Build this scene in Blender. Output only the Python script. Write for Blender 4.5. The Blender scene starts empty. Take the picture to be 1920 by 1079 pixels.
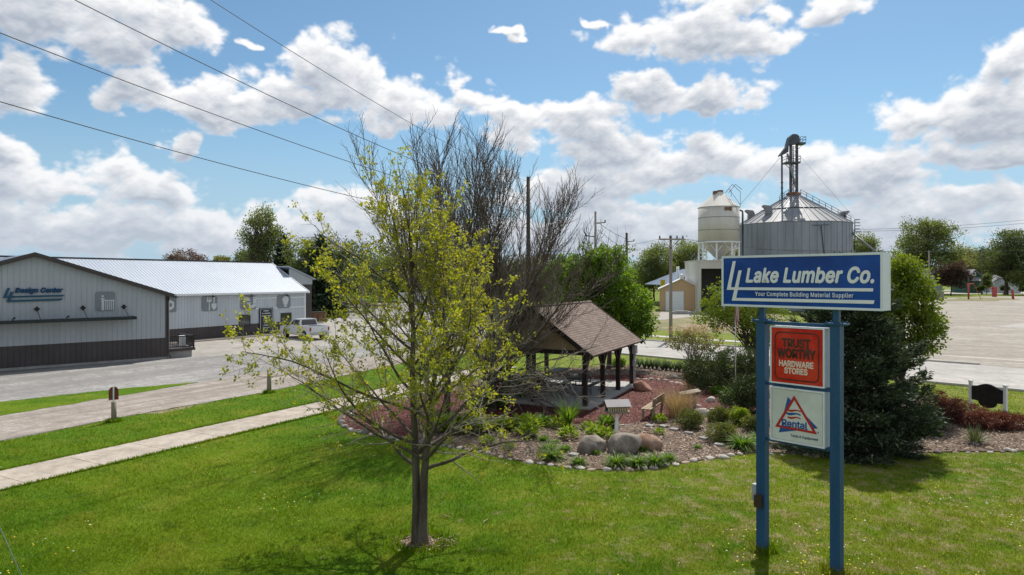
import bpy, bmesh, math, random
import numpy as np
from mathutils import Vector, Matrix
from mathutils.geometry import tessellate_polygon

R = math.radians
PI = math.pi
SC = bpy.context.scene
COL = SC.collection

# ------------------------------------------------------------------ camera
CAM_H, FPX, HOR = 5.7, 1280.0, 522.0     # eye height (m), focal length and horizon row on a 1920 px wide frame
cam_data = bpy.data.cameras.new("camera")
cam_data.sensor_width = 36.0
cam_data.lens = 36.0 * FPX / 1920.0
cam_data.shift_y = (HOR - 539.5) / 1920.0
cam_data.clip_start = 0.1
cam_data.clip_end = 4000.0
camera = bpy.data.objects.new("camera", cam_data)
camera.location = (0, 0, CAM_H)
camera.rotation_euler = (R(90), 0, 0)
COL.objects.link(camera)
SC.camera = camera

# ------------------------------------------------------------------ light
SUN_AZ, SUN_EL = R(21.0), R(54.0)        # azimuth from +Y towards +X
sun_data = bpy.data.lights.new("sun", 'SUN')
sun_data.energy = 4.7
sun_data.angle = R(0.53)
sun_data.color = (1.0, 0.95, 0.87)
sun = bpy.data.objects.new("sun", sun_data)
sun_dir = Vector((math.sin(SUN_AZ) * math.cos(SUN_EL), math.cos(SUN_AZ) * math.cos(SUN_EL), math.sin(SUN_EL)))
sun.rotation_euler = (-sun_dir).to_track_quat('-Z', 'Y').to_euler()
sun.location = sun_dir * 60
COL.objects.link(sun)

SC.view_settings.view_transform = 'Standard'
SC.view_settings.look = 'None'
SC.view_settings.exposure = 0.12
SC.view_settings.gamma = 1.0
try:
    SC.view_settings.use_curve_mapping = False
except Exception:
    pass
SC.cycles.max_bounces = 8
SC.cycles.transparent_max_bounces = 8
SC.cycles.caustics_reflective = False
SC.cycles.caustics_refractive = False


# ------------------------------------------------------------------ node helpers
class NT:
    def __init__(s, tree):
        s.t = tree
        s.n = tree.nodes
        s.l = tree.links

    def new(s, kind, **kw):
        n = s.n.new(kind)
        for k, v in kw.items():
            setattr(n, k, v)
        return n

    def put(s, sock, v):
        if v is None:
            return
        if hasattr(v, 'is_output') or isinstance(v, bpy.types.NodeSocket):
            s.l.new(v, sock)
        else:
            try:
                sock.default_value = v
            except Exception:
                sock.default_value = (v, v, v)

    def math(s, op, a, b=None, c=None, clamp=False):
        n = s.new('ShaderNodeMath', operation=op)
        n.use_clamp = clamp
        s.put(n.inputs[0], a)
        s.put(n.inputs[1], b)
        s.put(n.inputs[2], c)
        return n.outputs[0]

    def vmath(s, op, a, b=None, scale=None):
        n = s.new('ShaderNodeVectorMath', operation=op)
        s.put(n.inputs[0], a)
        s.put(n.inputs[1], b)
        if scale is not None:
            s.put(n.inputs['Scale'], scale)
        return n.outputs['Value'] if op in ('LENGTH', 'DOT_PRODUCT', 'DISTANCE') else n.outputs['Vector']

    def mix(s, f, a, b, mode='MIX'):
        n = s.new('ShaderNodeMix', data_type='RGBA', blend_type=mode)
        s.put(n.inputs[0], f)
        for i, v in ((6, a), (7, b)):
            if isinstance(v, (tuple, list)):
                n.inputs[i].default_value = (*v[:3], 1.0)
            else:
                s.put(n.inputs[i], v)
        return n.outputs[2]

    def step(s, v, lo, hi, smooth=True):
        n = s.new('ShaderNodeMapRange', interpolation_type='SMOOTHSTEP' if smooth else 'LINEAR')
        s.put(n.inputs[0], v)
        n.inputs[1].default_value = lo
        n.inputs[2].default_value = hi
        n.inputs[3].default_value = 0.0
        n.inputs[4].default_value = 1.0
        return n.outputs[0]

    def noise(s, vec, scale, detail=4, rough=0.55, dist=0.0, out='Fac'):
        n = s.new('ShaderNodeTexNoise')
        s.put(n.inputs['Vector'], vec)
        n.inputs['Scale'].default_value = scale
        n.inputs['Detail'].default_value = detail
        n.inputs['Roughness'].default_value = rough
        n.inputs['Distortion'].default_value = dist
        return n.outputs[out]


# ------------------------------------------------------------------ sky (all of it by direction)
world = bpy.data.worlds.new("World")
SC.world = world
world.use_nodes = True

CLOUDS = [  # where each cumulus hangs and how far it spreads: written as frame pixels, turned into azimuth / elevation
    (100, 10, 330, 100), (330, 40, 110, 70), (190, 90, 120, 60), (40, 150, 110, 80),
    (290, 190, 150, 50), (420, 215, 130, 50), (520, 190, 150, 70), (640, 150, 110, 90), (760, 195, 110, 75), (880, 188, 75, 26),
    (480, 78, 26, 14), (948, 60, 34, 10), (320, 275, 48, 48),
    (15, 275, 60, 50), (215, 325, 70, 55), (100, 345, 130, 55), (0, 340, 90, 70), (290, 360, 170, 50), (300, 440, 800, 70), (640, 400, 160, 50),
    (1200, 75, 100, 70), (1320, 65, 130, 80), (1420, 80, 75, 48), (1380, 15, 90, 45), (1560, 20, 120, 45), (1110, 40, 26, 12),
    (1310, 190, 170, 48), (1220, 170, 70, 36), (1000, 240, 140, 50), (1090, 235, 95, 55), (940, 212, 70, 28), (1130, 275, 110, 70),
    (1300, 315, 270, 66), (1500, 300, 130, 45), (1600, 330, 160, 60), (1770, 395, 260, 66), (1100, 355, 220, 66),
    (1860, 210, 200, 90), (1910, 120, 110, 85), (1760, 212, 110, 46), (1850, 290, 170, 46), (1400, 440, 900, 70),
    (2200, 260, 260, 120), (-280, 300, 240, 110), (300, -220, 300, 120), (1300, -260, 320, 90),
]


AZ0, AZ1, EL0, EL1 = R(-72), R(72), R(-2), R(46)


def perlin(x, y, seed, per=512):
    """Gradient noise on a lattice, in about -1..1."""
    rg = np.random.default_rng(seed)
    ang = rg.random((per, per)) * 2 * PI
    gx, gy = np.cos(ang).astype(np.float32), np.sin(ang).astype(np.float32)
    xi, yi = np.floor(x).astype(np.int32), np.floor(y).astype(np.int32)
    fx, fy = (x - xi).astype(np.float32), (y - yi).astype(np.float32)
    x0, x1, y0, y1 = xi % per, (xi + 1) % per, yi % per, (yi + 1) % per
    u, v = fx * fx * fx * (fx * (fx * 6 - 15) + 10), fy * fy * fy * (fy * (fy * 6 - 15) + 10)
    n00 = gx[y0, x0] * fx + gy[y0, x0] * fy
    n10 = gx[y0, x1] * (fx - 1) + gy[y0, x1] * fy
    n01 = gx[y1, x0] * fx + gy[y1, x0] * (fy - 1)
    n11 = gx[y1, x1] * (fx - 1) + gy[y1, x1] * (fy - 1)
    a = n00 + u * (n10 - n00)
    return (a + v * (n01 + u * (n11 - n01) - a)) * 1.45


def fbm(x, y, seed, octv, gain=0.5, lac=2.03, billow=False):
    t, a, f, nrm = 0, 1.0, 1.0, 0.0
    for o in range(octv):
        n = perlin(x * f + 11.3 * o, y * f + 7.7 * o, seed + o)
        t = t + a * (np.abs(n) * 2 - 0.75 if billow else n)
        nrm += a
        a *= gain
        f *= lac
    return t / nrm


def cloud_cover(W=2560, H=860):
    """Cumulus cover computed over azimuth and elevation: light reaching each cloud, and how opaque it is."""
    az = np.linspace(AZ0, AZ1, W, dtype=np.float32)[None, :].repeat(H, 0)
    el = np.linspace(EL0, EL1, H, dtype=np.float32)[:, None].repeat(W, 1)
    sx, sy = az * 9.0, el * 14.0
    wx = fbm(sx, sy, 40, 3) * 0.055 + fbm(sx * 4, sy * 4, 50, 3) * 0.014
    wy = fbm(sx, sy, 60, 3) * 0.030 + fbm(sx * 4, sy * 4, 70, 3) * 0.010
    qa, qe = az + wx, el + wy
    macro = np.full((H, W), -9.0, np.float32)
    for (px, py, rx, ry) in CLOUDS:
        a0 = math.atan2(px - 960.0, FPX)
        e0 = math.atan2((HOR - py), math.hypot(FPX, px - 960.0))
        ra, re = rx / FPX * math.cos(a0) ** 2, ry / FPX * math.cos(a0)
        dy = (qe - e0) / re
        dy = np.where(dy < 0, dy * 1.35, dy)              # flatter undersides
        d = 1.0 - np.sqrt(((qa - a0) / ra) ** 2 + dy ** 2)
        k = 0.22
        h = np.clip(0.5 + 0.5 * (d - macro) / k, 0, 1)    # soft union
        macro = macro * (1 - h) + d * h + k * h * (1 - h)
    macro = np.clip(macro, -1.1, 0.75)
    lowf = np.clip((el - 0.02) / 0.16, 0, 1)
    b1 = fbm(az * 16, el * 22, 80, 7, 0.55, billow=True)
    b2 = fbm(az * 13 + 5, el * (26 - 8 * lowf), 90, 6, 0.55)
    dens = macro * 0.95 + 0.46 * b1 + 0.54 * b2
    dens += 0.10 * (1 - lowf) - 0.01
    T = np.clip(dens, 0, 1.2)
    px_el = (EL1 - EL0) / H
    # optical depth towards the light (upwards, a little towards the sun's side)
    tau = np.zeros_like(T)
    for i, (step, wgt) in enumerate(((0.004, .9), (0.010, 1.0), (0.019, 1.1), (0.032, 1.2), (0.050, 1.2), (0.075, 1.0))):
        sh = max(1, int(step / px_el)); sw = int(step * 0.35 / ((AZ1 - AZ0) / W))
        r = np.zeros_like(T)
        r[:-sh, :W - sw] = T[sh:, sw:]
        tau += wgt * r
    lit = np.exp(-0.56 * np.clip(tau - 0.45, 0, None))
    sh = 2
    g = np.zeros_like(T); g[:-sh] = dens[:-sh] - dens[sh:]
    g2 = np.zeros_like(T); g2[:-7, :-3] = dens[:-7, :-3] - dens[7:, 3:]
    lit = np.clip(lit + 0.75 * np.clip(g, -.5, .5) + 0.60 * np.clip(g2, -.6, .6), 0, 1)
    lit = np.where(T < 0.35, lit + (0.35 - T) * 0.9 * (1 - lit), lit)   # thin edges glow
    alpha = np.clip((dens + 0.06) / 0.36, 0, 1)
    alpha = alpha * alpha * (3 - 2 * alpha)
    edge = np.minimum(np.clip((az - AZ0) / 0.15, 0, 1), np.clip((AZ1 - az) / 0.15, 0, 1)) * np.clip((EL1 - el) / 0.12, 0, 1)
    img = np.zeros((H, W, 4), np.float32)
    img[..., 0] = lit
    img[..., 1] = alpha * edge
    img[..., 3] = 1
    im = bpy.data.images.new("cloud_cover", W, H, alpha=False, float_buffer=True)
    im.colorspace_settings.name = 'Non-Color'
    im.pixels.foreach_set(img.ravel())
    im.update()
    im.pack()
    return im


def cloud_rest(W=1024, H=256):  # random clouds out of view, added to lift the fill light
    """Broken cumulus over the rest of the sky, on a flat layer seen from below."""
    az = np.linspace(-PI, PI, W, dtype=np.float32)[None, :].repeat(H, 0)
    el = np.linspace(0, PI / 2, H, dtype=np.float32)[:, None].repeat(W, 1)
    q = 1.0 / np.tan(np.clip(el, 0.06, 1.57))
    x, y = np.sin(az) * q, np.cos(az) * q
    d = fbm(x * 1.1 + 20, y * 1.1 + 20, 130, 6, 0.55) * 1.5 + 0.16
    front = np.clip((np.abs(az) - R(60)) / 0.2, 0, 1)
    d = d * np.maximum(front, np.clip((el - R(38)) / 0.2, 0, 1))
    sund = np.arccos(np.clip(np.sin(el) * math.sin(SUN_EL) + np.cos(el) * math.cos(SUN_EL) * np.cos(az - SUN_AZ), -1, 1))
    d = d * np.clip((sund - 0.10) / 0.15, 0, 1)           # the sun shines through a gap
    a = np.clip(d / 0.25, 0, 1)
    img = np.zeros((H, W, 4), np.float32)
    img[..., 0] = np.clip(1.05 - 0.5 * d, 0.3, 1)
    img[..., 1] = a * a * (3 - 2 * a)
    img[..., 3] = 1
    im = bpy.data.images.new("cloud_cover_rest", W, H, alpha=False, float_buffer=True)
    im.colorspace_settings.name = 'Non-Color'
    im.pixels.foreach_set(img.ravel())
    im.update()
    im.pack()
    return im


def build_world():
    k = NT(world.node_tree)
    k.n.clear()
    out = k.new('ShaderNodeOutputWorld')
    bg = k.new('ShaderNodeBackground')
    bg.inputs['Strength'].default_value = 0.1
    k.l.new(bg.outputs[0], out.inputs['Surface'])
    sky = k.new('ShaderNodeTexSky', sky_type='NISHITA')
    sky.sun_disc = False
    sky.sun_elevation = SUN_EL
    sky.sun_rotation = SUN_AZ
    sky.altitude = 250.0
    sky.air_density = 1.0
    sky.dust_density = 0.6
    sky.ozone_density = 2.0
    tc = k.new('ShaderNodeTexCoord')
    sep = k.new('ShaderNodeSeparateXYZ')
    k.l.new(tc.outputs['Generated'], sep.inputs[0])
    az = k.math('ARCTAN2', sep.outputs[0], sep.outputs[1])
    el = k.math('ARCSINE', sep.outputs[2])
    cmb = k.new('ShaderNodeCombineXYZ')
    k.put(cmb.inputs[0], k.math('DIVIDE', k.math('SUBTRACT', az, AZ0), AZ1 - AZ0))
    k.put(cmb.inputs[1], k.math('DIVIDE', k.math('SUBTRACT', el, EL0), EL1 - EL0))
    tex = k.new('ShaderNodeTexImage', interpolation='Cubic', extension='CLIP')
    tex.image = cloud_cover()
    k.put(tex.inputs[0], cmb.outputs[0])
    sp = k.new('ShaderNodeSeparateColor')
    k.l.new(tex.outputs['Color'], sp.inputs[0])
    lit, alpha = sp.outputs[0], sp.outputs[1]
    cc = k.mix(lit, CLOUD_GREY, CLOUD_WHITE)
    low = k.step(el, 0.0, 0.20)                         # far clouds near the horizon are paler and bluer
    cc = k.mix(k.math('SUBTRACT', 0.5, k.math('MULTIPLY', low, 0.5)), cc, (5.2, 5.9, 6.8))
    skyc = k.mix(1.0, sky.outputs[0], SKY_TINT, 'MULTIPLY')
    hz = k.step(el, 0.0, 0.26)
    skyc = k.mix(k.math('SUBTRACT', 0.85, k.math('MULTIPLY', hz, 0.85)), skyc, (3.9, 5.4, 7.0))
    cm2 = k.new('ShaderNodeCombineXYZ')
    k.put(cm2.inputs[0], k.math('DIVIDE', k.math('ADD', az, PI), 2 * PI))
    k.put(cm2.inputs[1], k.math('DIVIDE', el, PI / 2))
    tx2 = k.new('ShaderNodeTexImage', interpolation='Linear', extension='EXTEND')
    tx2.image = cloud_rest()
    k.put(tx2.inputs[0], cm2.outputs[0])
    s2 = k.new('ShaderNodeSeparateColor')
    k.l.new(tx2.outputs['Color'], s2.inputs[0])
    skyc = k.mix(s2.outputs[1], skyc, k.mix(s2.outputs[0], CLOUD_GREY, (8.5, 8.5, 8.6)))
    fin = k.mix(alpha, skyc, cc)
    k.put(bg.inputs['Color'], fin)


CLOUD_GREY, CLOUD_WHITE = (4.0, 4.5, 5.3), (9.3, 9.3, 9.35)
SKY_TINT = (0.78, 0.98, 1.0)
build_world()


# ------------------------------------------------------------------ where things stand
def G(px, py):
    """Ground point that the photograph shows at a pixel of its 1920-wide frame."""
    D = CAM_H * FPX / (py - HOR)
    return ((px - 960.0) / FPX * D, D)


def at(px, py, D):
    return Vector(((px - 960.0) / FPX * D, D, CAM_H - (py - HOR) / FPX * D))


def zat(py, D):
    return CAM_H - (py - HOR) / FPX * D


# ------------------------------------------------------------------ mesh helpers
def fin(o, label=None, cat=None, group=None, kind=None):
    if label: o['label'] = label
    if cat: o['category'] = cat
    if group: o['group'] = group
    if kind: o['kind'] = kind
    return o


def thing(name, label, cat, loc=(0, 0, 0), rotz=0.0, group=None):
    o = bpy.data.objects.new(name, None)
    o.empty_display_size = 0.3
    COL.objects.link(o)
    o.location = loc
    o.rotation_euler = (0, 0, rotz)
    return fin(o, label, cat, group)


class MB:
    """Collects vertices and faces, then links them as ONE mesh object."""

    def __init__(s):
        s.v, s.f, s.m, s.sm = [], [], [], []
        s.mi = 0
        s.smooth = False

    def add(s, vs, fs):
        b = len(s.v)
        s.v += [tuple(x) for x in vs]
        for f in fs:
            s.f.append(tuple(b + i for i in f))
            s.m.append(s.mi)
            s.sm.append(s.smooth)
        return s

    def box(s, x0, x1, y0, y1, z0, z1):
        vs = [(x, y, z) for z in (z0, z1) for y in (y0, y1) for x in (x0, x1)]
        return s.add(vs, [(0, 2, 3, 1), (4, 5, 7, 6), (0, 1, 5, 4), (2, 6, 7, 3), (1, 3, 7, 5), (0, 4, 6, 2)])

    def bar(s, p0, p1, w, h=None, up=(0, 0, 1)):
        """Square bar between two points."""
        h = h or w
        p0, p1 = Vector(p0), Vector(p1)
        d = (p1 - p0).normalized()
        u = Vector(up)
        if abs(d.dot(u)) > 0.98: u = Vector((1, 0, 0))
        a = d.cross(u).normalized() * w / 2
        b = a.cross(d).normalized() * h / 2
        vs = [p + q for p in (p0, p1) for q in (-a - b, a - b, a + b, -a + b)]
        return s.add(vs, [(0, 3, 2, 1), (4, 5, 6, 7), (0, 1, 5, 4), (1, 2, 6, 5), (2, 3, 7, 6), (3, 0, 4, 7)])

    def tube(s, pts, rad, n=6, caps=True):
        pts = [Vector(p) for p in pts]
        if not hasattr(rad, '__len__'): rad = [rad] * len(pts)
        b = len(s.v)
        ref = None
        for i, p in enumerate(pts):
            d = (pts[min(i + 1, len(pts) - 1)] - pts[max(i - 1, 0)])
            d = d.normalized() if d.length > 1e-9 else Vector((0, 0, 1))
            if ref is None:
                ref = d.orthogonal().normalized()
            else:
                ref = ref - d * ref.dot(d)
                ref = ref.normalized() if ref.length > 1e-6 else d.orthogonal().normalized()
            e = d.cross(ref)
            for j in range(n):
                a = 2 * PI * j / n
                q = p + (ref * math.cos(a) + e * math.sin(a)) * rad[i]
                s.v.append((q.x, q.y, q.z))
        for i in range(len(pts) - 1):
            for j in range(n):
                a0, a1 = b + i * n + j, b + i * n + (j + 1) % n
                s.f.append((a0, a1, a1 + n, a0 + n))
                s.m.append(s.mi)
                s.sm.append(True)
        if caps:
            s.f.append(tuple(b + j for j in range(n))[::-1]); s.m.append(s.mi); s.sm.append(False)
            t = b + (len(pts) - 1) * n
            s.f.append(tuple(t + j for j in range(n))); s.m.append(s.mi); s.sm.append(False)
        return s

    def lathe(s, prof, n=32, c=(0, 0), smooth=True):
        b = len(s.v)
        for (r, z) in prof:
            for j in range(n):
                a = 2 * PI * j / n
                s.v.append((c[0] + r * math.cos(a), c[1] + r * math.sin(a), z))
        for i in range(len(prof) - 1):
            for j in range(n):
                a0, a1 = b + i * n + j, b + i * n + (j + 1) % n
                s.f.append((a0, a1, a1 + n, a0 + n)); s.m.append(s.mi); s.sm.append(smooth)
        s.f.append(tuple(b + j for j in range(n))[::-1]); s.m.append(s.mi); s.sm.append(False)
        t = b + (len(prof) - 1) * n
        s.f.append(tuple(t + j for j in range(n))); s.m.append(s.mi); s.sm.append(False)
        return s

    def prism_xz(s, poly, y0, y1):
        """Outline in the x-z plane, given thickness along y."""
        n = len(poly)
        tri = tessellate_polygon([[Vector((x, z, 0)) for x, z in poly]])
        area = sum(poly[i][0] * poly[(i + 1) % n][1] - poly[(i + 1) % n][0] * poly[i][1] for i in range(n))
        vs = [(x, y0, z) for x, z in poly] + [(x, y1, z) for x, z in poly]
        fs = []
        for t in tri:
            a = (poly[t[1]][0] - poly[t[0]][0]) * (poly[t[2]][1] - poly[t[0]][1]) - (poly[t[2]][0] - poly[t[0]][0]) * (poly[t[1]][1] - poly[t[0]][1])
            t = t if a > 0 else (t[0], t[2], t[1])
            fs.append(tuple(t))
            fs.append(tuple(n + i for i in t)[::-1])
        for i in range(n):
            j = (i + 1) % n
            fs.append((i, n + i, n + j, j) if area > 0 else (i, j, n + j, n + i))
        return s.add(vs, fs)

    def build(s, name, mats, parent=None, label=None):
        me = bpy.data.meshes.new(name)
        me.from_pydata(s.v, [], s.f)
        if not isinstance(mats, (list, tuple)): mats = [mats]
        for m in mats: me.materials.append(m)
        me.polygons.foreach_set('material_index', s.m)
        me.polygons.foreach_set('use_smooth', s.sm)
        me.update()
        o = bpy.data.objects.new(name, me)
        COL.objects.link(o)
        if parent is not None: o.parent = parent
        if label: o['label'] = label
        return o


def np_mesh(name, V, F, mats, parent=None, mi=None, smooth=False):
    """Large mesh out of numpy arrays; F is (n, 3) or (n, 4)."""
    V = np.asarray(V, np.float32)
    F = np.asarray(F, np.int32)
    me = bpy.data.meshes.new(name)
    n, k = F.shape
    me.vertices.add(len(V)); me.vertices.foreach_set('co', V.ravel())
    me.loops.add(n * k); me.loops.foreach_set('vertex_index', F.ravel())
    me.polygons.add(n)
    me.polygons.foreach_set('loop_start', np.arange(0, n * k, k, dtype=np.int32))
    if mi is not None: me.polygons.foreach_set('material_index', np.asarray(mi, np.int32))
    me.update(calc_edges=True)
    if smooth: me.polygons.foreach_set('use_smooth', np.ones(n, bool))
    if not isinstance(mats, (list, tuple)): mats = [mats]
    for m in mats: me.materials.append(m)
    o = bpy.data.objects.new(name, me)
    COL.objects.link(o)
    if parent is not None: o.parent = parent
    return o


def smooth_ring(pts, k=6):
    """Closed Catmull-Rom outline through the points."""
    n = len(pts)
    out = []
    for i in range(n):
        p0, p1, p2, p3 = (np.array(pts[(i + j - 1) % n], float) for j in range(4))
        for t in np.linspace(0, 1, k, endpoint=False):
            out.append(tuple(0.5 * ((2 * p1) + (p2 - p0) * t + (2 * p0 - 5 * p1 + 4 * p2 - p3) * t * t + (3 * p1 - p0 - 3 * p2 + p3) * t ** 3)))
    return out


def jag(pts, amp, step, seed):
    """Break a straight outline into an uneven one."""
    rg = random.Random(seed)
    out = []
    n = len(pts)
    for i in range(n):
        a, b = Vector(pts[i]).to_2d(), Vector(pts[(i + 1) % n]).to_2d()
        L = (b - a).length
        k = max(1, int(L / step))
        nr = Vector((-(b - a).y, (b - a).x)) / max(L, 1e-6)
        for j in range(k):
            q = a.lerp(b, j / k) + (nr * rg.uniform(-amp, amp) if j else Vector((0, 0)))
            out.append((q.x, q.y))
    return out


def sheet(name, poly, z, m, kind='structure', thick=0.0):
    """Ground sheet with the given outline (top at z, skirt of the given thickness)."""
    mb = MB()
    n = len(poly)
    tri = tessellate_polygon([[Vector((x, y, 0)) for x, y in poly]])
    fs = []
    for t in tri:
        a = (poly[t[1]][0] - poly[t[0]][0]) * (poly[t[2]][1] - poly[t[0]][1]) - (poly[t[2]][0] - poly[t[0]][0]) * (poly[t[1]][1] - poly[t[0]][1])
        fs.append(tuple(t) if a > 0 else (t[0], t[2], t[1]))
    mb.add([(x, y, z) for x, y in poly], fs)
    if thick:
        area = sum(poly[i][0] * poly[(i + 1) % n][1] - poly[(i + 1) % n][0] * poly[i][1] for i in range(n))
        vs = [(x, y, z) for x, y in poly] + [(x, y, z - thick) for x, y in poly]
        mb.add(vs, [((i, n + i, n + (i + 1) % n, (i + 1) % n) if area > 0 else (i, (i + 1) % n, n + (i + 1) % n, n + i)) for i in range(n)])
    o = mb.build(name, m)
    o['kind'] = kind
    return o


def inside(poly, X, Y):
    poly = np.asarray(poly)
    r = np.zeros(len(X), bool)
    j = len(poly) - 1
    for i in range(len(poly)):
        xi, yi = poly[i]; xj, yj = poly[j]
        c = ((yi > Y) != (yj > Y)) & (X < (xj - xi) * (Y - yi) / (yj - yi + 1e-12) + xi)
        r ^= c
        j = i
    return r


def sign_font():
    """Plain grotesque that ships with Blender; its built-in face if that is missing."""
    try:
        return bpy.data.fonts.load(bpy.utils.resource_path('LOCAL') + '/datafiles/fonts/Inter.woff2', check_existing=True)
    except Exception:
        return None


SIGN_FONT = sign_font()


def text_mb(mb, body, x0, x1, z0, z1, y, depth=0.012, bold=0.02, shear=0.0, spacing=1.0):
    """Lettering fitted into a rectangle of the x-z plane, front face at y, standing out towards -y."""
    c = bpy.data.curves.new('lettering', 'FONT')
    c.body = body
    if SIGN_FONT: c.font = SIGN_FONT
    c.shear = shear
    c.space_character = spacing
    c.resolution_u = 3
    o = bpy.data.objects.new('lettering', c)
    COL.objects.link(o)
    bpy.context.view_layer.update()
    me = bpy.data.meshes.new_from_object(o.evaluated_get(bpy.context.evaluated_depsgraph_get()))
    co = np.array([v.co[:] for v in me.vertices])
    fs = [tuple(p.vertices) for p in me.polygons]
    bpy.data.objects.remove(o)
    bpy.data.curves.remove(c)
    bpy.data.meshes.remove(me)
    lo, hi = co.min(0) - bold, co.max(0) + bold
    kx, kz = (x1 - x0) / (hi[0] - lo[0]), (z1 - z0) / (hi[1] - lo[1])
    n = len(co)
    good = []
    for f in fs:
        a = 0.0
        for i in range(len(f)):
            p, q = f[i], f[(i + 1) % len(f)]
            a += co[p, 0] * co[q, 1] - co[q, 0] * co[p, 1]
        good.append(f if a > 0 else f[::-1])
    edges = set()
    for f in good:
        for i in range(len(f)): edges.add((f[i], f[(i + 1) % len(f)]))
    side = [(e[1], e[0], n + e[0], n + e[1]) for e in edges if (e[1], e[0]) not in edges]
    strikes = [(0.0, 0.0)] + ([(bold * math.cos(i * PI / 4), bold * math.sin(i * PI / 4)) for i in range(8)] if bold else [])
    for i, (dx, dz) in enumerate(strikes):               # heavier strokes: the letter cut a little larger all round
        X = x0 + (co[:, 0] + dx - lo[0]) * kx
        Z = z0 + (co[:, 1] + dz - lo[1]) * kz
        yf = y - depth + i * 0.0003
        mb.add([(X[j], yf, Z[j]) for j in range(n)] + [(X[j], y, Z[j]) for j in range(n)], good + side)
    return mb


def rrect(x0, x1, z0, z1, r, n=5):
    out = []
    for cx, cz, a in ((x1 - r, z0 + r, -90), (x1 - r, z1 - r, 0), (x0 + r, z1 - r, 90), (x0 + r, z0 + r, 180)):
        for i in range(n + 1):
            t = R(a + 90 * i / n)
            out.append((cx + r * math.cos(t), cz + r * math.sin(t)))
    return out


# ------------------------------------------------------------------ materials
def mat(name, c1, c2=None, rough=0.7, scale=4.0, bump=0.0, bscale=None, metal=0.0, detail=5, stretch=None, fine=0.0, spec=0.4, extra=None, blotch=0.0):
    """Principled surface: two tones mixed by noise in object space, optional bump and fine grain."""
    m = bpy.data.materials.new(name)
    m.use_nodes = True
    k = NT(m.node_tree)
    b = k.n['Principled BSDF']
    tc = k.new('ShaderNodeTexCoord')
    v = tc.outputs['Object']
    if stretch: v = k.vmath('MULTIPLY', v, stretch)
    f = k.noise(v, scale, detail, 0.6)
    col = k.mix(k.step(f, 0.3, 0.7), c1, c2 or c1)
    if fine:
        g = k.noise(v, scale * 17, 3, 0.7)
        dk = tuple(x * (1 - fine) for x in (1, 1, 1))
        lt = tuple(1 + fine * 0.6 for _ in range(3))
        col = k.mix(1.0, col, k.mix(k.step(g, 0.25, 0.75), dk, lt), 'MULTIPLY')
    if blotch:
        q = k.noise(v, blotch, 6, 0.7, 0.6)
        col = k.mix(1.0, col, k.mix(k.step(q, 0.30, 0.62), (0.74, 0.73, 0.72), (1.08, 1.08, 1.08)), 'MULTIPLY')
        q2 = k.noise(v, blotch * 0.23, 4, 0.6, 1.0)
        col = k.mix(k.math('MULTIPLY', k.step(q2, 0.60, 0.72), 0.35), col, tuple(x * 0.55 for x in c1))
    if extra: col = extra(k, v, col)
    k.put(b.inputs['Base Color'], col)
    b.inputs['Roughness'].default_value = rough
    b.inputs['Metallic'].default_value = metal
    b.inputs['Specular IOR Level'].default_value = spec
    if bump:
        bn = k.new('ShaderNodeBump')
        bn.inputs['Strength'].default_value = bump
        bn.inputs['Distance'].default_value = 0.03
        k.put(bn.inputs['Height'], k.noise(v, bscale or scale * 6, 4, 0.65))
        k.l.new(bn.outputs[0], b.inputs['Normal'])
    return m


def leaf_mat(name, a, b_, c=None, trans=0.45, patch=0.5, gloss=0.25):
    """Leaves: every leaf its own tone, patches of tone through the crown, light passing through."""
    m = bpy.data.materials.new(name)
    m.use_nodes = True
    k = NT(m.node_tree)
    k.n.clear()
    out = k.new('ShaderNodeOutputMaterial')
    geo = k.new('ShaderNodeNewGeometry')
    tc = k.new('ShaderNodeTexCoord')
    rnd = geo.outputs['Random Per Island']
    n = k.step(k.noise(tc.outputs['Object'], patch, 3, 0.6), 0.35, 0.65)
    f = k.math('ADD', k.math('MULTIPLY', rnd, 0.6), k.math('MULTIPLY', n, 0.4), clamp=True)
    col = k.mix(f, a, b_)
    if c is not None:
        col = k.mix(k.step(rnd, 0.80, 0.97), col, c)
    df = k.new('ShaderNodeBsdfDiffuse')
    tr = k.new('ShaderNodeBsdfTranslucent')
    k.put(df.inputs[0], col)
    k.put(tr.inputs[0], k.mix(1.0, col, (1.25, 1.2, 0.55), 'MULTIPLY'))
    mx = k.new('ShaderNodeMixShader')
    mx.inputs[0].default_value = trans
    k.l.new(df.outputs[0], mx.inputs[1]); k.l.new(tr.outputs[0], mx.inputs[2])
    gl = k.new('ShaderNodeBsdfGlossy')
    gl.inputs['Roughness'].default_value = 0.5
    gl.inputs[0].default_value = (1, 1, 1, 1)
    m2 = k.new('ShaderNodeMixShader')
    m2.inputs[0].default_value = 0.03 * gloss / 0.25
    k.l.new(mx.outputs[0], m2.inputs[1]); k.l.new(gl.outputs[0], m2.inputs[2])
    k.l.new(m2.outputs[0], out.inputs['Surface'])
    return m


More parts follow.
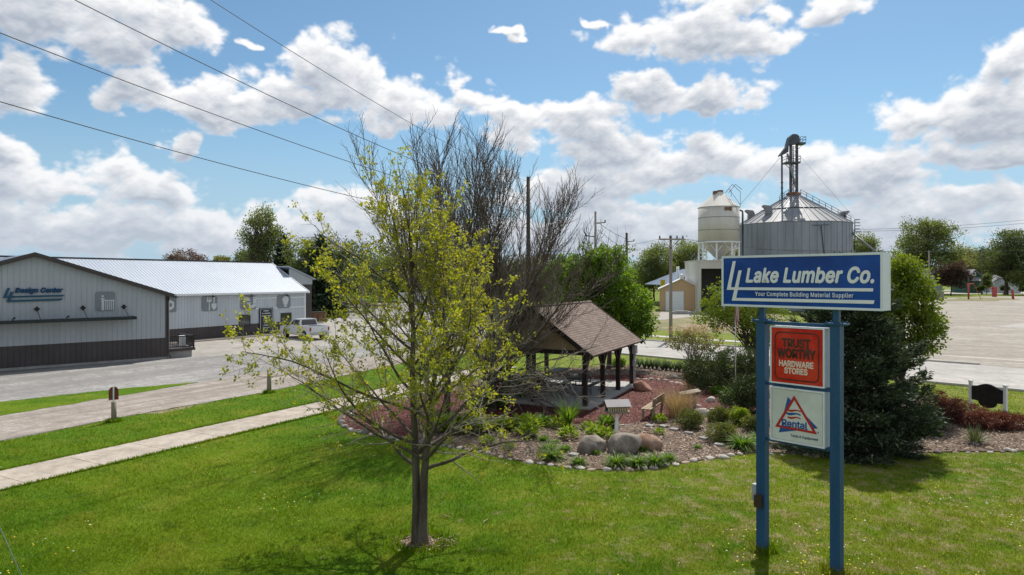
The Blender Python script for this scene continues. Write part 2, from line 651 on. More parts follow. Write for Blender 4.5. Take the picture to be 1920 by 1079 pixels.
def grass_colour(k, v):
    """Lawn tones shared by the ground sheet and the blades: fresh, yellowish and dry patches."""
    sp = k.new('ShaderNodeSeparateXYZ')
    k.put(sp.inputs[0], v)
    worn = k.math('MULTIPLY', k.step(sp.outputs[0], -4.0, 7.0), 0.13)      # thinner, drier turf out by the sign
    n1 = k.step(k.noise(v, 0.17, 4, 0.6), 0.36, 0.66)
    n2 = k.step(k.math('ADD', k.noise(v, 0.60, 5, 0.68), worn), 0.47, 0.70)
    n3 = k.step(k.math('ADD', k.noise(v, 1.9, 5, 0.7), worn), 0.60, 0.76)
    n4 = k.step(k.noise(v, 1.1, 4, 0.65), 0.56, 0.72)
    c = k.mix(n1, (0.072, 0.158, 0.006), (0.132, 0.200, 0.009))
    c = k.mix(k.math('MULTIPLY', n2, 0.6), c, (0.200, 0.225, 0.028))
    c = k.mix(k.math('MULTIPLY', n4, 0.55), c, (0.042, 0.094, 0.011))
    c = k.mix(k.math('MULTIPLY', n3, 0.78), c, (0.290, 0.255, 0.140))
    return c


M = {}


def make_materials():
    # ---- ground
    m = bpy.data.materials.new("lawn"); m.use_nodes = True
    k = NT(m.node_tree); b = k.n['Principled BSDF']
    geo = k.new('ShaderNodeNewGeometry')
    v = geo.outputs['Position']
    c = grass_colour(k, v)
    g = k.noise(k.vmath('MULTIPLY', v, (1, 0.7, 1)), 26.0, 5, 0.75)
    c = k.mix(1.0, c, k.mix(k.step(g, 0.25, 0.75), (0.62, 0.66, 0.55), (1.2, 1.15, 1.15)), 'MULTIPLY')
    k.put(b.inputs['Base Color'], c)
    b.inputs['Roughness'].default_value = 0.95
    b.inputs['Specular IOR Level'].default_value = 0.1
    bn = k.new('ShaderNodeBump'); bn.inputs['Strength'].default_value = 0.7; bn.inputs['Distance'].default_value = 0.05
    k.put(bn.inputs['Height'], g); k.l.new(bn.outputs[0], b.inputs['Normal'])
    M['lawn'] = m
    m = bpy.data.materials.new("grass_blade"); m.use_nodes = True
    k = NT(m.node_tree); k.n.clear()
    out = k.new('ShaderNodeOutputMaterial')
    geo = k.new('ShaderNodeNewGeometry')
    c = grass_colour(k, geo.outputs['Position'])
    rr = geo.outputs['Random Per Island']
    c = k.mix(1.0, c, k.mix(rr, (0.75, 0.8, 0.6), (1.35, 1.3, 1.3)), 'MULTIPLY')
    c = k.mix(k.math('MULTIPLY', k.step(rr, 0.90, 0.96), 0.7), c, (0.30, 0.26, 0.13))
    df = k.new('ShaderNodeBsdfDiffuse'); tr = k.new('ShaderNodeBsdfTranslucent')
    k.put(df.inputs[0], c); k.put(tr.inputs[0], k.mix(1.0, c, (1.2, 1.15, 0.5), 'MULTIPLY'))
    mx = k.new('ShaderNodeMixShader'); mx.inputs[0].default_value = 0.5
    k.l.new(df.outputs[0], mx.inputs[1]); k.l.new(tr.outputs[0], mx.inputs[2]); k.l.new(mx.outputs[0], out.inputs['Surface'])
    M['blade'] = m

    def tracks(ang, tone, sc=1.0, w=0.5, bend=0.4):
        def f(k, v, col):
            rot = k.new('ShaderNodeVectorRotate'); rot.rotation_type = 'Z_AXIS'
            k.put(rot.inputs['Vector'], v); rot.inputs['Angle'].default_value = ang
            q = k.vmath('MULTIPLY', rot.outputs[0], (0.9 * sc, 0.03 * sc, 1))
            n = k.step(k.noise(q, 1.0, 5, 0.6, bend), 0.42, 0.62)
            return k.mix(k.math('MULTIPLY', n, w), col, tone)
        return f
    M['gravel_yard'] = mat("yard_gravel", (0.245, 0.238, 0.228), (0.325, 0.315, 0.30), 0.95, 0.22, 0.6, 30, fine=0.30, detail=7, extra=tracks(R(29), (0.185, 0.178, 0.17), 0.8, 0.7), blotch=1.3)
    M['lane'] = mat("lane_gravel", (0.29, 0.25, 0.215), (0.36, 0.32, 0.285), 0.95, 0.4, 0.6, 30, fine=0.28, detail=7, extra=tracks(R(28), (0.20, 0.168, 0.14), 1.6, 0.7), blotch=1.6)
    M['apron'] = mat("concrete_apron", (0.29, 0.27, 0.24), (0.355, 0.33, 0.295), 0.85, 0.3, 0.15, 20, fine=0.12, detail=6, extra=tracks(R(31), (0.27, 0.25, 0.225), 0.5), blotch=0.9)
    M['lot'] = mat("lot_gravel", (0.29, 0.262, 0.222), (0.385, 0.355, 0.31), 0.95, 0.12, 0.5, 20, fine=0.25, detail=8, extra=tracks(R(-62), (0.235, 0.205, 0.17), 0.6, 0.7, 2.2), blotch=0.7)
    M['road'] = mat("concrete_road", (0.33, 0.315, 0.29), (0.41, 0.39, 0.36), 0.85, 0.25, 0.1, 20, fine=0.12, detail=6, extra=tracks(R(-46), (0.28, 0.265, 0.245), 0.8, 0.4), blotch=0.8)
    M['walk'] = mat("sidewalk_concrete", (0.36, 0.31, 0.255), (0.43, 0.375, 0.315), 0.9, 0.6, 0.15, 30, fine=0.14, detail=6, blotch=1.8)
    M['kerb'] = mat("kerb_concrete", (0.42, 0.39, 0.35), (0.50, 0.47, 0.43), 0.9, 0.8, 0.1, 20, fine=0.1)
    M['slab'] = mat("slab_concrete", (0.34, 0.33, 0.31), (0.42, 0.41, 0.39), 0.8, 0.7, 0.1, 20, fine=0.1)
    M['foundation'] = mat("foundation_concrete", (0.26, 0.25, 0.235), (0.36, 0.35, 0.33), 0.9, 1.2, 0.2, 20, fine=0.15)
    M['mulch'] = mat("bark_mulch", (0.105, 0.072, 0.052), (0.195, 0.142, 0.105), 0.95, 1.1, 0.9, 40, fine=0.45, detail=7)
    M['red_mulch'] = mat("red_mulch", (0.095, 0.024, 0.018), (0.145, 0.040, 0.030), 0.95, 0.9, 0.9, 40, fine=0.45, detail=7)
    M['bare_soil'] = mat("dry_dirt", (0.22, 0.16, 0.105), (0.33, 0.26, 0.18), 0.95, 1.5, 0.7, 30, fine=0.35)
    M['verge'] = mat("dry_verge", (0.125, 0.135, 0.04), (0.26, 0.215, 0.125), 0.95, 0.35, 0.6, 14, fine=0.35, detail=7)
    M['chip'] = leaf_mat("wood_chip", (0.11, 0.064, 0.042), (0.33, 0.225, 0.155), (0.56, 0.44, 0.33), 0.0, 2.0)
    M['red_chip'] = leaf_mat("red_chip", (0.080, 0.020, 0.016), (0.185, 0.055, 0.042), (0.26, 0.11, 0.085), 0.0, 2.0)
    # ---- buildings
    M['siding'] = mat("grey_steel_siding", (0.365, 0.395, 0.42), (0.405, 0.435, 0.46), 0.5, 0.8, fine=0.07, spec=0.4, stretch=(1, 1, 0.07))
    M['siding_light'] = mat("white_steel_siding", (0.46, 0.495, 0.53), (0.52, 0.555, 0.59), 0.5, 0.8, fine=0.07, stretch=(1, 1, 0.07))
    M['wainscot'] = mat("brown_steel_siding", (0.052, 0.044, 0.044), (0.072, 0.060, 0.060), 0.5, 0.6, fine=0.08)
    M['trim'] = mat("dark_trim", (0.050, 0.040, 0.038), (0.060, 0.050, 0.046), 0.5)
    M['white_trim'] = mat("white_trim", (0.74, 0.76, 0.77), (0.78, 0.79, 0.80), 0.5)
    M['roof_steel'] = mat("white_steel_roof", (0.33, 0.38, 0.45), (0.37, 0.42, 0.49), 0.42, 0.3, fine=0.04, spec=0.5)
    M['canopy'] = mat("dark_green_steel", (0.012, 0.020, 0.022), (0.020, 0.030, 0.032), 0.4)
    M['black'] = mat("black_paint", (0.008, 0.008, 0.009), (0.018, 0.018, 0.018), 0.45)
    M['panel_grey'] = mat("grey_panel", (0.19, 0.215, 0.235), (0.21, 0.235, 0.255), 0.6)
    M['icon_white'] = mat("pale_icon", (0.56, 0.58, 0.60), (0.60, 0.62, 0.64), 0.6)
    M['logo_blue'] = mat("logo_blue", (0.003, 0.045, 0.125), (0.004, 0.055, 0.145), 0.4)
    M['logo_teal'] = mat("logo_teal", (0.004, 0.062, 0.12), (0.005, 0.075, 0.14), 0.4)
    M['board_blue'] = mat("dark_board", (0.012, 0.020, 0.030), (0.016, 0.026, 0.036), 0.4)
    M['letter_white'] = mat("letter_white", (0.74, 0.76, 0.76), (0.78, 0.79, 0.79), 0.5)
    M['yellow'] = mat("yellow_paint", (0.62, 0.42, 0.03), (0.70, 0.50, 0.05), 0.6)
    g = bpy.data.materials.new("window_glass"); g.use_nodes = True
    b = g.node_tree.nodes['Principled BSDF']
    b.inputs['Base Color'].default_value = (0.012, 0.015, 0.016, 1); b.inputs['Roughness'].default_value = 0.06
    b.inputs['Specular IOR Level'].default_value = 0.9
    M['glass'] = g
    M['cream_steel'] = mat("cream_steel", (0.53, 0.505, 0.455), (0.61, 0.585, 0.535), 0.6, 0.35, fine=0.06, stretch=(1, 1, 0.25))
    M['galv'] = mat("galvanised_steel", (0.215, 0.24, 0.275), (0.29, 0.315, 0.35), 0.5, 0.45, metal=0.35, fine=0.05, stretch=(1, 1, 0.2))
    M['galv_roof'] = mat("galvanised_roof", (0.20, 0.21, 0.225), (0.29, 0.29, 0.295), 0.6, 0.35, metal=0.1, fine=0.06)
    M['rust'] = mat("rusty_steel", (0.13, 0.06, 0.035), (0.24, 0.14, 0.085), 0.8, 0.8)
    M['dark_steel'] = mat("dark_steel", (0.05, 0.058, 0.070), (0.085, 0.092, 0.105), 0.5, 0.8, metal=0.3)
    M['tan_steel'] = mat("tan_steel_siding", (0.50, 0.34, 0.185), (0.55, 0.38, 0.215), 0.6, 0.5, fine=0.05)
    M['blue_roof'] = mat("blue_steel_roof", (0.10, 0.145, 0.22), (0.135, 0.18, 0.26), 0.45, 0.4)
    M['house_green'] = mat("green_clapboard", (0.035, 0.095, 0.065), (0.05, 0.12, 0.085), 0.7)
    M['house_pale'] = mat("pale_clapboard", (0.40, 0.45, 0.50), (0.46, 0.51, 0.55), 0.7)
    M['grey_roof'] = mat("grey_shingles", (0.22, 0.22, 0.23), (0.30, 0.30, 0.31), 0.85, 1.5, fine=0.15)
    M['red_paint'] = mat("faded_red_paint", (0.36, 0.055, 0.05), (0.45, 0.09, 0.08), 0.6, 1.5)
    # ---- pavilion and furniture
    def courses(k, v, col):
        w = k.new('ShaderNodeTexBrick')
        k.put(w.inputs['Vector'], v)
        w.inputs['Color1'].default_value = (0.80, 0.80, 0.80, 1); w.inputs['Color2'].default_value = (1.2, 1.17, 1.14, 1); w.inputs['Mortar'].default_value = (0.62, 0.60, 0.58, 1)
        w.inputs['Scale'].default_value = 1.0; w.inputs['Mortar Size'].default_value = 0.014; w.inputs['Brick Width'].default_value = 0.30; w.inputs['Row Height'].default_value = 0.14
        return k.mix(1.0, col, w.outputs[0], 'MULTIPLY')
    M['shingle'] = mat("brown_shingles", (0.175, 0.128, 0.105), (0.230, 0.172, 0.145), 0.9, 0.8, 0.4, 40, fine=0.2, extra=courses)
    M['stain'] = mat("dark_stained_wood", (0.014, 0.008, 0.006), (0.028, 0.014, 0.010), 0.6, 3.0, 0.2, 20, stretch=(1, 1, 0.15))
    M['gable'] = mat("tan_gable_board", (0.30, 0.215, 0.125), (0.36, 0.265, 0.16), 0.75, 1.0, stretch=(0.3, 0.3, 3))
    M['bench_wood'] = mat("weathered_wood", (0.25, 0.185, 0.12), (0.37, 0.285, 0.195), 0.8, 2.0, 0.2, 30, stretch=(0.4, 3, 3))
    M['old_wood'] = mat("grey_weathered_wood", (0.20, 0.165, 0.125), (0.33, 0.28, 0.22), 0.9, 3.0, 0.4, 20, stretch=(1, 1, 0.2))
    M['pole_wood'] = mat("utility_pole_wood", (0.22, 0.19, 0.165), (0.32, 0.285, 0.25), 0.9, 2.0, stretch=(1, 1, 0.1))
    M['pole_dark'] = mat("dark_pole", (0.045, 0.035, 0.03), (0.075, 0.06, 0.05), 0.8, 2.0, stretch=(1, 1, 0.1))
    M['white_paint'] = mat("white_paint", (0.74, 0.75, 0.76), (0.80, 0.80, 0.80), 0.5, 1.5)
    M['feeder_roof'] = mat("grey_metal_roof", (0.17, 0.165, 0.175), (0.23, 0.22, 0.23), 0.6, 2.0)
    M['tan_slat'] = mat("tan_slat", (0.50, 0.42, 0.26), (0.60, 0.52, 0.34), 0.7, 3.0)
    M['meter_grey'] = mat("grey_enamel", (0.36, 0.37, 0.375), (0.42, 0.43, 0.43), 0.45)
    # ---- sign
    M['sign_white'] = mat("sign_white_frame", (0.67, 0.70, 0.76), (0.74, 0.77, 0.83), 0.45, 2.0, fine=0.04)
    M['sign_blue'] = mat("sign_blue_acrylic", (0.002, 0.040, 0.225), (0.006, 0.072, 0.345), 0.2, 1.2, spec=0.22)
    M['sign_red'] = mat("sign_red_acrylic", (0.52, 0.010, 0.009), (0.64, 0.060, 0.035), 0.22, 2.6, spec=0.25)  # paler patches: fading, and streaky reflections painted into the red
    M['sign_cream'] = mat("sign_cream_acrylic", (0.56, 0.56, 0.54), (0.68, 0.69, 0.68), 0.3, 2.2, spec=0.4)
    M['sign_pole'] = mat("sign_blue_steel", (0.010, 0.064, 0.165), (0.018, 0.090, 0.205), 0.45, 2.5, fine=0.22, stretch=(1, 1, 0.2))
    M['letter_cream'] = mat("letter_cream", (0.74, 0.74, 0.78), (0.79, 0.79, 0.82), 0.3)
    M['letter_black'] = mat("letter_black", (0.016, 0.005, 0.004), (0.085, 0.035, 0.030), 0.3, 3.2)
    M['letter_pink'] = mat("letter_pale", (0.74, 0.58, 0.48), (0.80, 0.66, 0.56), 0.3)
    M['rental_red'] = mat("emblem_red", (0.42, 0.014, 0.016), (0.46, 0.02, 0.02), 0.4)
    M['rental_blue'] = mat("emblem_blue", (0.012, 0.075, 0.29), (0.018, 0.09, 0.33), 0.4)
    M['rental_navy'] = mat("emblem_navy", (0.010, 0.040, 0.10), (0.012, 0.05, 0.12), 0.4)
    M['brown_box'] = mat("brown_enamel", (0.035, 0.020, 0.014), (0.05, 0.03, 0.02), 0.5)
    # ---- stone
    M['boulder'] = mat("grey_granite", (0.155, 0.130, 0.108), (0.37, 0.32, 0.27), 0.9, 2.6, 0.8, 16, fine=0.4, detail=8)
    M['boulder_pink'] = mat("pink_granite", (0.27, 0.145, 0.09), (0.46, 0.33, 0.25), 0.9, 2.4, 0.8, 16, fine=0.35, detail=8)
    M['boulder_red'] = mat("red_sandstone", (0.24, 0.115, 0.075), (0.38, 0.20, 0.14), 0.9, 1.7, 0.6, 10, fine=0.25)
    M['stone_pale'] = mat("pale_fieldstone", (0.40, 0.36, 0.31), (0.54, 0.50, 0.45), 0.9, 3.0, 0.4, 18, fine=0.18)
    M['stone_grey'] = mat("grey_fieldstone", (0.20, 0.195, 0.19), (0.32, 0.31, 0.30), 0.9, 3.0, 0.4, 18, fine=0.2)
    M['stone_tan'] = mat("tan_fieldstone", (0.34, 0.255, 0.185), (0.47, 0.37, 0.285), 0.9, 3.0, 0.4, 18, fine=0.2)
    M['stone_dark'] = mat("purple_fieldstone", (0.125, 0.10, 0.10), (0.22, 0.18, 0.175), 0.9, 3.0, 0.4, 18, fine=0.2)
    # ---- plants
    M['bark'] = mat("grey_brown_bark", (0.060, 0.047, 0.035), (0.135, 0.110, 0.082), 0.95, 5.0, 0.8, 18, stretch=(1, 1, 0.25), fine=0.3)
    M['bark_pale'] = mat("pale_twig_bark", (0.20, 0.175, 0.140), (0.33, 0.295, 0.245), 0.95, 4.0)
    M['bark_bare'] = mat("bare_twig_bark", (0.100, 0.075, 0.062), (0.185, 0.145, 0.120), 0.95, 4.0)
    M['bark_dark'] = mat("dark_bark", (0.05, 0.038, 0.03), (0.10, 0.08, 0.062), 0.95, 3.0, 0.5, 10)
    M['leaf_spring'] = leaf_mat("spring_leaf", (0.240, 0.275, 0.016), (0.400, 0.410, 0.036), (0.50, 0.43, 0.06), 0.55)
    M['leaf_green'] = leaf_mat("green_leaf", (0.082, 0.175, 0.012), (0.180, 0.285, 0.024), None, 0.5)
    M['leaf_bright'] = leaf_mat("bright_leaf", (0.115, 0.185, 0.015), (0.220, 0.280, 0.028), None, 0.5)
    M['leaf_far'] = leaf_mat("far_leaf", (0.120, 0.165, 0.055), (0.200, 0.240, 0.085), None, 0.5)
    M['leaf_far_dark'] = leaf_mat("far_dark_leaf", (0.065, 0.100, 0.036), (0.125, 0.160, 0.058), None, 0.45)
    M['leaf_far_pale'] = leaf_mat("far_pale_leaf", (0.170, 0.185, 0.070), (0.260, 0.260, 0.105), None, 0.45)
    M['leaf_purple'] = leaf_mat("purple_leaf", (0.050, 0.028, 0.026), (0.100, 0.060, 0.050), None, 0.3)
    M['leaf_brown'] = leaf_mat("reddish_bud", (0.105, 0.060, 0.045), (0.180, 0.110, 0.080), None, 0.3)
    M['needle'] = leaf_mat("spruce_needle", (0.025, 0.044, 0.024), (0.070, 0.100, 0.056), (0.200, 0.235, 0.135), 0.15, 1.6)
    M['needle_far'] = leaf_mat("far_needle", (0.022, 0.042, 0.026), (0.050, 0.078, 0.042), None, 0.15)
    M['yew'] = leaf_mat("yew_needle", (0.028, 0.054, 0.016), (0.075, 0.112, 0.030), (0.125, 0.155, 0.05), 0.2, 1.5)
    M['barberry'] = leaf_mat("barberry_leaf", (0.085, 0.022, 0.020), (0.185, 0.055, 0.046), (0.24, 0.10, 0.07), 0.4)
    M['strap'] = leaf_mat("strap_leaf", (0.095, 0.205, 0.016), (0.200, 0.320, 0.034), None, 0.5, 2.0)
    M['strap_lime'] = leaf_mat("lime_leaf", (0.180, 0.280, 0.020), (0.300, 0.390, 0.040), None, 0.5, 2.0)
    M['strap_blue'] = leaf_mat("iris_leaf", (0.060, 0.105, 0.065), (0.115, 0.165, 0.110), None, 0.35, 2.0)
    M['yucca'] = leaf_mat("yucca_leaf", (0.070, 0.105, 0.050), (0.150, 0.185, 0.085), (0.25, 0.22, 0.11), 0.2, 2.0)
    M['shrub'] = leaf_mat("shrub_leaf", (0.090, 0.135, 0.030), (0.180, 0.215, 0.050), (0.27, 0.21, 0.06), 0.4, 2.0)
    M['bloom'] = leaf_mat("viburnum_leaf", (0.170, 0.190, 0.075), (0.270, 0.270, 0.125), (0.45, 0.31, 0.25), 0.45, 1.0)
    M['blossom'] = leaf_mat("pinkish_blossom", (0.50, 0.34, 0.27), (0.66, 0.52, 0.43), None, 0.35, 2.0)
    M['straw'] = leaf_mat("dry_straw", (0.34, 0.235, 0.135), (0.52, 0.385, 0.245), (0.62, 0.50, 0.34), 0.2, 2.0)
    M['dandelion'] = leaf_mat("dandelion_flower", (0.62, 0.42, 0.01), (0.75, 0.55, 0.02), None, 0.2)
    M['clock'] = leaf_mat("seed_head", (0.50, 0.50, 0.46), (0.66, 0.66, 0.62), None, 0.3)
    # ---- vehicles
    M['car_white'] = mat("white_car_paint", (0.66, 0.69, 0.72), (0.70, 0.72, 0.75), 0.22, 1.0, spec=0.6)
    M['car_silver'] = mat("silver_car_paint", (0.38, 0.40, 0.42), (0.44, 0.46, 0.48), 0.25, 1.0, metal=0.4)
    M['tyre'] = mat("tyre_rubber", (0.012, 0.012, 0.012), (0.022, 0.022, 0.022), 0.85)
    M['rim'] = mat("alloy_rim", (0.42, 0.43, 0.45), (0.5, 0.5, 0.52), 0.35, metal=0.6)
    M['tail'] = mat("tail_lamp_red", (0.32, 0.012, 0.010), (0.40, 0.02, 0.02), 0.2)
    M['flag_red'] = mat("flag_red", (0.27, 0.014, 0.022), (0.33, 0.02, 0.03), 0.8)
    M['flag_white'] = mat("flag_white", (0.62, 0.58, 0.58), (0.70, 0.66, 0.66), 0.8)
    M['flag_blue'] = mat("flag_blue", (0.014, 0.022, 0.09), (0.02, 0.03, 0.11), 0.8)
    M['wire'] = mat("wire_sheath", (0.018, 0.019, 0.021), (0.028, 0.029, 0.031), 0.6)
    M['guy'] = mat("guy_steel", (0.30, 0.36, 0.42), (0.36, 0.42, 0.48), 0.5)


make_materials()


# ================================================================== the ground
def band(p0, d, w, a, b):
    """Strip of width w to the side (-dy, dx) of the line p0 + t d, for t in a..b."""
    d = Vector(d).normalized()
    n = Vector((-d.y, d.x))
    p0 = Vector(p0)
    q = [p0 + d * a, p0 + d * b, p0 + d * b + n * w, p0 + d * a + n * w]
    return [(v.x, v.y) for v in q]


def long_sheet(name, p0, d, w, a, b, z, m, joint=0.0, thick=0.0, gap=0.02):
    """Straight slab strip, cut into bays when joint is given."""
    mb = MB()
    d = Vector(d).normalized(); n = Vector((-d.y, d.x)); p0 = Vector(p0)
    t = a
    while t < b - 1e-6:
        t1 = min(b, t + (joint or (b - a)))
        e = gap if joint else 0.0
        q = [p0 + d * (t + e), p0 + d * t1, p0 + d * t1 + n * w, p0 + d * (t + e) + n * w]
        vs = [(v.x, v.y, z) for v in q] + [(v.x, v.y, z - (thick or 0.003)) for v in q]
        mb.add(vs, [(0, 1, 2, 3), (4, 0, 3, 7), (1, 5, 6, 2), (0, 4, 5, 1), (3, 2, 6, 7)])
        t = t1
    o = mb.build(name, m)
    o['kind'] = 'structure'
    return o


def build_ground():
    mb = MB()
    mb.add([(-1600, -60, 0), (1600, -60, 0), (1600, 2600, 0), (-1600, 2600, 0)], [(0, 1, 2, 3)])
    o = mb.build("ground", M['lawn']); o['kind'] = 'structure'
    sheet("gravel_yard", YARD, 0.006, M['gravel_yard'])
    sheet("concrete_apron", [G(*p) for p in ((350, 671), (420, 667), (500, 661), (600, 651), (690, 640), (740, 622), (735, 603), (640, 600), (572, 619), (500, 626.5), (430, 632), (357, 640), (330, 645))], 0.012, M['apron'])
    sheet("gravel_lane", LANE, 0.018, M['lane'])
    sheet("grass_island", ISLAND, 0.026, M['lawn'])
    sheet("dry_verge", jag([G(*p) for p in ((255, 775), (330, 762), (372, 754), (352, 766), (300, 776))], 0.12, 0.4, 5), 0.006, M['verge'])
    long_sheet("sidewalk", WALK0, WALKD, WALKW, -14, 29, 0.03, M['walk'], 2.1, 0.05)
    # the street behind, square to the walk, with its kerbs
    sheet("street", band(ROAD0, ROADD, 10.9, -75, 130), 0.010, M['road'])
    for off, nm in ((-0.16, "kerb"), (10.9, "kerb")):
        p = Vector(ROAD0) + Vector((-ROADD[1], ROADD[0])).normalized() * off
        mb = MB()
        for a, b in (((-6, 130),) if off < 0 else ((-18, 22),)):
            q = band((p.x, p.y), ROADD, 0.16, a, b)
            vs = [(x, y, 0.0) for x, y in q] + [(x, y, 0.12) for x, y in q]
            mb.add(vs, [(4, 5, 6, 7), (0, 1, 5, 4), (1, 2, 6, 5), (2, 3, 7, 6), (3, 0, 4, 7)])
        o = mb.build(nm, M['kerb']); o['kind'] = 'structure'
    q = Vector(ROAD0) + Vector(ROADD).normalized() * -1.2 + Vector((-ROADD[1], ROADD[0])).normalized() * -0.165
    mb = MB()
    c = band((q.x, q.y), ROADD, 0.17, -3.4, 1.2)
    mb.add([(x, y, 0.0) for x, y in c] + [(x, y, 0.124) for x, y in c], [(4, 5, 6, 7), (0, 1, 5, 4), (1, 2, 6, 5), (2, 3, 7, 6), (3, 0, 4, 7)])
    o = mb.build("yellow_kerb", M['yellow']); o['kind'] = 'structure'
    sheet("gravel_lot", LOT, 0.006, M['lot'])
    p = Vector(ROAD0) + Vector((-ROADD[1], ROADD[0])).normalized() * 15.6
    long_sheet("gutter_strip", (p.x, p.y), ROADD, 0.5, 12, 130, 0.012, M['kerb'], 6.0)
    sheet("concrete_drive", [G(*p) for p in ((1866, 613), (1990, 598), (2100, 603), (2100, 640), (1960, 616))], 0.014, M['road'])
    sheet("dry_verge", jag([G(*p) for p in ((1212, 619), (1300, 622), (1420, 627), (1480, 622), (1470, 590), (1330, 585), (1215, 585))], 1.0, 3.0, 3), 0.006, M['verge'])
    sheet("bare_dirt", jag([G(*p) for p in ((1268, 612), (1330, 616), (1400, 614), (1400, 603), (1330, 604))], 0.8, 2.0, 4), 0.012, M['bare_soil'])
    q = Vector(ROAD0) + Vector((-ROADD[1], ROADD[0])).normalized() * 15.0
    long_sheet("sidewalk", (q.x, q.y), ROADD, 1.3, -22, 6, 0.03, M['kerb'], 1.5, 0.05)
    sheet("garage_drive", [G(*p) for p in ((1228, 602), (1262, 598), (1312, 593), (1312, 584.5), (1240, 584.5))], 0.016, M['apron'])
    sheet("far_street", [G(*p) for p in ((1740, 551.5), (2500, 551.5), (2500, 547), (1790, 547), (1765, 549))], 0.02, M['road'])
    sheet("far_street", [G(*p) for p in ((1738, 546), (1795, 545.8), (1800, 544), (1738, 543.6))], 0.02, M['road'])
    sheet("grass_island", jag([G(*p) for p in ((1762, 565), (1850, 565.5), (1915, 562), (1890, 559), (1800, 558.5))], 1.5, 6.0, 8), 0.02, M['verge'])
    sheet("mulch_bed", BED, 0.035, M['mulch'], thick=0.05)
    sheet("red_mulch_path", REDM, 0.045, M['red_mulch'], thick=0.02)
    sheet("bare_dirt", jag(smooth_ring([(TREE_X + 0.40 * math.cos(a) * (1 + 0.25 * math.sin(3 * a)), TREE_Y + 0.28 * math.sin(a) * (1 + 0.2 * math.cos(2 * a))) for a in np.linspace(0, 2 * PI, 12)[:-1]], 4), 0.09, 0.12, 6), 0.012, M['bare_soil'])


TREE_X, TREE_Y = G(787, 1019)
LANE0, LANED = (-17.9, 23.8), Vector((0.5, 0.866)).normalized()
YARD = jag([(-31.9, -0.5), (-17.9, 23.8), (-16.1, 27.8), (-14.5, 30.4), (-12.6, 33.6), (-9.1, 41.7), (-7.0, 46.2), (0.2, 58.7), (8, 66), (2.5, 85), (-2.2, 96), (-7.4, 158), (-42, 158), (-78, 150), (-95, 70), (-75, 5)], 0.10, 0.9, 1)
LANE = jag([(-33.0, -2.4), (-17.9, 23.8), (-16.1, 27.8), (-14.5, 30.4), (-12.6, 33.6), (-9.1, 41.7), (-7.0, 46.2), (0.2, 58.7), (-4.5, 59.5), (-11.5, 47.5), (-16.5, 38.4), (-21.6, 27.6), (-37.4, 0.4)], 0.10, 0.5, 2)
ISLAND = jag([(-36.6, 1.5), (-21.1, 28.2), (-18.7, 33.4), (-17.1, 37.3), (-19.7, 35.5), (-23.6, 31.2), (-40.5, 4.0)], 0.10, 0.5, 3)
WALK0, WALKD, WALKW = (-13.75, 18.25), (0.485, 0.875), 2.05
ROAD0, ROADD = (7.2, 52.0), (0.724, -0.690)
_p = Vector(ROAD0) + Vector((0.69, 0.724)) * 11.0
LOT = [tuple(_p + Vector(ROADD) * t) for t in (14, 140)] + [(420, 60), (420, 215), (150, 215), (116, 190), (80, 140), (50, 96), (40, 70)]
BED = jag(smooth_ring([G(*p) for p in (
    (632, 792), (662, 808), (760, 828), (840, 838), (905, 850), (955, 862), (1030, 873), (1105, 881), (1167, 882), (1217, 880), (1292, 867), (1340, 861), (1402, 850),
    (1480, 852), (1560, 856), (1640, 853), (1720, 850), (1830, 848), (1960, 846), (2080, 838), (2040, 806), (1900, 796), (1810, 782), (1745, 757), (1640, 725), (1500, 702), (1420, 692),
    (1340, 692), (1260, 690), (1190, 686), (1100, 690), (1000, 700), (900, 712), (830, 724), (760, 745), (690, 762), (645, 776))], 3), 0.05, 0.35, 9)
REDM = jag(smooth_ring([G(*p) for p in (
    (638, 791), (667, 806), (720, 817), (775, 819), (803, 806), (835, 797), (880, 792), (917, 788), (975, 793), (1035, 791), (1097, 800), (1130, 801), (1167, 797), (1205, 794), (1232, 788), (1270, 784),
    (1320, 772), (1350, 779), (1385, 786), (1420, 778), (1420, 752), (1340, 742), (1312, 726), (1262, 713), (1218, 706), (1175, 704), (1080, 708), (980, 716), (880, 730), (800, 745), (722, 762), (660, 779))], 3), 0.05, 0.3, 10)


# ================================================================== steel buildings
def ribbed(mb, x0, x1, zlo, ztop, y, pitch=0.3, rw=0.05, rd=0.022, t=0.08, holes=()):
    """Vertical ribbed sheet wall in the x-z plane at y (front towards -y); ztop is a function of x."""
    n = max(2, int((x1 - x0) / 0.5))
    xs = sorted(set([x0 + (x1 - x0) * i / n for i in range(n + 1)] + [h for h in holes if x0 < h < x1]))
    poly = [(x0, zlo), (x1, zlo)] + [(x, ztop(x)) for x in xs[::-1]]
    mb.prism_xz(poly, y, y + t)
    x = x0 + pitch * 0.5
    while x < x1 - rw:
        za, zb = ztop(x), ztop(x + rw)
        mb.add([(x, y, zlo), (x + 0.012, y - rd, zlo), (x + rw - 0.012, y - rd, zlo), (x + rw, y, zlo),
                (x, y, za), (x + 0.012, y - rd, za), (x + rw - 0.012, y - rd, zb), (x + rw, y, zb)],
               [(0, 1, 5, 4), (1, 2, 6, 5), (2, 3, 7, 6), (4, 5, 6, 7)])
        x += pitch


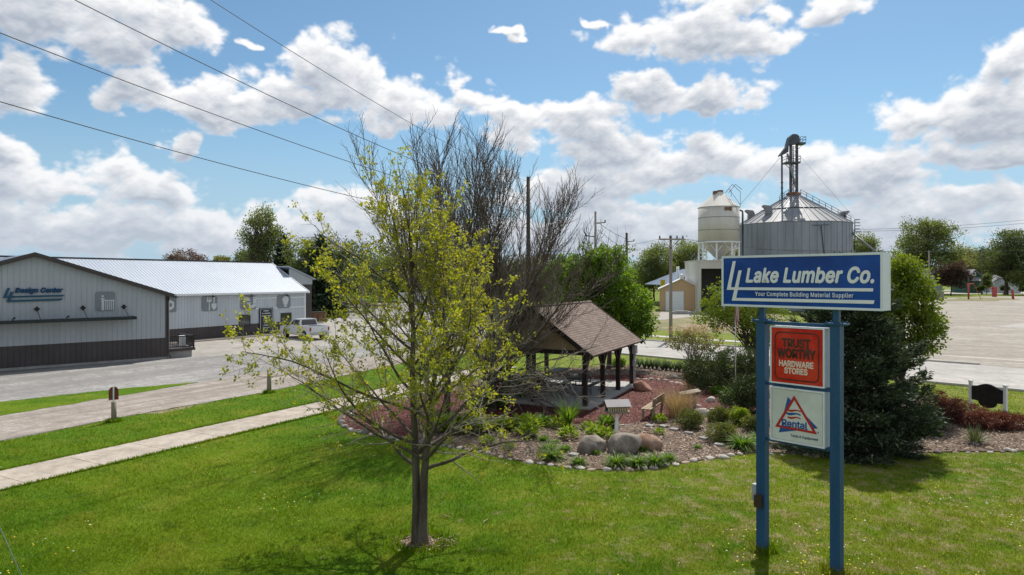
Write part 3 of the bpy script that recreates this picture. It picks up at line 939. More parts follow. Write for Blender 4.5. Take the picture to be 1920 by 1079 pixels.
def slope(mb, a, b, c, d, thick, pitch=0.0, rh=0.020, rw=0.05):
    """Roof slab: a-b the eave, d-c the ridge (a under d); ribs run from eave to ridge."""
    a, b, c, d = map(Vector, (a, b, c, d))
    nr = (b - a).cross(d - a).normalized()
    if nr.z < 0: nr = -nr
    top = [a, b, c, d]
    bot = [p - nr * thick for p in top]
    flip = (b - a).cross(d - a).z < 0
    fs = [(0, 1, 2, 3), (7, 6, 5, 4), (0, 4, 5, 1), (1, 5, 6, 2), (2, 6, 7, 3), (3, 7, 4, 0)]
    if flip: fs = [f[::-1] for f in fs]
    mb.add(top + bot, fs)
    if pitch:
        L = (b - a).length
        e = (b - a).normalized()
        t = pitch / 2
        while t < L - rw:
            f = t / L
            p, q = a.lerp(b, f), d.lerp(c, f)
            mb.add([p, p + e * rw, q + e * rw, q, p + nr * rh + e * 0.012, p + nr * rh + e * (rw - 0.012), q + nr * rh + e * (rw - 0.012), q + nr * rh + e * 0.012],
                   [(4, 5, 6, 7), (0, 4, 7, 3), (1, 2, 6, 5), (0, 1, 5, 4)])
            t += pitch


def uplight(parent, x, z, y=0.0, s=1.0):
    """Gooseneck barn lamp on a wall."""
    mb = MB()
    mb.tube([(x, y, z), (x, y - 0.18 * s, z + 0.16 * s), (x, y - 0.42 * s, z + 0.12 * s), (x, y - 0.5 * s, z - 0.02 * s)], 0.025 * s, 6)
    mb.lathe([(0.05 * s, 0), (0.09 * s, -0.08 * s), (0.2 * s, -0.22 * s)], 12)
    n = 36
    for i in range(len(mb.v) - n, len(mb.v)):
        a = mb.v[i]
        mb.v[i] = (a[0] + x, a[1] + y - 0.5 * s, a[2] + z)
    return mb.build("gooseneck_lamp", M['black'], parent)


def front_block():
    C = (-24.4, 48.3)
    rot = R(43.3)
    t = thing("store_building", "grey steel gabled store front with a blue logo, dark awning and brown wainscot", "store", (*C, 0), rot)
    W, ze, zr, dep = 15.6, 4.64, 7.26, 16.0
    def ztop(x): return ze + (zr - ze) * (1 - abs(x + W / 2) / (W / 2)) - 0.10
    mb = MB(); ribbed(mb, -W, 0, 1.50, ztop, 0.0, 0.30, holes=(-W / 2,)); mb.build("siding_wall", M['siding'], t)
    mb = MB(); ribbed(mb, -W, 0, 0.17, lambda x: 1.50, -0.006, 0.30, t=0.086); mb.build("wainscot", M['wainscot'], t)
    mb = MB(); mb.box(-W - .02, 0.02, 0.012, dep, 0, 0.17); mb.build("foundation", M['foundation'], t)
    mb = MB()
    mb.box(-0.09, 0, 0.0801, dep, 0.17, ze - 0.05); mb.box(-W, -W + 0.09, 0.0801, dep, 0.17, ze - 0.05)
    mb.box(-W + 0.0901, -0.0901, dep - 0.1, dep, 0.17, ze)
    mb.build("side_wall", M['siding'], t)
    for a_, b_ in ((-0.13, 0.035), (-W - 0.035, -W + 0.13)):
        mb = MB(); mb.box(a_, b_, -0.04, 0.10, 0.17, ze - 0.12); mb.build("corner_trim", M['trim'], t)
    mb = MB()
    for s in (1, -1):
        xe = -W / 2 + s * (W / 2 + 0.35)
        zee = ze - 0.35 * (zr - ze) / (W / 2)
        a, b, c, d = (xe, -0.35, zee), (xe, dep, zee), (-W / 2, dep, zr), (-W / 2, -0.35, zr)
        slope(mb, a, b, c, d, 0.10, 0.3)
    mb.build("roof", M['roof_steel'], t)
    mb = MB()
    for s in (1, -1):
        xe = -W / 2 + s * (W / 2 + 0.38)
        zee = ze - 0.38 * (zr - ze) / (W / 2)
        mb.add([(xe, -0.40, zee - 0.22), (-W / 2, -0.40, zr - 0.22), (-W / 2, -0.40, zr + 0.07), (xe, -0.40, zee + 0.07),
                (xe, -0.353, zee - 0.22), (-W / 2, -0.353, zr - 0.22), (-W / 2, -0.353, zr + 0.07), (xe, -0.353, zee + 0.07)],
               [(0, 1, 2, 3), (7, 6, 5, 4), (0, 4, 5, 1), (3, 2, 6, 7), (0, 3, 7, 4)] if s < 0 else [(3, 2, 1, 0), (4, 5, 6, 7), (1, 5, 4, 0), (7, 6, 2, 3), (4, 7, 3, 0)])
    mb.build("rake_trim", M['trim'], t)
    # awning with its tie rods
    cx0, cx1 = -14.6, -2.28
    mb = MB(); mb.box(cx0, cx1, -1.15, -0.03, 2.98, 3.10); mb.box(cx0, cx1, -1.19, -1.151, 2.93, 3.13); mb.box(cx1 + .001, cx1 + 0.04, -1.19, -0.03, 2.93, 3.13)
    aw = mb.build("awning", M['canopy'], t)
    for x in (-2.75, -5.15, -7.65, -10.2, -12.8):
        mb = MB(); mb.tube([(x, -0.06, 3.72), (x + 0.05, -1.05, 3.11)], 0.018, 6)
        o = mb.build("tie_rod", M['black'], aw)
        q = 0.17
        mb = MB(); mb.prism_xz([(x, 3.76 - q), (x + q, 3.76), (x, 3.76 + q), (x - q, 3.76)], -0.07, -0.023); mb.build("tie_plate", M['black'], aw)
    for x in (-6.2, -9.0, -11.9):
        mb = MB(); mb.tube([(x, -0.9, 3.10), (x, -0.9, 3.22), (x + 0.10, -0.8, 3.26)], [0.03, 0.03, 0.07], 8); mb.build("flood_lamp", M['black'], aw)
    # blue lettering with its two L strokes
    f = lambda px: (lambda a: (a * C[1] - C[0]) / (math.cos(rot) - a * math.sin(rot)))((px - 960) / FPX)
    x0, x1 = f(5), f(120.5)
    L = x1 - x0
    zc0, zc1 = 4.23, 5.10
    X = lambda u: x0 + u * L
    Z = lambda v: zc0 + v * (zc1 - zc0)
    mb = MB()
    mb.prism_xz([(X(0.0), Z(0.30)), (X(0.97), Z(0.34)), (X(1.0), Z(0.46)), (X(0.055), Z(0.42)), (X(0.115), Z(1.0)), (X(0.07), Z(1.0))], -0.10, -0.023)
    mb.prism_xz([(X(0.055), Z(0.0)), (X(0.94), Z(0.06)), (X(0.97), Z(0.19)), (X(0.115), Z(0.13)), (X(0.165), Z(0.72)), (X(0.12), Z(0.72))], -0.104, -0.0235)
    mb.build("logo_strokes", M['logo_teal'], t)
    mb = MB(); text_mb(mb, "Design Center", X(0.185), X(0.975), Z(0.53), Z(1.02), -0.023, 0.08, 0.038, 0.25); mb.build("lettering", M['logo_blue'], t)
    # grey icon panel: baluster and newel
    a, b = f(178.5), f(215.5)
    icon_panel(t, a, b, 3.52, 4.80, -0.023, 'railing')
    # porch at the corner
    mb = MB(); mb.box(0.05, 1.75, 0.25, 3.6, 0, 0.48); mb.build("porch_base", M['foundation'], t)
    mb = MB(); mb.box(0.05, 1.95, 0.10, 3.7, 0.481, 0.66); mb.build("porch_deck", M['trim'], t)
    mb = MB()
    pts = [(0.14, 0.2), (1.85, 0.2), (1.85, 3.6)]
    for (a, b) in zip(pts[:-1], pts[1:]):
        for z in (0.78, 1.52):
            mb.bar((a[0], a[1], z), (b[0], b[1], z), 0.07, 0.07)
        n = int(math.hypot(b[0] - a[0], b[1] - a[1]) / 0.13)
        for i in range(1, n):
            q = (a[0] + (b[0] - a[0]) * i / n, a[1] + (b[1] - a[1]) * i / n)
            mb.bar((*q, 0.79), (*q, 1.50), 0.03)
    for q in pts: mb.bar((*q, 0.66), (*q, 1.60), 0.10)
    mb.build("porch_railing", M['black'], t)
    mb = MB(); mb.box(1.30, 1.62, 1.2, 1.6, 0.661, 1.42); mb.box(1.26, 1.66, 1.15, 1.65, 1.421, 1.47); mb.build("porch_bin", M['white_paint'], t)
    mb = MB(); mb.tube([(0.08, -0.06, 4.4), (0.08, -0.06, 0.35), (0.16, -0.30, 0.12)], 0.05, 6); mb.build("downspout", M['trim'], t)
    return t


def icon_panel(parent, a, b, z0, z1, y, kind):
    """Rounded grey square with a pale pictogram."""
    w, h = b - a, z1 - z0
    mb = MB(); mb.prism_xz(rrect(a, b, z0, z1, 0.13 * w), y - 0.03, y); p = mb.build("icon_panel", M['panel_grey'], parent)
    X = lambda u: a + u * w
    Z = lambda v: z0 + v * h
    mb = MB()
    ya, yb = y - 0.042, y - 0.03
    P = lambda pts: mb.prism_xz([(X(u), Z(v)) for u, v in pts], ya, yb)
    def disc(u, v, r, n=14, r2=None): P([(u + r * math.cos(2 * PI * i / n), v + (r2 or r) * math.sin(2 * PI * i / n)) for i in range(n)])
    if kind == 'railing':
        disc(0.36, 0.76, 0.06)
        P([(0.27, 0.60), (0.46, 0.60), (0.46, 0.66), (0.27, 0.66)])
        P([(0.31, 0.03), (0.43, 0.03), (0.43, 0.595), (0.31, 0.595)])
        P([(0.435, 0.52), (0.97, 0.52), (0.97, 0.57), (0.435, 0.57)])
        for u in (0.50, 0.60, 0.70, 0.80, 0.90): P([(u, 0.03), (u + 0.045, 0.03), (u + 0.045, 0.515), (u, 0.515)])
    elif kind == 'nut':
        h6 = [(0.5 + 0.34 * math.cos(R(30 + 60 * i)), 0.47 + 0.34 * math.sin(R(30 + 60 * i))) for i in range(6)]
        h6b = [(0.5 + 0.15 * math.cos(R(30 + 60 * i)), 0.47 + 0.15 * math.sin(R(30 + 60 * i))) for i in range(6)]
        for i in range(6):
            j = (i + 1) % 6
            P([h6b[i], h6[i], h6[j], h6b[j]])
    elif kind == 'trowel':
        for u in (0.30, 0.42, 0.54): P([(u, 0.74), (u + 0.07, 0.74), (u + 0.06, 0.98), (u + 0.01, 0.98)])
        P([(0.30, 0.62), (0.61, 0.62), (0.61, 0.738), (0.30, 0.738)])
        P([(0.43, 0.04), (0.51, 0.04), (0.49, 0.615), (0.44, 0.615)])
        P([(0.60, 0.50), (0.96, 0.50), (0.94, 0.24), (0.78, 0.05), (0.62, 0.24)])
        P([(0.74, 0.505), (0.81, 0.505), (0.84, 0.98), (0.74, 0.98)])
    elif kind == 'pipe':
        n = 9
        arc = lambda cx, cy, r0, r1, a0, a1: [(cx + r1 * math.cos(R(a0 + (a1 - a0) * i / n)), cy + r1 * math.sin(R(a0 + (a1 - a0) * i / n))) for i in range(n + 1)] + \
            [(cx + r0 * math.cos(R(a1 + (a0 - a1) * i / n)), cy + r0 * math.sin(R(a1 + (a0 - a1) * i / n))) for i in range(n + 1)]
        P([(0.16, 0.62), (0.25, 0.62), (0.25, 0.92), (0.16, 0.92)])
        P(arc(0.30, 0.62, 0.04, 0.32, 0, 90))
        P([(0.36, 0.42), (0.66, 0.42), (0.66, 0.51), (0.36, 0.51)])
        P(arc(0.70, 0.40, 0.10, 0.33, 180, 355))
        P([(0.80, 0.41), (1.02, 0.41), (1.02, 0.80), (0.80, 0.80)])
        P([(0.78, 0.83), (1.04, 0.83), (1.04, 0.92), (0.78, 0.92)])
    else:
        P([(0.62 + 0.24 * math.cos(R(t)), 0.66 + 0.27 * math.sin(R(t))) for t in range(-30, 211, 20)] + [(0.50, 0.25), (0.74, 0.25)])
        P([(0.51, 0.10), (0.73, 0.10), (0.73, 0.22), (0.51, 0.22)])
    mb.build("pictogram", M['icon_white'], p)


def wing_block():
    O = (-22.1, 73.0)
    rot = math.atan2(0.857, 0.515)
    ux, uy = math.cos(rot), math.sin(rot)
    t = thing("store_wing", "long white steel store wing with a pale ribbed roof, icon panels and two windows", "store", (*O, 0), rot)
    W, dep, ze, zr = 42.0, 11.4, 4.40, 7.42
    fx = lambda px: (lambda a: (a * O[1] - O[0]) / (ux - a * uy))((px - 960) / FPX)
    D = lambda x: O[1] + x * uy
    zp = lambda px, py: zat(py, D(fx(px)))
    mb = MB(); ribbed(mb, -W, 0, 1.22, lambda x: ze - 0.02, 0.0, 0.30); mb.build("siding_wall", M['siding_light'], t)
    mb = MB(); ribbed(mb, -W, 0, 0.05, lambda x: 1.22, -0.006, 0.30, t=0.086); mb.build("wainscot", M['wainscot'], t)
    mb = MB(); mb.box(-0.1, 0, 0.0801, dep, 0.0, ze - 0.04); mb.prism_xz([(0, 0), (1, 0), (1, 1), (0, 1)], 0, 0.001)
    mb.v = mb.v[:8]; mb.f = mb.f[:6]; mb.m = mb.m[:6]; mb.sm = mb.sm[:6]
    mb.add([(-0.1, 0, ze - 0.04), (-0.1, dep, ze - 0.04), (-0.1, dep / 2, zr - 0.12), (0, 0, ze - 0.04), (0, dep, ze - 0.04), (0, dep / 2, zr - 0.12)], [(0, 2, 1), (3, 4, 5)])
    mb.build("end_wall", M['wainscot'], t)
    mb = MB()
    slope(mb, (-W, -0.3, ze - 0.15), (0.25, -0.3, ze - 0.15), (0.25, dep / 2, zr), (-W, dep / 2, zr), 0.08, 0.30)
    slope(mb, (0.25, dep + 0.3, ze - 0.15), (-W, dep + 0.3, ze - 0.15), (-W, dep / 2, zr), (0.25, dep / 2, zr), 0.08, 0.30)
    mb.build("roof", M['roof_steel'], t)
    mb = MB(); mb.box(-W, 0.27, -0.40, -0.302, ze - 0.27, ze - 0.09); mb.build("gutter", M['white_trim'], t)
    mb = MB(); mb.box(-W, 0.26, dep / 2 - 0.14, dep / 2 + 0.14, zr + 0.0, zr + 0.075); mb.build("ridge_cap", M['trim'], t)
    mb = MB()
    for s in (1,):
        mb.add([(0.26, -0.32, ze - 0.32), (0.26, dep / 2, zr - 0.17), (0.26, dep / 2, zr + 0.05), (0.26, -0.32, ze - 0.10), (0.32, -0.32, ze - 0.32), (0.32, dep / 2, zr - 0.17), (0.32, dep / 2, zr + 0.05), (0.32, -0.32, ze - 0.10)],
               [(0, 3, 2, 1), (4, 5, 6, 7), (3, 7, 6, 2), (0, 1, 5, 4), (0, 4, 7, 3)])
    mb.build("rake_trim", M['white_trim'], t)
    mb = MB(); mb.box(-0.14, 0.03, -0.04, 0.1, 0.05, ze - 0.12); mb.build("corner_trim", M['white_trim'], t)
    mb = MB()
    for z in (3.66, 2.62):
        mb.box(fx(479), -0.15, -0.045, -0.022, z, z + 0.09)
    mb.build("sign_rail", M['white_trim'], t)
    for px0, px1, py0, py1, kd in ((307, 330, 557, 585.5, 'nut'), (378, 406.5, 556, 583.5, 'trowel'), (451, 479, 555, 580.5, 'pipe'), (519, 543.5, 554, 578, 'bulb')):
        pm = (px0 + px1) / 2
        icon_panel(t, fx(px0), fx(px1), zp(pm, py1), zp(pm, py0), -0.047, kd)
        uplight(t, fx(pm - (-6 if kd == 'nut' else -2)), zp(pm, py0) + 0.12, -0.02, 0.85)
    for px0, px1, py0, py1 in ((447.5, 469, 590.5, 611), (526, 546, 587, 607.5)):
        pm = (px0 + px1) / 2
        a, b, z0, z1 = fx(px0), fx(px1), zp(pm, py1), zp(pm, py0)
        mb = MB(); mb.box(a, b, -0.06, -0.028, z0, z0 + 0.09); mb.box(a, b, -0.06, -0.028, z1 - 0.09, z1)
        mb.box(a, a + 0.09, -0.06, -0.028, z0 + .0901, z1 - .0901); mb.box(b - 0.09, b, -0.06, -0.028, z0 + .0901, z1 - .0901)
        wn = mb.build("window", M['black'], t)
        mb = MB(); mb.box(a + 0.09, b - 0.09, -0.045, -0.030, z0 + 0.09, z1 - 0.09); mb.build("pane", M['glass'], wn)
    a, b, z0, z1 = fx(485), fx(511), zp(498, 622.5), zp(498, 578)
    mb = MB(); mb.box(a, b, -0.10, -0.03, z0, z1); bd = mb.build("sign_board", M['board_blue'], t)
    w, h = b - a, z1 - z0
    mb = MB()
    for q in ((.07, .93, .035, .043), (.07, .93, .957, .965)): mb.box(a + q[0] * w, a + q[1] * w, -0.108, -0.1, z0 + q[2] * h, z0 + q[3] * h)
    for u in (.07, .91): mb.box(a + u * w, a + (u + .02) * w, -0.108, -0.1, z0 + .0431 * h, z0 + .9569 * h)
    mb.build("border_line", M['letter_white'], bd)
    for i, (s, u0, u1, v0, v1) in enumerate((("PAINT", .30, .70, .86, .905), ("PLUMBING", .20, .80, .755, .80), ("HARDWARE", .17, .83, .65, .695), ("LAWN &", .29, .71, .545, .59),
                                             ("GARDEN", .28, .72, .475, .52), ("TOOLS", .32, .68, .37, .415), ("LUMBER", .26, .74, .262, .307), ("RENTAL", .26, .74, .155, .20))):
        mb = MB()
        text_mb(mb, s, a + u0 * w, a + u1 * w, z0 + v0 * h, z0 + v1 * h, -0.10, 0.012, 0.02)
        mb.build("lettering", M['letter_white'], bd)
    mb = MB(); mb.box(a + .43 * w, a + .57 * w, -0.112, -0.1, z0 + .065 * h, z0 + .115 * h); mb.build("emblem", M['yellow'], bd)
    mb = MB(); mb.box(-W, 0.0, -1.2, -0.02, 0.02, 0.13); mb.build("walkway", M['walk'], t)
    # dark annex against the far end
    an = thing("store_annex", "dark brown annex with a sloping roof at the end of the white store wing", "annex", (O[0] + 0.06 * ux - 3 * uy, O[1] + 0.06 * uy + 3 * ux, 0), rot)
    mb = MB(); mb.prism_xz([(0.3, 0), (3.6, 0), (3.6, 5.75), (0.3, 6.9)], 0, 0.1); mb.prism_xz([(0.3, 0), (3.6, 0), (3.6, 5.75), (0.3, 6.9)], 8.0, 8.1)
    mb.box(3.5, 3.6, 0.1001, 7.9999, 0, 5.7); mb.build("wall", M['wainscot'], an)
    mb = MB(); mb.prism_xz([(0.35, 5.0), (3.62, 5.0), (3.62, 5.75), (0.35, 6.9)], -0.06, -0.002); mb.build("upper_siding", M['siding'], an)
    mb = MB(); slope(mb, (4.0, -0.3, 5.62), (4.0, 8.3, 5.62), (0.1, 8.3, 7.02), (0.1, -0.3, 7.02), 0.10, 0.3); mb.build("roof", M['roof_steel'], an)


# ================================================================== the pylon sign
def pylon_sign():
    L0 = Vector((5.25, 14.30)); R0 = Vector((6.28, 13.20))
    u = (R0 - L0).normalized()
    span = (R0 - L0).length
    rot = math.atan2(u.y, u.x)
    t = thing("pylon_sign", "tall blue two-post roadside sign with three white-framed cabinets", "sign", (L0.x, L0.y, 0), rot)
    for x in (0.0, span):
        mb = MB()
        w = 0.095
        mb.box(x - w, x + w, -w, w, 0, 4.80)
        p = mb.build("post", M['sign_pole'], t)
        mb = MB(); mb.box(x - 0.19, x + 0.19, -0.15, 0.15, 4.801, 4.83)
        for dx in (-0.15, 0.15):
            for dy in (-0.11, 0.11): mb.tube([(x + dx, dy, 4.775), (x + dx, dy, 4.87)], 0.018, 6)
        mb.build("flange", M['sign_pole'], p)
        mb = MB(); mb.box(x - 0.055, x + 0.055, -0.055, 0.055, 4.831, 5.099); mb.build("upper_tube", M['sign_pole'], p)
    for z, (ya, yb) in ((4.745, (-0.045, 0.045)), (3.485, (-0.03, 0.03)), (2.325, (-0.03, 0.03))):
        mb = MB(); mb.box(0.0951, span - 0.0951, ya, yb, z, z + 0.06); mb.build("crossbar", M['sign_pole'], t)

    def cabinet(name, x0, x1, z0, z1, d, fr, face):
        mb = MB()
        mb.box(x0 + 0.004, x1 - 0.004, -d / 2 + 0.03, d / 2 - 0.03, z0 + 0.004, z1 - 0.004)
        for y0, y1 in ((-d / 2, -d / 2 + 0.0299), (d / 2 - 0.0299, d / 2)):
            mb.box(x0, x1, y0, y1, z0, z0 + fr); mb.box(x0, x1, y0, y1, z1 - fr, z1)
            mb.box(x0, x0 + fr, y0, y1, z0 + fr, z1 - fr); mb.box(x1 - fr, x1, y0, y1, z0 + fr, z1 - fr)
        c = mb.build(name, M['sign_white'], t)
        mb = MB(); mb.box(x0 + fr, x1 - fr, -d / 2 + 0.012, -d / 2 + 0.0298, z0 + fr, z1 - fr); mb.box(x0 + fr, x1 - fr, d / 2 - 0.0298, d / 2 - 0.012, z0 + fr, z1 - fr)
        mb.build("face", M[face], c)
        return c, -d / 2 + 0.012

    # main cabinet
    X0, X1, Z0, Z1 = -0.835, 2.40, 5.10, 6.175
    c, y = cabinet("main_cabinet", X0, X1, Z0, Z1, 0.40, 0.045, 'sign_blue')
    # positions measured on the photograph's sign face
    def fu(px):
        a = (px - 960) / FPX
        o = Vector((L0.x, L0.y)) + Vector((u.y, -u.x)) * 0.19
        return (a * o.y - o.x) / (u.x - a * u.y)
    def fz(px, py):
        o = Vector((L0.x, L0.y)) + Vector((u.y, -u.x)) * 0.19
        return zat(py, o.y + fu(px) * u.y)
    Q = lambda px, py: (fu(px), fz(px, py))
    mb = MB()
    mb.prism_xz([Q(1363, 544), Q(1637, 540.5), Q(1637.5, 546.5), Q(1369.5, 538.8), Q(1380, 490), Q(1374, 490)], y - 0.012, y)
    mb.v = []; mb.f = []; mb.m = []; mb.sm = []
    mb.prism_xz([Q(1363, 543.8), Q(1637, 547), Q(1637.7, 541), Q(1370.5, 539), Q(1379.8, 490), Q(1374.4, 490)], y - 0.012, y - 0.0001)
    mb.prism_xz([Q(1372.5, 564), Q(1638.2, 570.3), Q(1639.8, 563.5), Q(1380.5, 559), Q(1390.8, 507.5), Q(1385.3, 507.5)], y - 0.0125, y - 0.0002)
    mb.build("logo_strokes", M['letter_cream'], c)
    mb = MB()
    zt = lambda a, b, px: fz(px, a)
    text_mb(mb, "Lake Lumber Co.", fu(1398.3), fu(1639.5), fz(1520, 531.5), fz(1520, 501.0), y, 0.012, 0.030, 0.22, 1.03)
    mb.build("lettering", M['letter_cream'], c)
    mb = MB()
    text_mb(mb, "Your Complete Building Material Supplier", fu(1416), fu(1600), fz(1500, 559.0), fz(1500, 548.5), y, 0.010, 0.010, spacing=1.08)
    mb.build("tagline", M['letter_cream'], c)

    # red cabinet
    x0, x1, z0, z1 = 0.225, 1.325, 3.555, 4.725
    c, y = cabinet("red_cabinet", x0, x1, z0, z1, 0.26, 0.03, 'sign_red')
    w, h = x1 - x0, z1 - z0
    X = lambda a: x0 + a * w
    Z = lambda b: z0 + b * h
    mb = MB()
    ring = rrect(X(.085), X(.905), Z(.075), Z(.905), 0.11); ring2 = rrect(X(.105), X(.885), Z(.094), Z(.886), 0.095)
    n = len(ring)
    for i in range(n):
        j = (i + 1) % n
        mb.prism_xz([ring2[i], ring[i], ring[j], ring2[j]], y - 0.006, y - 0.0001)
    mb.build("border_line", M['letter_black'], c)
    mb = MB()
    text_mb(mb, "TRUST", X(.225), X(.745), Z(.635), Z(.80), y, 0.008, 0.034)
    mb.box(X(.675), X(.72), y - 0.009, y, Z(.50), Z(.66))
    text_mb(mb, "WORTHY", X(.135), X(.845), Z(.455), Z(.625), y, 0.010, 0.034)
    mb.build("lettering", M['letter_black'], c)
    mb = MB()
    text_mb(mb, "HARDWARE", X(.17), X(.805), Z(.305), Z(.415), y, 0.008, 0.034)
    text_mb(mb, "STORES", X(.27), X(.70), Z(.185), Z(.295), y, 0.008, 0.034)
    mb.build("pale_lettering", M['letter_pink'], c)

    # cream cabinet with the triangle emblem
    z0, z1 = 2.385, 3.485
    c, y = cabinet("cream_cabinet", x0, x1, z0, z1, 0.26, 0.03, 'sign_cream')
    h = z1 - z0
    # slim dark line round the face
    mb = MB()
    ring = rrect(X(.035), X(.965), Z(.035), Z(.965), 0.01, 2); ring2 = rrect(X(.039), X(.961), Z(.039), Z(.961), 0.009, 2)
    for i in range(len(ring)):
        j = (i + 1) % len(ring)
        mb.prism_xz([ring2[i], ring[i], ring[j], ring2[j]], y - 0.003, y - 0.0001)
    mb.build("seam_line", M['stone_tan'], c)
    T = [(X(.095), Z(.255)), (X(.87), Z(.235)), (X(.455), Z(.875))]
    cen = ((T[0][0] + T[1][0] + T[2][0]) / 3, (T[0][1] + T[1][1] + T[2][1]) / 3)
    B = [(X(.165), Z(.155)), (X(.885), Z(.345)), (X(.335), Z(.835))]
    mb = MB(); mb.prism_xz(B, y - 0.003, y - 0.0001); mb.build("emblem_shadow", M['rental_blue'], c)
    s = 0.80
    I = [(cen[0] + (p[0] - cen[0]) * s, cen[1] + (p[1] - cen[1]) * s) for p in T]
    mb = MB()
    for i in range(3):
        j = (i + 1) % 3
        mb.prism_xz([I[i], T[i], T[j], I[j]], y - 0.008, y - 0.0031)
    mb.build("emblem_triangle", M['rental_red'], c)
    s2 = 0.82
    I2 = [(cen[0] + (p[0] - cen[0]) * s2, cen[1] + (p[1] - cen[1]) * s2) for p in T]
    mb = MB(); mb.prism_xz(I2, y - 0.0055, y - 0.0032); mb.build("emblem_field", M['sign_cream'], c)

    def wave(zb, m, nm, u0=.335, u1=.575, th=.038):
        mb = MB()
        n = 12
        lo, hi = [], []
        for i in range(n + 1):
            f = i / n
            uu = u0 + (u1 - u0) * f
            zz = zb + 0.016 * math.sin(f * 2 * PI + PI)
            lo.append((X(uu), Z(zz))); hi.append((X(uu + (0.0)), Z(zz + th * (0.55 + 0.45 * math.sin(PI * min(1, f * 1.3 + .1))))))
        mb.prism_xz(lo + hi[::-1], y - 0.010, y - 0.0056)
        mb.build(nm, m, c)
    wave(.585, M['rental_red'], "wave_stripe"); wave(.52, M['rental_blue'], "wave_stripe", .31, .575, .045); wave(.455, M['rental_red'], "wave_stripe")
    mb = MB(); text_mb(mb, "Rental", X(.225), X(.70), Z(.285), Z(.42), y - 0.0056, 0.006, 0.025)
    for a, b in ((.225, .275), (.285, .335), (.47, .50), (.655, .70)): mb.box(X(a), X(b), y - 0.0118, y - 0.0056, Z(.285), Z(.298))
    mb.build("lettering", M['rental_blue'], c)
    mb = MB(); text_mb(mb, "Tools & Equipment", X(.385), X(.885), Z(.105), Z(.165), y, 0.006, 0.012); mb.build("tagline", M['rental_navy'], c)
    mb = MB()
    for i in range(12):
        a0, a1 = 2 * PI * i / 12, 2 * PI * (i + 1) / 12
        f = lambda r, a: (X(.885) + r * math.cos(a), Z(.27) + r * math.sin(a))
        mb.prism_xz([f(.010, a0), f(.014, a0), f(.014, a1), f(.010, a1)], y - 0.004, y - 0.0001)
    text_mb(mb, "R", X(.885) - .006, X(.885) + .006, Z(.27) - .007, Z(.27) + .007, y, 0.004, 0.0)
    mb.build("mark", M['rental_blue'], c)
    # switch boxes on the first post
    mb = MB(); mb.box(-0.21, -0.0951, -0.06, 0.06, 1.02, 1.36); mb.build("switch_box", M['meter_grey'], t)
    mb = MB(); mb.box(-0.10, 0.05, -0.19, -0.0951, 0.93, 1.19); mb.build("junction_box", M['brown_box'], t)


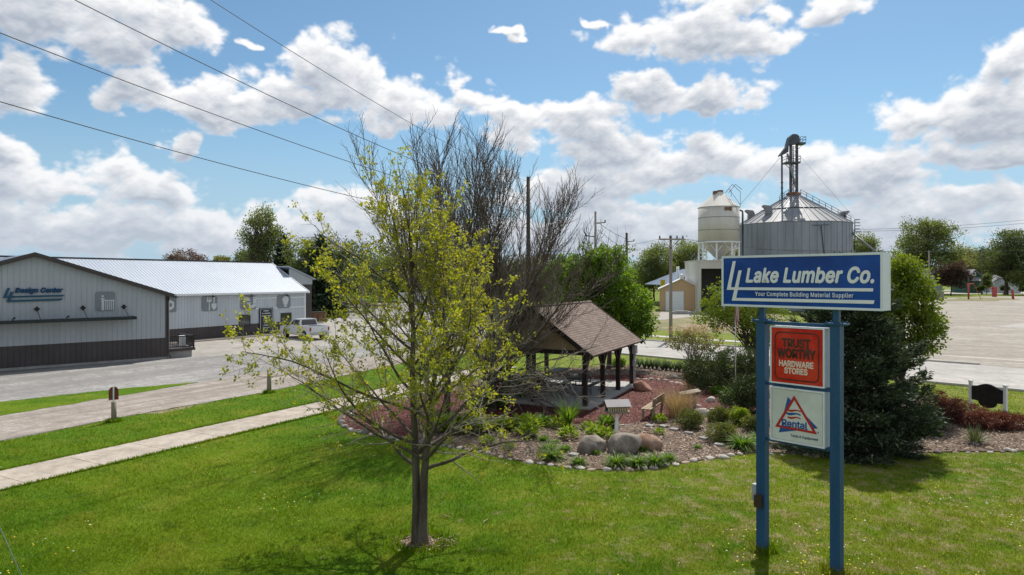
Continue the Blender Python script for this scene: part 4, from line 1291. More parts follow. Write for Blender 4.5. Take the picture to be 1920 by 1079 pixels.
# ================================================================== the pavilion
def pavilion():
    t = thing("picnic_pavilion", "open picnic pavilion with brown shingle roof, tan gable and dark posts", "pavilion", (3.18, 29.7, 0), R(-25.9))
    W, LN = 4.9, 7.25
    xr = -W / 2
    ze, zr = 2.36, 4.39
    y0, y1 = -0.30, 7.70
    mb = MB(); mb.box(-W - 0.35, 0.35, -0.35, LN + 0.45, 0.046, 0.13); mb.build("concrete_floor", M['slab'], t)
    # roof slopes carry shingles: their own local frame keeps courses straight
    for s in (1, -1):
        xe = xr + s * (W / 2 + 0.45)
        run = W / 2 + 0.45
        ln = math.hypot(run, zr - ze)
        mb = MB()
        mb.box(0, y1 - y0, 0, ln, -0.10, 0.0)
        for i in range(int(ln / 0.14)):
            mb.box(0.001, y1 - y0 - 0.001, i * 0.14, i * 0.14 + 0.13, 0.0005, 0.008)
        o = mb.build("roof_slope", M['shingle'], t)
        ax = Vector((0, 1, 0)) if s > 0 else Vector((0, -1, 0))
        ay = Vector((-s * run, 0, zr - ze)).normalized()
        az = ax.cross(ay)
        org = Vector((xe, y0 if s > 0 else y1, ze))
        o.matrix_local = Matrix(((ax.x, ay.x, az.x, org.x), (ax.y, ay.y, az.y, org.y), (ax.z, ay.z, az.z, org.z), (0, 0, 0, 1)))
    mb = MB(); mb.tube([(xr, y0 - 0.01, zr + 0.01), (xr, y1 + 0.01, zr + 0.01)], 0.07, 6); mb.build("ridge_cap", M['shingle'], t)
    ze2, zr2 = ze - 0.11, zr - 0.115
    for yy, nm in ((0.0, "gable_board"), (LN, "gable_board")):
        mb = MB(); mb.prism_xz([(xr - 2.30, 2.52), (xr + 2.30, 2.52), (xr, zr2 - 0.08)], yy - 0.02, yy + 0.02); mb.build(nm, M['gable'], t)
        mb = MB()
        mb.bar((xr - 2.62, yy - 0.06, 2.44), (xr + 2.62, yy - 0.06, 2.44), 0.07, 0.20)
        mb.bar((xr, yy - 0.06, 2.55), (xr, yy - 0.06, zr2 - 0.2), 0.12, 0.07, up=(0, 1, 0))
        mb.build("gable_beam", M['stain'], t)
    for yy in (y0 - 0.035, y1 + 0.035):
        mb = MB()
        for s in (1, -1):
            xe = xr + s * (W / 2 + 0.47)
            mb.bar((xe, yy, ze - 0.10), (xr + s * 0.02, yy, zr - 0.075), 0.04, 0.20, up=(0, 0, 1))
        mb.build("barge_board", M['stain'], t)
    for x in (0.0, -W):
        mb = MB(); mb.bar((x, -0.2, 2.28), (x, LN + 0.3, 2.28), 0.14, 0.24); mb.build("eave_beam", M['stain'], t)
        for i, yy in enumerate((0.0, 2.42, 4.83, LN)):
            mb = MB(); mb.box(x - 0.095, x + 0.095, yy - 0.095, yy + 0.095, 0.131, 2.16); mb.build("post", M['stain'], t)
            mb = MB()
            for s in (-1, 1):
                if -0.1 < yy + s * 0.55 < LN + 0.1: mb.bar((x, yy + s * 0.08, 1.62), (x, yy + s * 0.55, 2.17), 0.09)
            mb.build("knee_brace", M['stain'], t)
    mb = MB(); mb.box(xr - 0.08, xr + 0.08, -0.08, 0.08, 0.131, 2.335); mb.build("post", M['stain'], t)
    mb = MB()
    for yy in np.arange(0.8, LN, 1.2):
        for s in (1, -1):
            mb.bar((xr + s * (W / 2 + 0.3), yy, ze - 0.10), (xr + s * 0.02, yy, zr2 - 0.10), 0.05, 0.13)
        mb.bar((xr - 2.4, yy, 2.46), (xr + 2.4, yy, 2.46), 0.05, 0.12)
    mb.build("rafter", M['stain'], t)
    # electric meter and conduits on the far post
    mt = MB(); mt.box(0.09, 0.28, LN - 0.22, LN + 0.14, 1.72, 2.14); mt.build("meter_box", M['meter_grey'], t)
    mt = MB()
    for dy in (-0.16, -0.02, 0.10): mt.tube([(0.17, LN + dy, 0.05), (0.17, LN + dy, 1.73)], 0.028, 6)
    mt.box(0.09, 0.24, LN - 0.12, LN + 0.06, 1.05, 1.34)
    mt.build("conduit", M['meter_grey'], t)

    def table(x, y, rz, lab):
        q = Matrix.Rotation(R(-25.9), 2) @ Vector((x, y))
        b = thing("picnic_table", lab, "table", (3.18 + q.x, 29.7 + q.y, 0.131), R(-25.9) + rz, "picnic tables under the pavilion")
        mb = MB(); mb.box(-0.9, 0.9, -0.36, 0.36, 0.72, 0.76); mb.build("table_top", M['black'], b)
        for s in (-1, 1):
            mb = MB(); mb.box(-0.9, 0.9, s * 0.72 - 0.13, s * 0.72 + 0.13, 0.42, 0.46); mb.build("seat", M['black'], b)
            mb = MB()
            mb.tube([(s * 0.6, -0.75, 0.0), (s * 0.6, -0.75, 0.40), (s * 0.6, 0.75, 0.40), (s * 0.6, 0.75, 0.0)], 0.025, 6)
            mb.tube([(s * 0.6, -0.3, 0.42), (s * 0.6, -0.3, 0.71)], 0.025, 6); mb.tube([(s * 0.6, 0.3, 0.42), (s * 0.6, 0.3, 0.71)], 0.025, 6)
            mb.build("leg_frame", M['black'], b)
    table(-1.5, 3.5, R(90), "dark picnic table under the pavilion beside the open posts")
    table(-3.5, 2.2, R(90), "dark picnic table under the pavilion near the gable end")
    table(-3.4, 5.3, R(90), "dark picnic table deepest under the pavilion roof")


# ================================================================== grain bins
def grain_site():
    D = 126.0
    s = FPX / D
    X0 = (1488 - 960) / FPX * D
    t = thing("grain_bin", "huge grey corrugated grain bin with conical roof and elevator tower on top", "grain bin", (X0, D, 0))
    r = 100 / FPX * D * 0.997
    Df = D - r
    ze = zat(413.5, Df)
    za = zat(366, D)
    mb = MB()
    prof = []
    z = 0.0
    while z < ze:
        prof.append((r, z)); prof.append((r - 0.05, min(ze, z + 0.18))); z += 0.36
    mb.lathe(prof, 96)
    for i in range(48):
        a = 2 * PI * i / 48
        mb.bar(((r + .0) * math.cos(a), (r + .0) * math.sin(a), 0), ((r + .0) * math.cos(a), (r + .0) * math.sin(a), ze), 0.06, 0.03)
    mb.build("bin_wall", M['galv'], t)
    mb = MB()
    rc = 0.9
    mb.lathe([(r + 0.15, ze - 0.05), (rc, za)], 64, smooth=False)
    mb.build("bin_roof", M['galv_roof'], t)
    mb = MB()
    for i in range(40):
        a = 2 * PI * (i + .3) / 40
        c_, s_ = math.cos(a), math.sin(a)
        mb.bar(((r + .1) * c_, (r + .1) * s_, ze + 0.02), (rc * c_, rc * s_, za + 0.05), 0.07, 0.12)
    mb.build("roof_ribs", M['galv'], t)
    mb = MB()
    f = 0.47
    rr, zz = r + (rc - r) * f, ze + (za - ze) * f
    mb.lathe([(rr + 0.12, zz - 0.02), (rr + 0.12, zz + 0.12), (rr - 0.12, zz + 0.22), (rr - .2, zz + .1)], 64)
    mb.build("roof_ring", M['dark_steel'], t)
    mb = MB(); mb.lathe([(1.25, za - 0.35), (1.3, za + 0.25), (0.9, za + 0.5)], 16); mb.build("roof_collar", M['rust'], t)
    P = lambda px, py, dy=0.0: ((px - 1488) / s, dy, zat(py, D))

    def railing(mb, pts, h=1.0, rad=0.045):
        for a, b in zip(pts[:-1], pts[1:]):
            a, b = Vector(a), Vector(b)
            for k in (0.5, 1.0): mb.tube([a + Vector((0, 0, h * k)), b + Vector((0, 0, h * k))], rad, 4)
            n = max(1, int((b - a).length / 1.2))
            for i in range(n + 1):
                q = a.lerp(b, i / n)
                mb.tube([q, q + Vector((0, 0, h))], rad, 4)
    # leg tower
    mb = MB()
    for px in (1482.5, 1494):
        mb.bar(P(px, 366), P(px, 272), 0.32, 0.42)
    for px in (1486, 1491):
        mb.bar(P(px, 366, 0.9), P(px, 273, 0.9), 0.12)
    tower = mb.build("leg_tower", M['dark_steel'], t)
    mb = MB()
    for i in range(12):
        y0 = 362 - i * 7.4
        mb.tube([P(1482.5, y0, .1), P(1494, y0 - 3.7, .1)], 0.05, 4); mb.tube([P(1494, y0 - 3.7, .1), P(1482.5, y0 - 7.4, .1)], 0.05, 4)
    for i in range(60):
        y0 = 362 - i * 1.5
        mb.tube([P(1486, y0, .9), P(1491, y0, .9)], 0.03, 3, caps=False)
    mb.build("ladder_lattice", M['dark_steel'], tower)
    mb = MB()
    hp = [(1478.5, 273), (1496.5, 270), (1497, 263), (1495.5, 257), (1491, 253.4), (1483.5, 253.2), (1478, 258.5), (1476, 266), (1473.5, 275)]
    mb.prism_xz([(P(a, b)[0], P(a, b)[2]) for a, b in hp], -0.75, 0.75)
    mb.build("elevator_head", M['dark_steel'], t)
    mb = MB()
    mb.prism_xz([(P(a, b)[0], P(a, b)[2]) for a, b in ((1473.5, 275), (1477, 274), (1476.5, 286), (1470, 290), (1461, 294), (1460.5, 292))], -0.5, 0.5)
    mb.build("spout_hood", M['dark_steel'], t)
    mb = MB(); mb.tube([P(1466, 292), P(1466.3, 373)], 0.17, 8)
    for y in (342, 352, 362): mb.tube([P(1466.2, y), P(1466.2, y + 1.6)], 0.25, 8)
    mb.build("down_pipe", M['dark_steel'], t)
    mb = MB(); mb.tube([P(1474.5, 289, -.4), P(1490, 351, -.4)], 0.20, 8); mb.build("spout_pipe", M['galv_roof'], t)
    mb = MB()
    mb.box(P(1471, 0)[0], P(1497.5, 0)[0], -0.9, 0.9, zat(307.6, D), zat(304.6, D))
    railing(mb, [P(1471, 304.6, -.9), P(1497.5, 304.6, -.9), P(1497.5, 304.6, .9)]); railing(mb, [P(1471, 304.6, -.9), P(1471, 304.6, .9)])
    mb.tube([P(1472, 308), P(1481, 317)], 0.06, 4)
    mb.build("platform", M['dark_steel'], t)
    mb = MB()
    mb.box(P(1495, 0)[0], P(1507.5, 0)[0], -0.8, 0.8, zat(272, D), zat(268.5, D))
    railing(mb, [P(1497.5, 268.5, -.8), P(1507.5, 268.5, -.8), P(1507.5, 268.5, .8)])
    mb.tube([P(1496.5, 280), P(1505, 271)], 0.06, 4)
    mb.build("platform", M['dark_steel'], t)
    # roof stair rail, ladder, vents
    mb = MB()
    pts = []
    for fpt in np.linspace(0.97, 0.03, 9):
        a = R(-20)
        rr = r + (rc - r) * fpt
        pts.append((rr * math.cos(a), rr * math.sin(a), ze + (za - ze) * fpt + 0.15))
    railing(mb, pts, 0.95, 0.05)
    pts = []
    for fpt in np.linspace(0.97, 0.74, 3):
        a = R(200)
        rr = r + (rc - r) * fpt
        pts.append((rr * math.cos(a), rr * math.sin(a), ze + (za - ze) * fpt + 0.15))
    railing(mb, pts, 0.95, 0.05)
    mb.build("roof_railing", M['dark_steel'], t)
    mb = MB()
    a = R(-20)
    for k in (-0.28, 0.28):
        ca, sa = math.cos(a), math.sin(a)
        mb.tube([((r + .35) * ca - k * sa, (r + .35) * sa + k * ca, 2), ((r + .35) * ca - k * sa, (r + .35) * sa + k * ca, ze + 0.6)], 0.05, 4)
    for zz in np.arange(ze - 1.6, ze + 1, 0.55):
        mb.lathe([(0.48, zz), (0.48, zz + 0.08), (0.42, zz + 0.08)], 12, ((r + .75) * ca, (r + .75) * sa))
    mb.build("caged_ladder", M['dark_steel'], t)
    for px, py, dep in ((1427, 408, 0.35), (1411, 411, 0.15), (1571, 407, 0.3)):
        x = (px - 1488) / s
        yy = -math.sqrt(max(0.1, (r * 0.90) ** 2 - x * x)) * (0.55 if px != 1411 else -0.2)
        rr = math.hypot(x, yy)
        zz = ze + (za - ze) * (r - rr) / (r - rc)
        sg = -1 if px < 1488 else 1
        mb = MB()
        mb.prism_xz([(x - sg * 0.55, zz - 0.1), (x + sg * 0.5, zz - 0.25), (x + sg * 0.45, zz + 0.75), (x + sg * 1.05, zz + 1.25), (x + sg * 0.95, zz + 1.5), (x - sg * 0.3, zz + 1.35), (x - sg * 0.6, zz + 0.8)], yy - 0.5, yy + 0.5)
        mb.build("roof_vent", M['galv_roof'], t)
    mb = MB(); mb.tube([(r * 0.2, -r * 0.985, 3), (r * 0.06, -r * 1.01, ze - 0.9)], 0.06, 5); mb.tube([(-0.9, -r * 1.01, ze - 0.85), (2.0, -r * 1.01, ze - 0.75)], 0.05, 4); mb.build("cable_run", M['wire'], t)
    # auger tube sloping away
    mb = MB(); mb.tube([at(1591, 432, 121), at(1650, 478, 116)], 0.17, 8)
    mb.build("auger_tube", M['galv_roof']).location = (0, 0, 0)
    fin(bpy.data.objects["auger_tube"], "long pale auger tube sloping down beside the huge grain bin", "auger")

    # second bin behind
    D2 = 150.0
    t2 = thing("grain_bin", "smaller grey grain bin mostly hidden behind the huge bin", "grain bin", ((1409 - 960) / FPX * D2, D2, 0))
    r2 = 2.75
    zb = zat(431, D2)
    mb = MB(); prof = []
    z = 0.0
    while z < zb:
        prof.append((r2, z)); prof.append((r2 - 0.05, min(zb, z + 0.18))); z += 0.36
    mb.lathe(prof, 48); mb.build("bin_wall", M['galv'], t2)
    mb = MB(); mb.lathe([(r2 + 0.12, zb), (0.4, zb + 1.7)], 32, smooth=False); mb.build("bin_roof", M['galv_roof'], t2)

    # cream hopper bin over the drive-through
    D3 = 120.0
    s3 = FPX / D3
    t3 = thing("hopper_bin", "cream hopper bottom bin on steel legs above the loading shed", "silo", ((1347.5 - 960) / FPX * D3, D3, 0))
    r3 = 37.3 / s3
    Dn = D3 - r3
    zt, zbm, zap, zh = zat(385.5, Dn), zat(452.5, Dn), zat(364, D3), zat(487, D3)
    mb = MB()
    mb.lathe([(r3, zbm), (r3, zt)], 64)
    mb.build("bin_wall", M['cream_steel'], t3)
    mb = MB()
    for py in (430.7, 406.7): mb.lathe([(r3 + 0.02, zat(py, Dn)), (r3 + 0.07, zat(py, Dn) + .05), (r3 + 0.02, zat(py, Dn) + 0.1)], 56)
    mb.build("seam_band", M['stone_grey'], t3)
    mb = MB(); mb.lathe([(r3 + 0.10, zt - 0.04), (0.95, zap)], 40, smooth=False); mb.lathe([(0.95, zap - .05), (0.9, zap + 0.25), (0.3, zap + 0.3)], 16)
    mb.build("bin_roof", M['cream_steel'], t3)
    mb = MB(); mb.box(-1.0, 0.3, -0.8, 0.2, zap - 0.5, zap + 0.45); mb.lathe([(0.55, zap + 0.35), (0.55, zap + 0.6)], 12, (0.2, -0.2)); mb.build("roof_hatch", M['rust'], t3)
    mb = MB(); mb.lathe([(0.35, zh), (r3 * 0.97, zbm - 0.02)], 40, smooth=False); mb.build("hopper_cone", M['cream_steel'], t3)
    mb = MB(); mb.lathe([(r3 + 0.1, zbm - 0.22), (r3 + 0.1, zbm + 0.02), (r3 - .3, zbm + .02)], 56); mb.build("leg_ring", M['white_trim'], t3)
    zp = zat(489, D3)
    for i in range(8):
        a = 2 * PI * (i + .5) / 8
        mb = MB(); x, y = (r3 - 0.1) * math.cos(a), (r3 - 0.1) * math.sin(a)
        mb.bar((x, y, zp), (x, y, zbm - 0.2), 0.24)
        mb.build("leg", M['white_trim'], t3)
    mb = MB()
    for i in range(8):
        a, b = 2 * PI * (i + .5) / 8, 2 * PI * (i + 1.5) / 8
        p = lambda q, z: ((r3 - 0.1) * math.cos(q), (r3 - 0.1) * math.sin(q), z)
        m_ = (a + b) / 2
        mb.tube([p(a, zbm - 0.25 - (zbm - zp) * 0.5), ((r3 - .1) * math.cos(m_) * .95, (r3 - .1) * math.sin(m_) * .95, zbm - 0.25)], 0.06, 4)
        mb.tube([p(b, zbm - 0.25 - (zbm - zp) * 0.5), ((r3 - .1) * math.cos(m_) * .95, (r3 - .1) * math.sin(m_) * .95, zbm - 0.25)], 0.06, 4)
    mb.build("leg_brace", M['white_trim'], t3)
    mb = MB()
    for k in (0, 0.55):
        mb.tube([(1.0 + k, -0.6, zap + 0.1), (2.2 + k, -0.6, zap + 1.6)], 0.06, 4)
    mb.tube([(2.2, -.6, zap + 1.6), (3.6, -0.6, zap + 0.3)], 0.05, 4); mb.tube([(2.75, -.6, zap + 1.6), (3.9, -0.6, zap + 0.7)], 0.05, 4)
    mb.tube([(1.6, -.6, zap + .85), (3.6, -.6, zt + .4)], 0.04, 4); mb.tube([(2.0, -.6, zap + .75), (2.0, -.6, zap - .6)], .04, 4); mb.tube([(3.6, -.6, zap + .3), (3.6, -.6, zt)], .04, 4)
    mb.build("roof_railing", M['dark_steel'], t3)
    mb = MB(); mb.tube([(r3 - 0.1, -.3, zt - 0.4), (r3 + 0.6, -.3, zt - 0.7), (r3 + 0.62, -.3, zt - 1.3), (r3 + 0.62, -.3, 1)], 0.17, 8); mb.build("down_pipe", M['dark_steel'], t3)
    rg = random.Random(4)
    mb = MB()
    y = -r3 - 0.0
    for i in range(9):
        a = R(-90) + (0.22 * 0 + (0.17 + 0.043 * (i - 4)))
        x, yy = (r3 + 0.03) * math.cos(a), (r3 + 0.03) * math.sin(a)
        h = rg.uniform(0.5, 0.75)
        zc = zat(391.5, Dn)
        mb.box(x - 0.06, x + 0.06, yy - 0.03, yy + 0.06, zc - h / 2, zc + h / 2)
        if i % 2: mb.box(x + .061, x + 0.17, yy - 0.03, yy + 0.06, zc - h / 2, zc - h / 2 + 0.16)
    mb.build("worn_lettering", M['rust'], t3)
    # loading shed
    xl = (1308 - 960) / FPX * 116; ds = 116.0
    t4 = thing("loading_shed", "tall cream loading shed with open dark bay beneath the hopper bin", "shed", (xl, ds, 0))
    zf, zo = zat(489.5, ds), zat(504, ds)
    wd = 11.0
    mb = MB(); ribbed(mb, 0, wd, zo, lambda x: zf, 0, 0.6, 0.08, 0.04); mb.build("fascia", M['cream_steel'], t4)
    for a_, b_ in ((0.0, 0.62), (wd - .62, wd)):
        mb = MB(); mb.box(a_, b_, 0.0801, 8.5, 0, zf - 0.02); mb.box(a_, b_, 0, .08, 0, zo); mb.build("wall", M['cream_steel'], t4)
    mb = MB(); mb.box(4.2, 4.75, 0, 0.3, 0, zo); mb.build("pier", M['cream_steel'], t4)
    mb = MB(); ribbed(mb, 0.63, wd - 0.63, 0, lambda x: zo + 1, 8.0, 0.5); mb.build("back_wall", M['wainscot'], t4)
    mb = MB(); mb.box(-0.1, wd + 0.1, -0.12, 8.6, zf + 0.001, zf + 0.14); mb.build("roof", M['cream_steel'], t4)
    # tan garage
    dg = 119.0
    xg = (1237 - 960) / FPX * dg
    wg = (1309 - 1237) / FPX * dg
    t5 = thing("tan_garage", "tan steel garage with a white roll-up door and white roof edge", "garage", (xg, dg, 0), R(-12))
    zeg, zpk = zat(541, dg), zat(522.5, dg)
    xc = (1277 - 1237) / FPX * dg
    def zt5(x): return zeg + (zpk - zeg) * (1 - abs(x - xc) / (xc if x < xc else wg - xc)) - 0.02 + (0.25 * (x - xc) / (wg - xc) if x > xc else 0)
    mb = MB(); ribbed(mb, 0, wg, 0.05, zt5, 0, 0.35, 0.06, 0.03, holes=(xc,)); mb.build("wall", M['tan_steel'], t5)
    mb = MB(); mb.box(0, 0.1, .0801, 9, 0, zeg - .05); mb.box(wg - .1, wg, .0801, 9, 0, zeg); mb.build("side_wall", M['wainscot'], t5)
    mb = MB()
    slope(mb, (-0.3, 9.2, zeg - 0.1), (-0.3, -0.35, zeg - 0.1), (xc, -0.35, zpk + 0.05), (xc, 9.2, zpk + 0.05), 0.12)
    slope(mb, (wg + 0.3, -0.35, zeg + 0.12), (wg + 0.3, 9.2, zeg + 0.12), (xc, 9.2, zpk + 0.05), (xc, -0.35, zpk + 0.05), 0.12)
    mb.build("roof", M['white_trim'], t5)
    a, b = (1248.5 - 1237) / FPX * dg, (1280 - 1237) / FPX * dg
    mb = MB()
    zd = zat(547, dg)
    n = 9
    for i in range(n): mb.box(a, b, -0.10, -0.035, 0.05 + (zd - 0.05) * i / n, 0.05 + (zd - 0.05) * (i + 0.93) / n)
    mb.build("rolling_door", M['white_trim'], t5)
    mb = MB(); mb.box(a - .12, a - .001, -0.12, -.031, .05, zd + .12); mb.box(b + .001, b + .12, -0.12, -.031, .05, zd + .12); mb.box(a, b, -0.12, -.031, zd, zd + .12); mb.build("door_frame", M['cream_steel'], t5)
    mb = MB(); mb.lathe([(0.35, zpk - .05), (0.35, zpk + .45), (0.5, zpk + .5), (0.1, zpk + .8)], 12, (xc, 0.4)); mb.build("roof_vent", M['white_trim'], t5)
    # blue shed behind
    db = 137.0
    xb = (1247 - 960) / FPX * db
    t6 = thing("blue_shed", "large blue grey steel shed rising behind the tan garage", "shed", (xb, db, 0))
    hw = (1326 - 1247) / FPX * db
    z1, z2 = zat(534, db), zat(503.5, db)
    mb = MB(); ribbed(mb, 0, 2 * hw, 0, lambda x: z1 + (z2 - z1) * (1 - abs(x - hw) / hw), 0, 0.5, 0.08, 0.04, holes=(hw,)); mb.build("wall", M['blue_roof'], t6)
    mb = MB()
    slope(mb, (-0.3, 20, z1 - .05), (-0.3, -0.4, z1 - .05), (hw, -0.4, z2 + .1), (hw, 20, z2 + .1), 0.15)
    slope(mb, (2 * hw + .3, -0.4, z1 - .05), (2 * hw + .3, 20, z1 - .05), (hw, 20, z2 + .1), (hw, -0.4, z2 + .1), 0.15)
    mb.build("roof", M['blue_roof'], t6)
    mb = MB(); mb.tube([(at(1269.5, 0, db).x - xb, -0.6, 0), (at(1269.5, 0, db).x - xb, -0.6, zat(500, db))], 0.28, 8); mb.build("flue_pipe", M['white_trim'], t6)
    mb = MB(); mb.box(-1.0, -0.2, -1.0, -.2, 0, zat(525, db)); mb.build("chimney_box", M['yellow'], t6)
    # low concrete dock in front of the garage
    o = MB(); q = Vector(at(1284, 0, 108)); o.box(-2.2, 2.2, -0.8, 0.8, 0, 0.45); o.box(-1.6, 0.4, -0.5, 0.5, 0.451, 0.55)
    d = o.build("loading_dock", M['foundation']); d.location = (q.x, 108, 0)
    fin(d, "low concrete pad set in the dry verge before the tan garage", "concrete pad")


# ================================================================== houses and things across the lot
def gable_house(name, label, px0, px1, D, eave, peak, wallm, roofm, depth=9.0, ridge_x=False, win=()):
    x0 = (px0 - 960) / FPX * D
    w = (px1 - px0) / FPX * D
    t = thing(name, label, "house", (x0, D, 0))
    z1, z2 = zat(eave, D), zat(peak, D)
    mb = MB()
    if ridge_x:
        mb.box(0, w, 0, depth, 0, z1)
        mb.add([(0, 0, z1), (0, depth, z1), (0, depth / 2, z2 - .1), (w, 0, z1), (w, depth, z1), (w, depth / 2, z2 - .1)], [(0, 2, 1), (3, 4, 5)])
        mb.build("wall", wallm, t)
        mb = MB()
        slope(mb, (-0.4, -0.5, z1 - .1), (w + .4, -0.5, z1 - .1), (w + .4, depth / 2, z2), (-.4, depth / 2, z2), 0.15)
        slope(mb, (w + .4, depth + .5, z1 - .1), (-.4, depth + .5, z1 - .1), (-.4, depth / 2, z2), (w + .4, depth / 2, z2), 0.15)
    else:
        mb.prism_xz([(0, 0), (w, 0), (w, z1), (w / 2, z2 - .1), (0, z1)], 0, depth)
        mb.build("wall", wallm, t)
        mb = MB()
        slope(mb, (-.5, depth, z1 - .2), (-.5, -0.5, z1 - .2), (w / 2, -0.5, z2 + .1), (w / 2, depth, z2 + .1), 0.2)
        slope(mb, (w + .5, -0.5, z1 - .2), (w + .5, depth, z1 - .2), (w / 2, depth, z2 + .1), (w / 2, -0.5, z2 + .1), 0.2)
    mb.build("roof", roofm, t)
    for a, b, c, d in win:
        xa, xb, za, zb = (a - px0) / FPX * D, (b - px0) / FPX * D, zat(d, D), zat(c, D)
        mb = MB(); f = 0.18
        mb.box(xa, xb, -0.1, -0.003, za, za + f); mb.box(xa, xb, -0.1, -0.003, zb - f, zb); mb.box(xa, xa + f, -0.1, -0.003, za + f, zb - f); mb.box(xb - f, xb, -0.1, -0.003, za + f, zb - f)
        wn = mb.build("window", M['white_trim'], t)
        mb = MB(); mb.box(xa + f, xb - f, -0.07, -0.004, za + f, zb - f); mb.build("pane", M['glass'], wn)
    return t


def houses():
    D = 262.0
    t = gable_house("green_house", "dark green house with a pale roof and white gable window", 1813, 1842, D, 521, 506, M['house_green'], M['grey_roof'], 9, False, ((1822.5, 1829.5, 510.5, 517.5),))
    x0 = (1813 - 960) / FPX * D
    px = lambda p: (p - 1813) / FPX * D
    mb = MB()
    slope(mb, (px(1833), 4, zat(519, D)), (px(1858), 4, zat(519, D)), (px(1852), 9, zat(505.5, D)), (px(1828), 9, zat(505.5, D)), 0.2); mb.build("cross_roof", M['grey_roof'], t)
    mb = MB(); mb.box(px(1842.2), px(1857), 4.5, 9, 0, zat(519, D)); mb.build("rear_wall", M['house_green'], t)
    mb = MB(); slope(mb, (px(1811), -2.6, zat(526.5, D)), (px(1841), -2.6, zat(526.5, D)), (px(1841), -0.02, zat(520.5, D)), (px(1811), -0.02, zat(520.5, D)), 0.15); mb.build("porch_roof", M['grey_roof'], t)
    mb = MB(); slope(mb, (px(1825), -5.5, zat(528.5, D)), (px(1840), -5.5, zat(528.5, D)), (px(1840), -3.0, zat(525, D)), (px(1825), -3.0, zat(525, D)), 0.12)
    for q in (1825.5, 1839.5): mb.bar((px(q), -5.3, 0), (px(q), -5.3, zat(529, D)), 0.15)
    mb.build("carport", M['white_trim'], t)
    gable_house("grey_house", "low pale house with a broad grey roof beside the green house", 1855, 1883, 268, 529, 515, M['house_pale'], M['grey_roof'], 9, True)
    gable_house("pale_blue_house", "pale blue house with a grey roof beside the purple tree", 1722, 1753, 236, 517, 504, M['house_pale'], M['grey_roof'], 10, True)
    gable_house("pale_blue_annex", "small pale blue gabled wing with a lean roof near the purple tree", 1753.5, 1767, 232, 523, 517, M['house_pale'], M['grey_roof'], 6, True)
    gable_house("white_cottage", "small white cottage under the big leaning tree by the far street", 1890, 1914, 255, 528, 520, M['siding_light'], M['grey_roof'], 7, True, ((1903, 1908, 529, 536),))
    # block wall, red posts and the red pump on the lot
    d = 178.0
    x = (1745 - 960) / FPX * d
    mb = MB(); mb.box(0, 25 / FPX * d, 0, 1.2, 0, zat(548, d)); mb.box(-0.1, 25 / FPX * d + .1, -.1, 1.3, zat(548, d) + .001, zat(547.2, d))
    o = mb.build("block_wall", M['stone_grey']); o.location = (x, d, 0)
    fin(o, "low concrete block wall at the far edge of the gravel lot", "wall")
    X, Y = G(1816, 561.8)
    t = thing("red_standpipe", "tall faded red standpipe with a dark top and stay cable on the gravel lot", "post", (X, Y, 0))
    h = zat(531, Y)
    mb = MB(); mb.tube([(0, 0, 0), (0, 0, h)], 0.22, 8); mb.tube([(-.2, 0, h - .3), (1.4, 0, h - .2)], 0.14, 6); mb.build("pipe", M['red_paint'], t)
    mb = MB(); mb.tube([(0, 0, h), (0, 0, zat(520, Y))], 0.2, 8); mb.tube([(0, 0, zat(520, Y)), (0, 0, zat(519, Y))], 0.3, 8); mb.build("cap", M['dark_steel'], t)
    mb = MB(); mb.tube([(1.4, 0, h - .2), (3.4, 0.4, 0.5), (3.6, .4, 0)], 0.07, 5); mb.build("stay", M['red_paint'], t)
    X, Y = G(1864.5, 557)
    t = thing("red_pump", "faded red pump cabinet with a side spout on the gravel lot", "pump", (X, Y, 0))
    h = zat(538.5, Y)
    mb = MB(); mb.box(-0.5, 0.5, -0.4, 0.4, 0, h - 0.5); mb.box(-0.55, 0.55, -0.45, 0.45, h - 0.499, h); mb.build("cabinet", M['red_paint'], t)
    mb = MB(); mb.tube([(-0.51, 0, h - 0.3), (-1.1, 0, h - .25), (-1.15, 0, h - 0.8)], 0.16, 6); mb.build("spout", M['red_paint'], t)
    X, Y = G(1899, 561.5)
    mb = MB(); h = zat(544, Y); mb.bar((-0.15, 0, h), (0.1, 0, 0), 0.42); mb.box(-0.4, 0.1, -0.25, 0.25, h + .001, h + 0.12)
    o = mb.build("red_bollard", M['red_paint']); o.location = (X, Y, 0)
    fin(o, "short leaning red bollard near the edge of the gravel lot", "bollard")


# ================================================================== poles and wires
def pole(name, label, X, Y, h, r, m, arm=None, steel=False):
    t = thing(name, label, "utility pole", (X, Y, 0))
    mb = MB(); mb.tube([(0, 0, 0), (0, 0, h * 0.5), (0, 0, h)], [r, r * 0.9, r * 0.75], 10); mb.build("shaft", m, t)
    if arm:
        mb = MB(); mb.bar((-arm, -r - .05, h - 0.35), (arm, -r - 0.05, h - 0.35), 0.12, 0.14); mb.build("crossarm", m, t)
        for x in (-arm * 0.92, -arm * .1, arm * 0.45, arm * 0.92):
            mb = MB(); mb.lathe([(0.04, h - 0.28), (0.09, h - 0.2), (0.05, h - 0.08), (0.07, h - .02)], 8, (x, -r - 0.05)); mb.build("insulator", M['dark_steel'], t)
        mb = MB(); mb.tube([(arm * 0.62, -r - .06, h - 0.4), (0, -r - 0.02, h - 1.2)], 0.03, 4); mb.tube([(-arm * 0.62, -r - .06, h - 0.4), (0, -r - 0.02, h - 1.2)], 0.03, 4); mb.build("arm_brace", M['dark_steel'], t)
    if steel:
        for i, (z, sg) in enumerate(((h - 1.6, 1), (h - 3.4, -1), (h - 5.4, 1))):
            mb = MB(); mb.tube([(0, 0, z), (sg * 1.3, 0, z + 0.15)], 0.08, 6); mb.lathe([(0.09, z + .1), (0.09, z + .45)], 8, (sg * 1.3, 0)); mb.build("insulator_arm", M['dark_steel'], t)
    return t


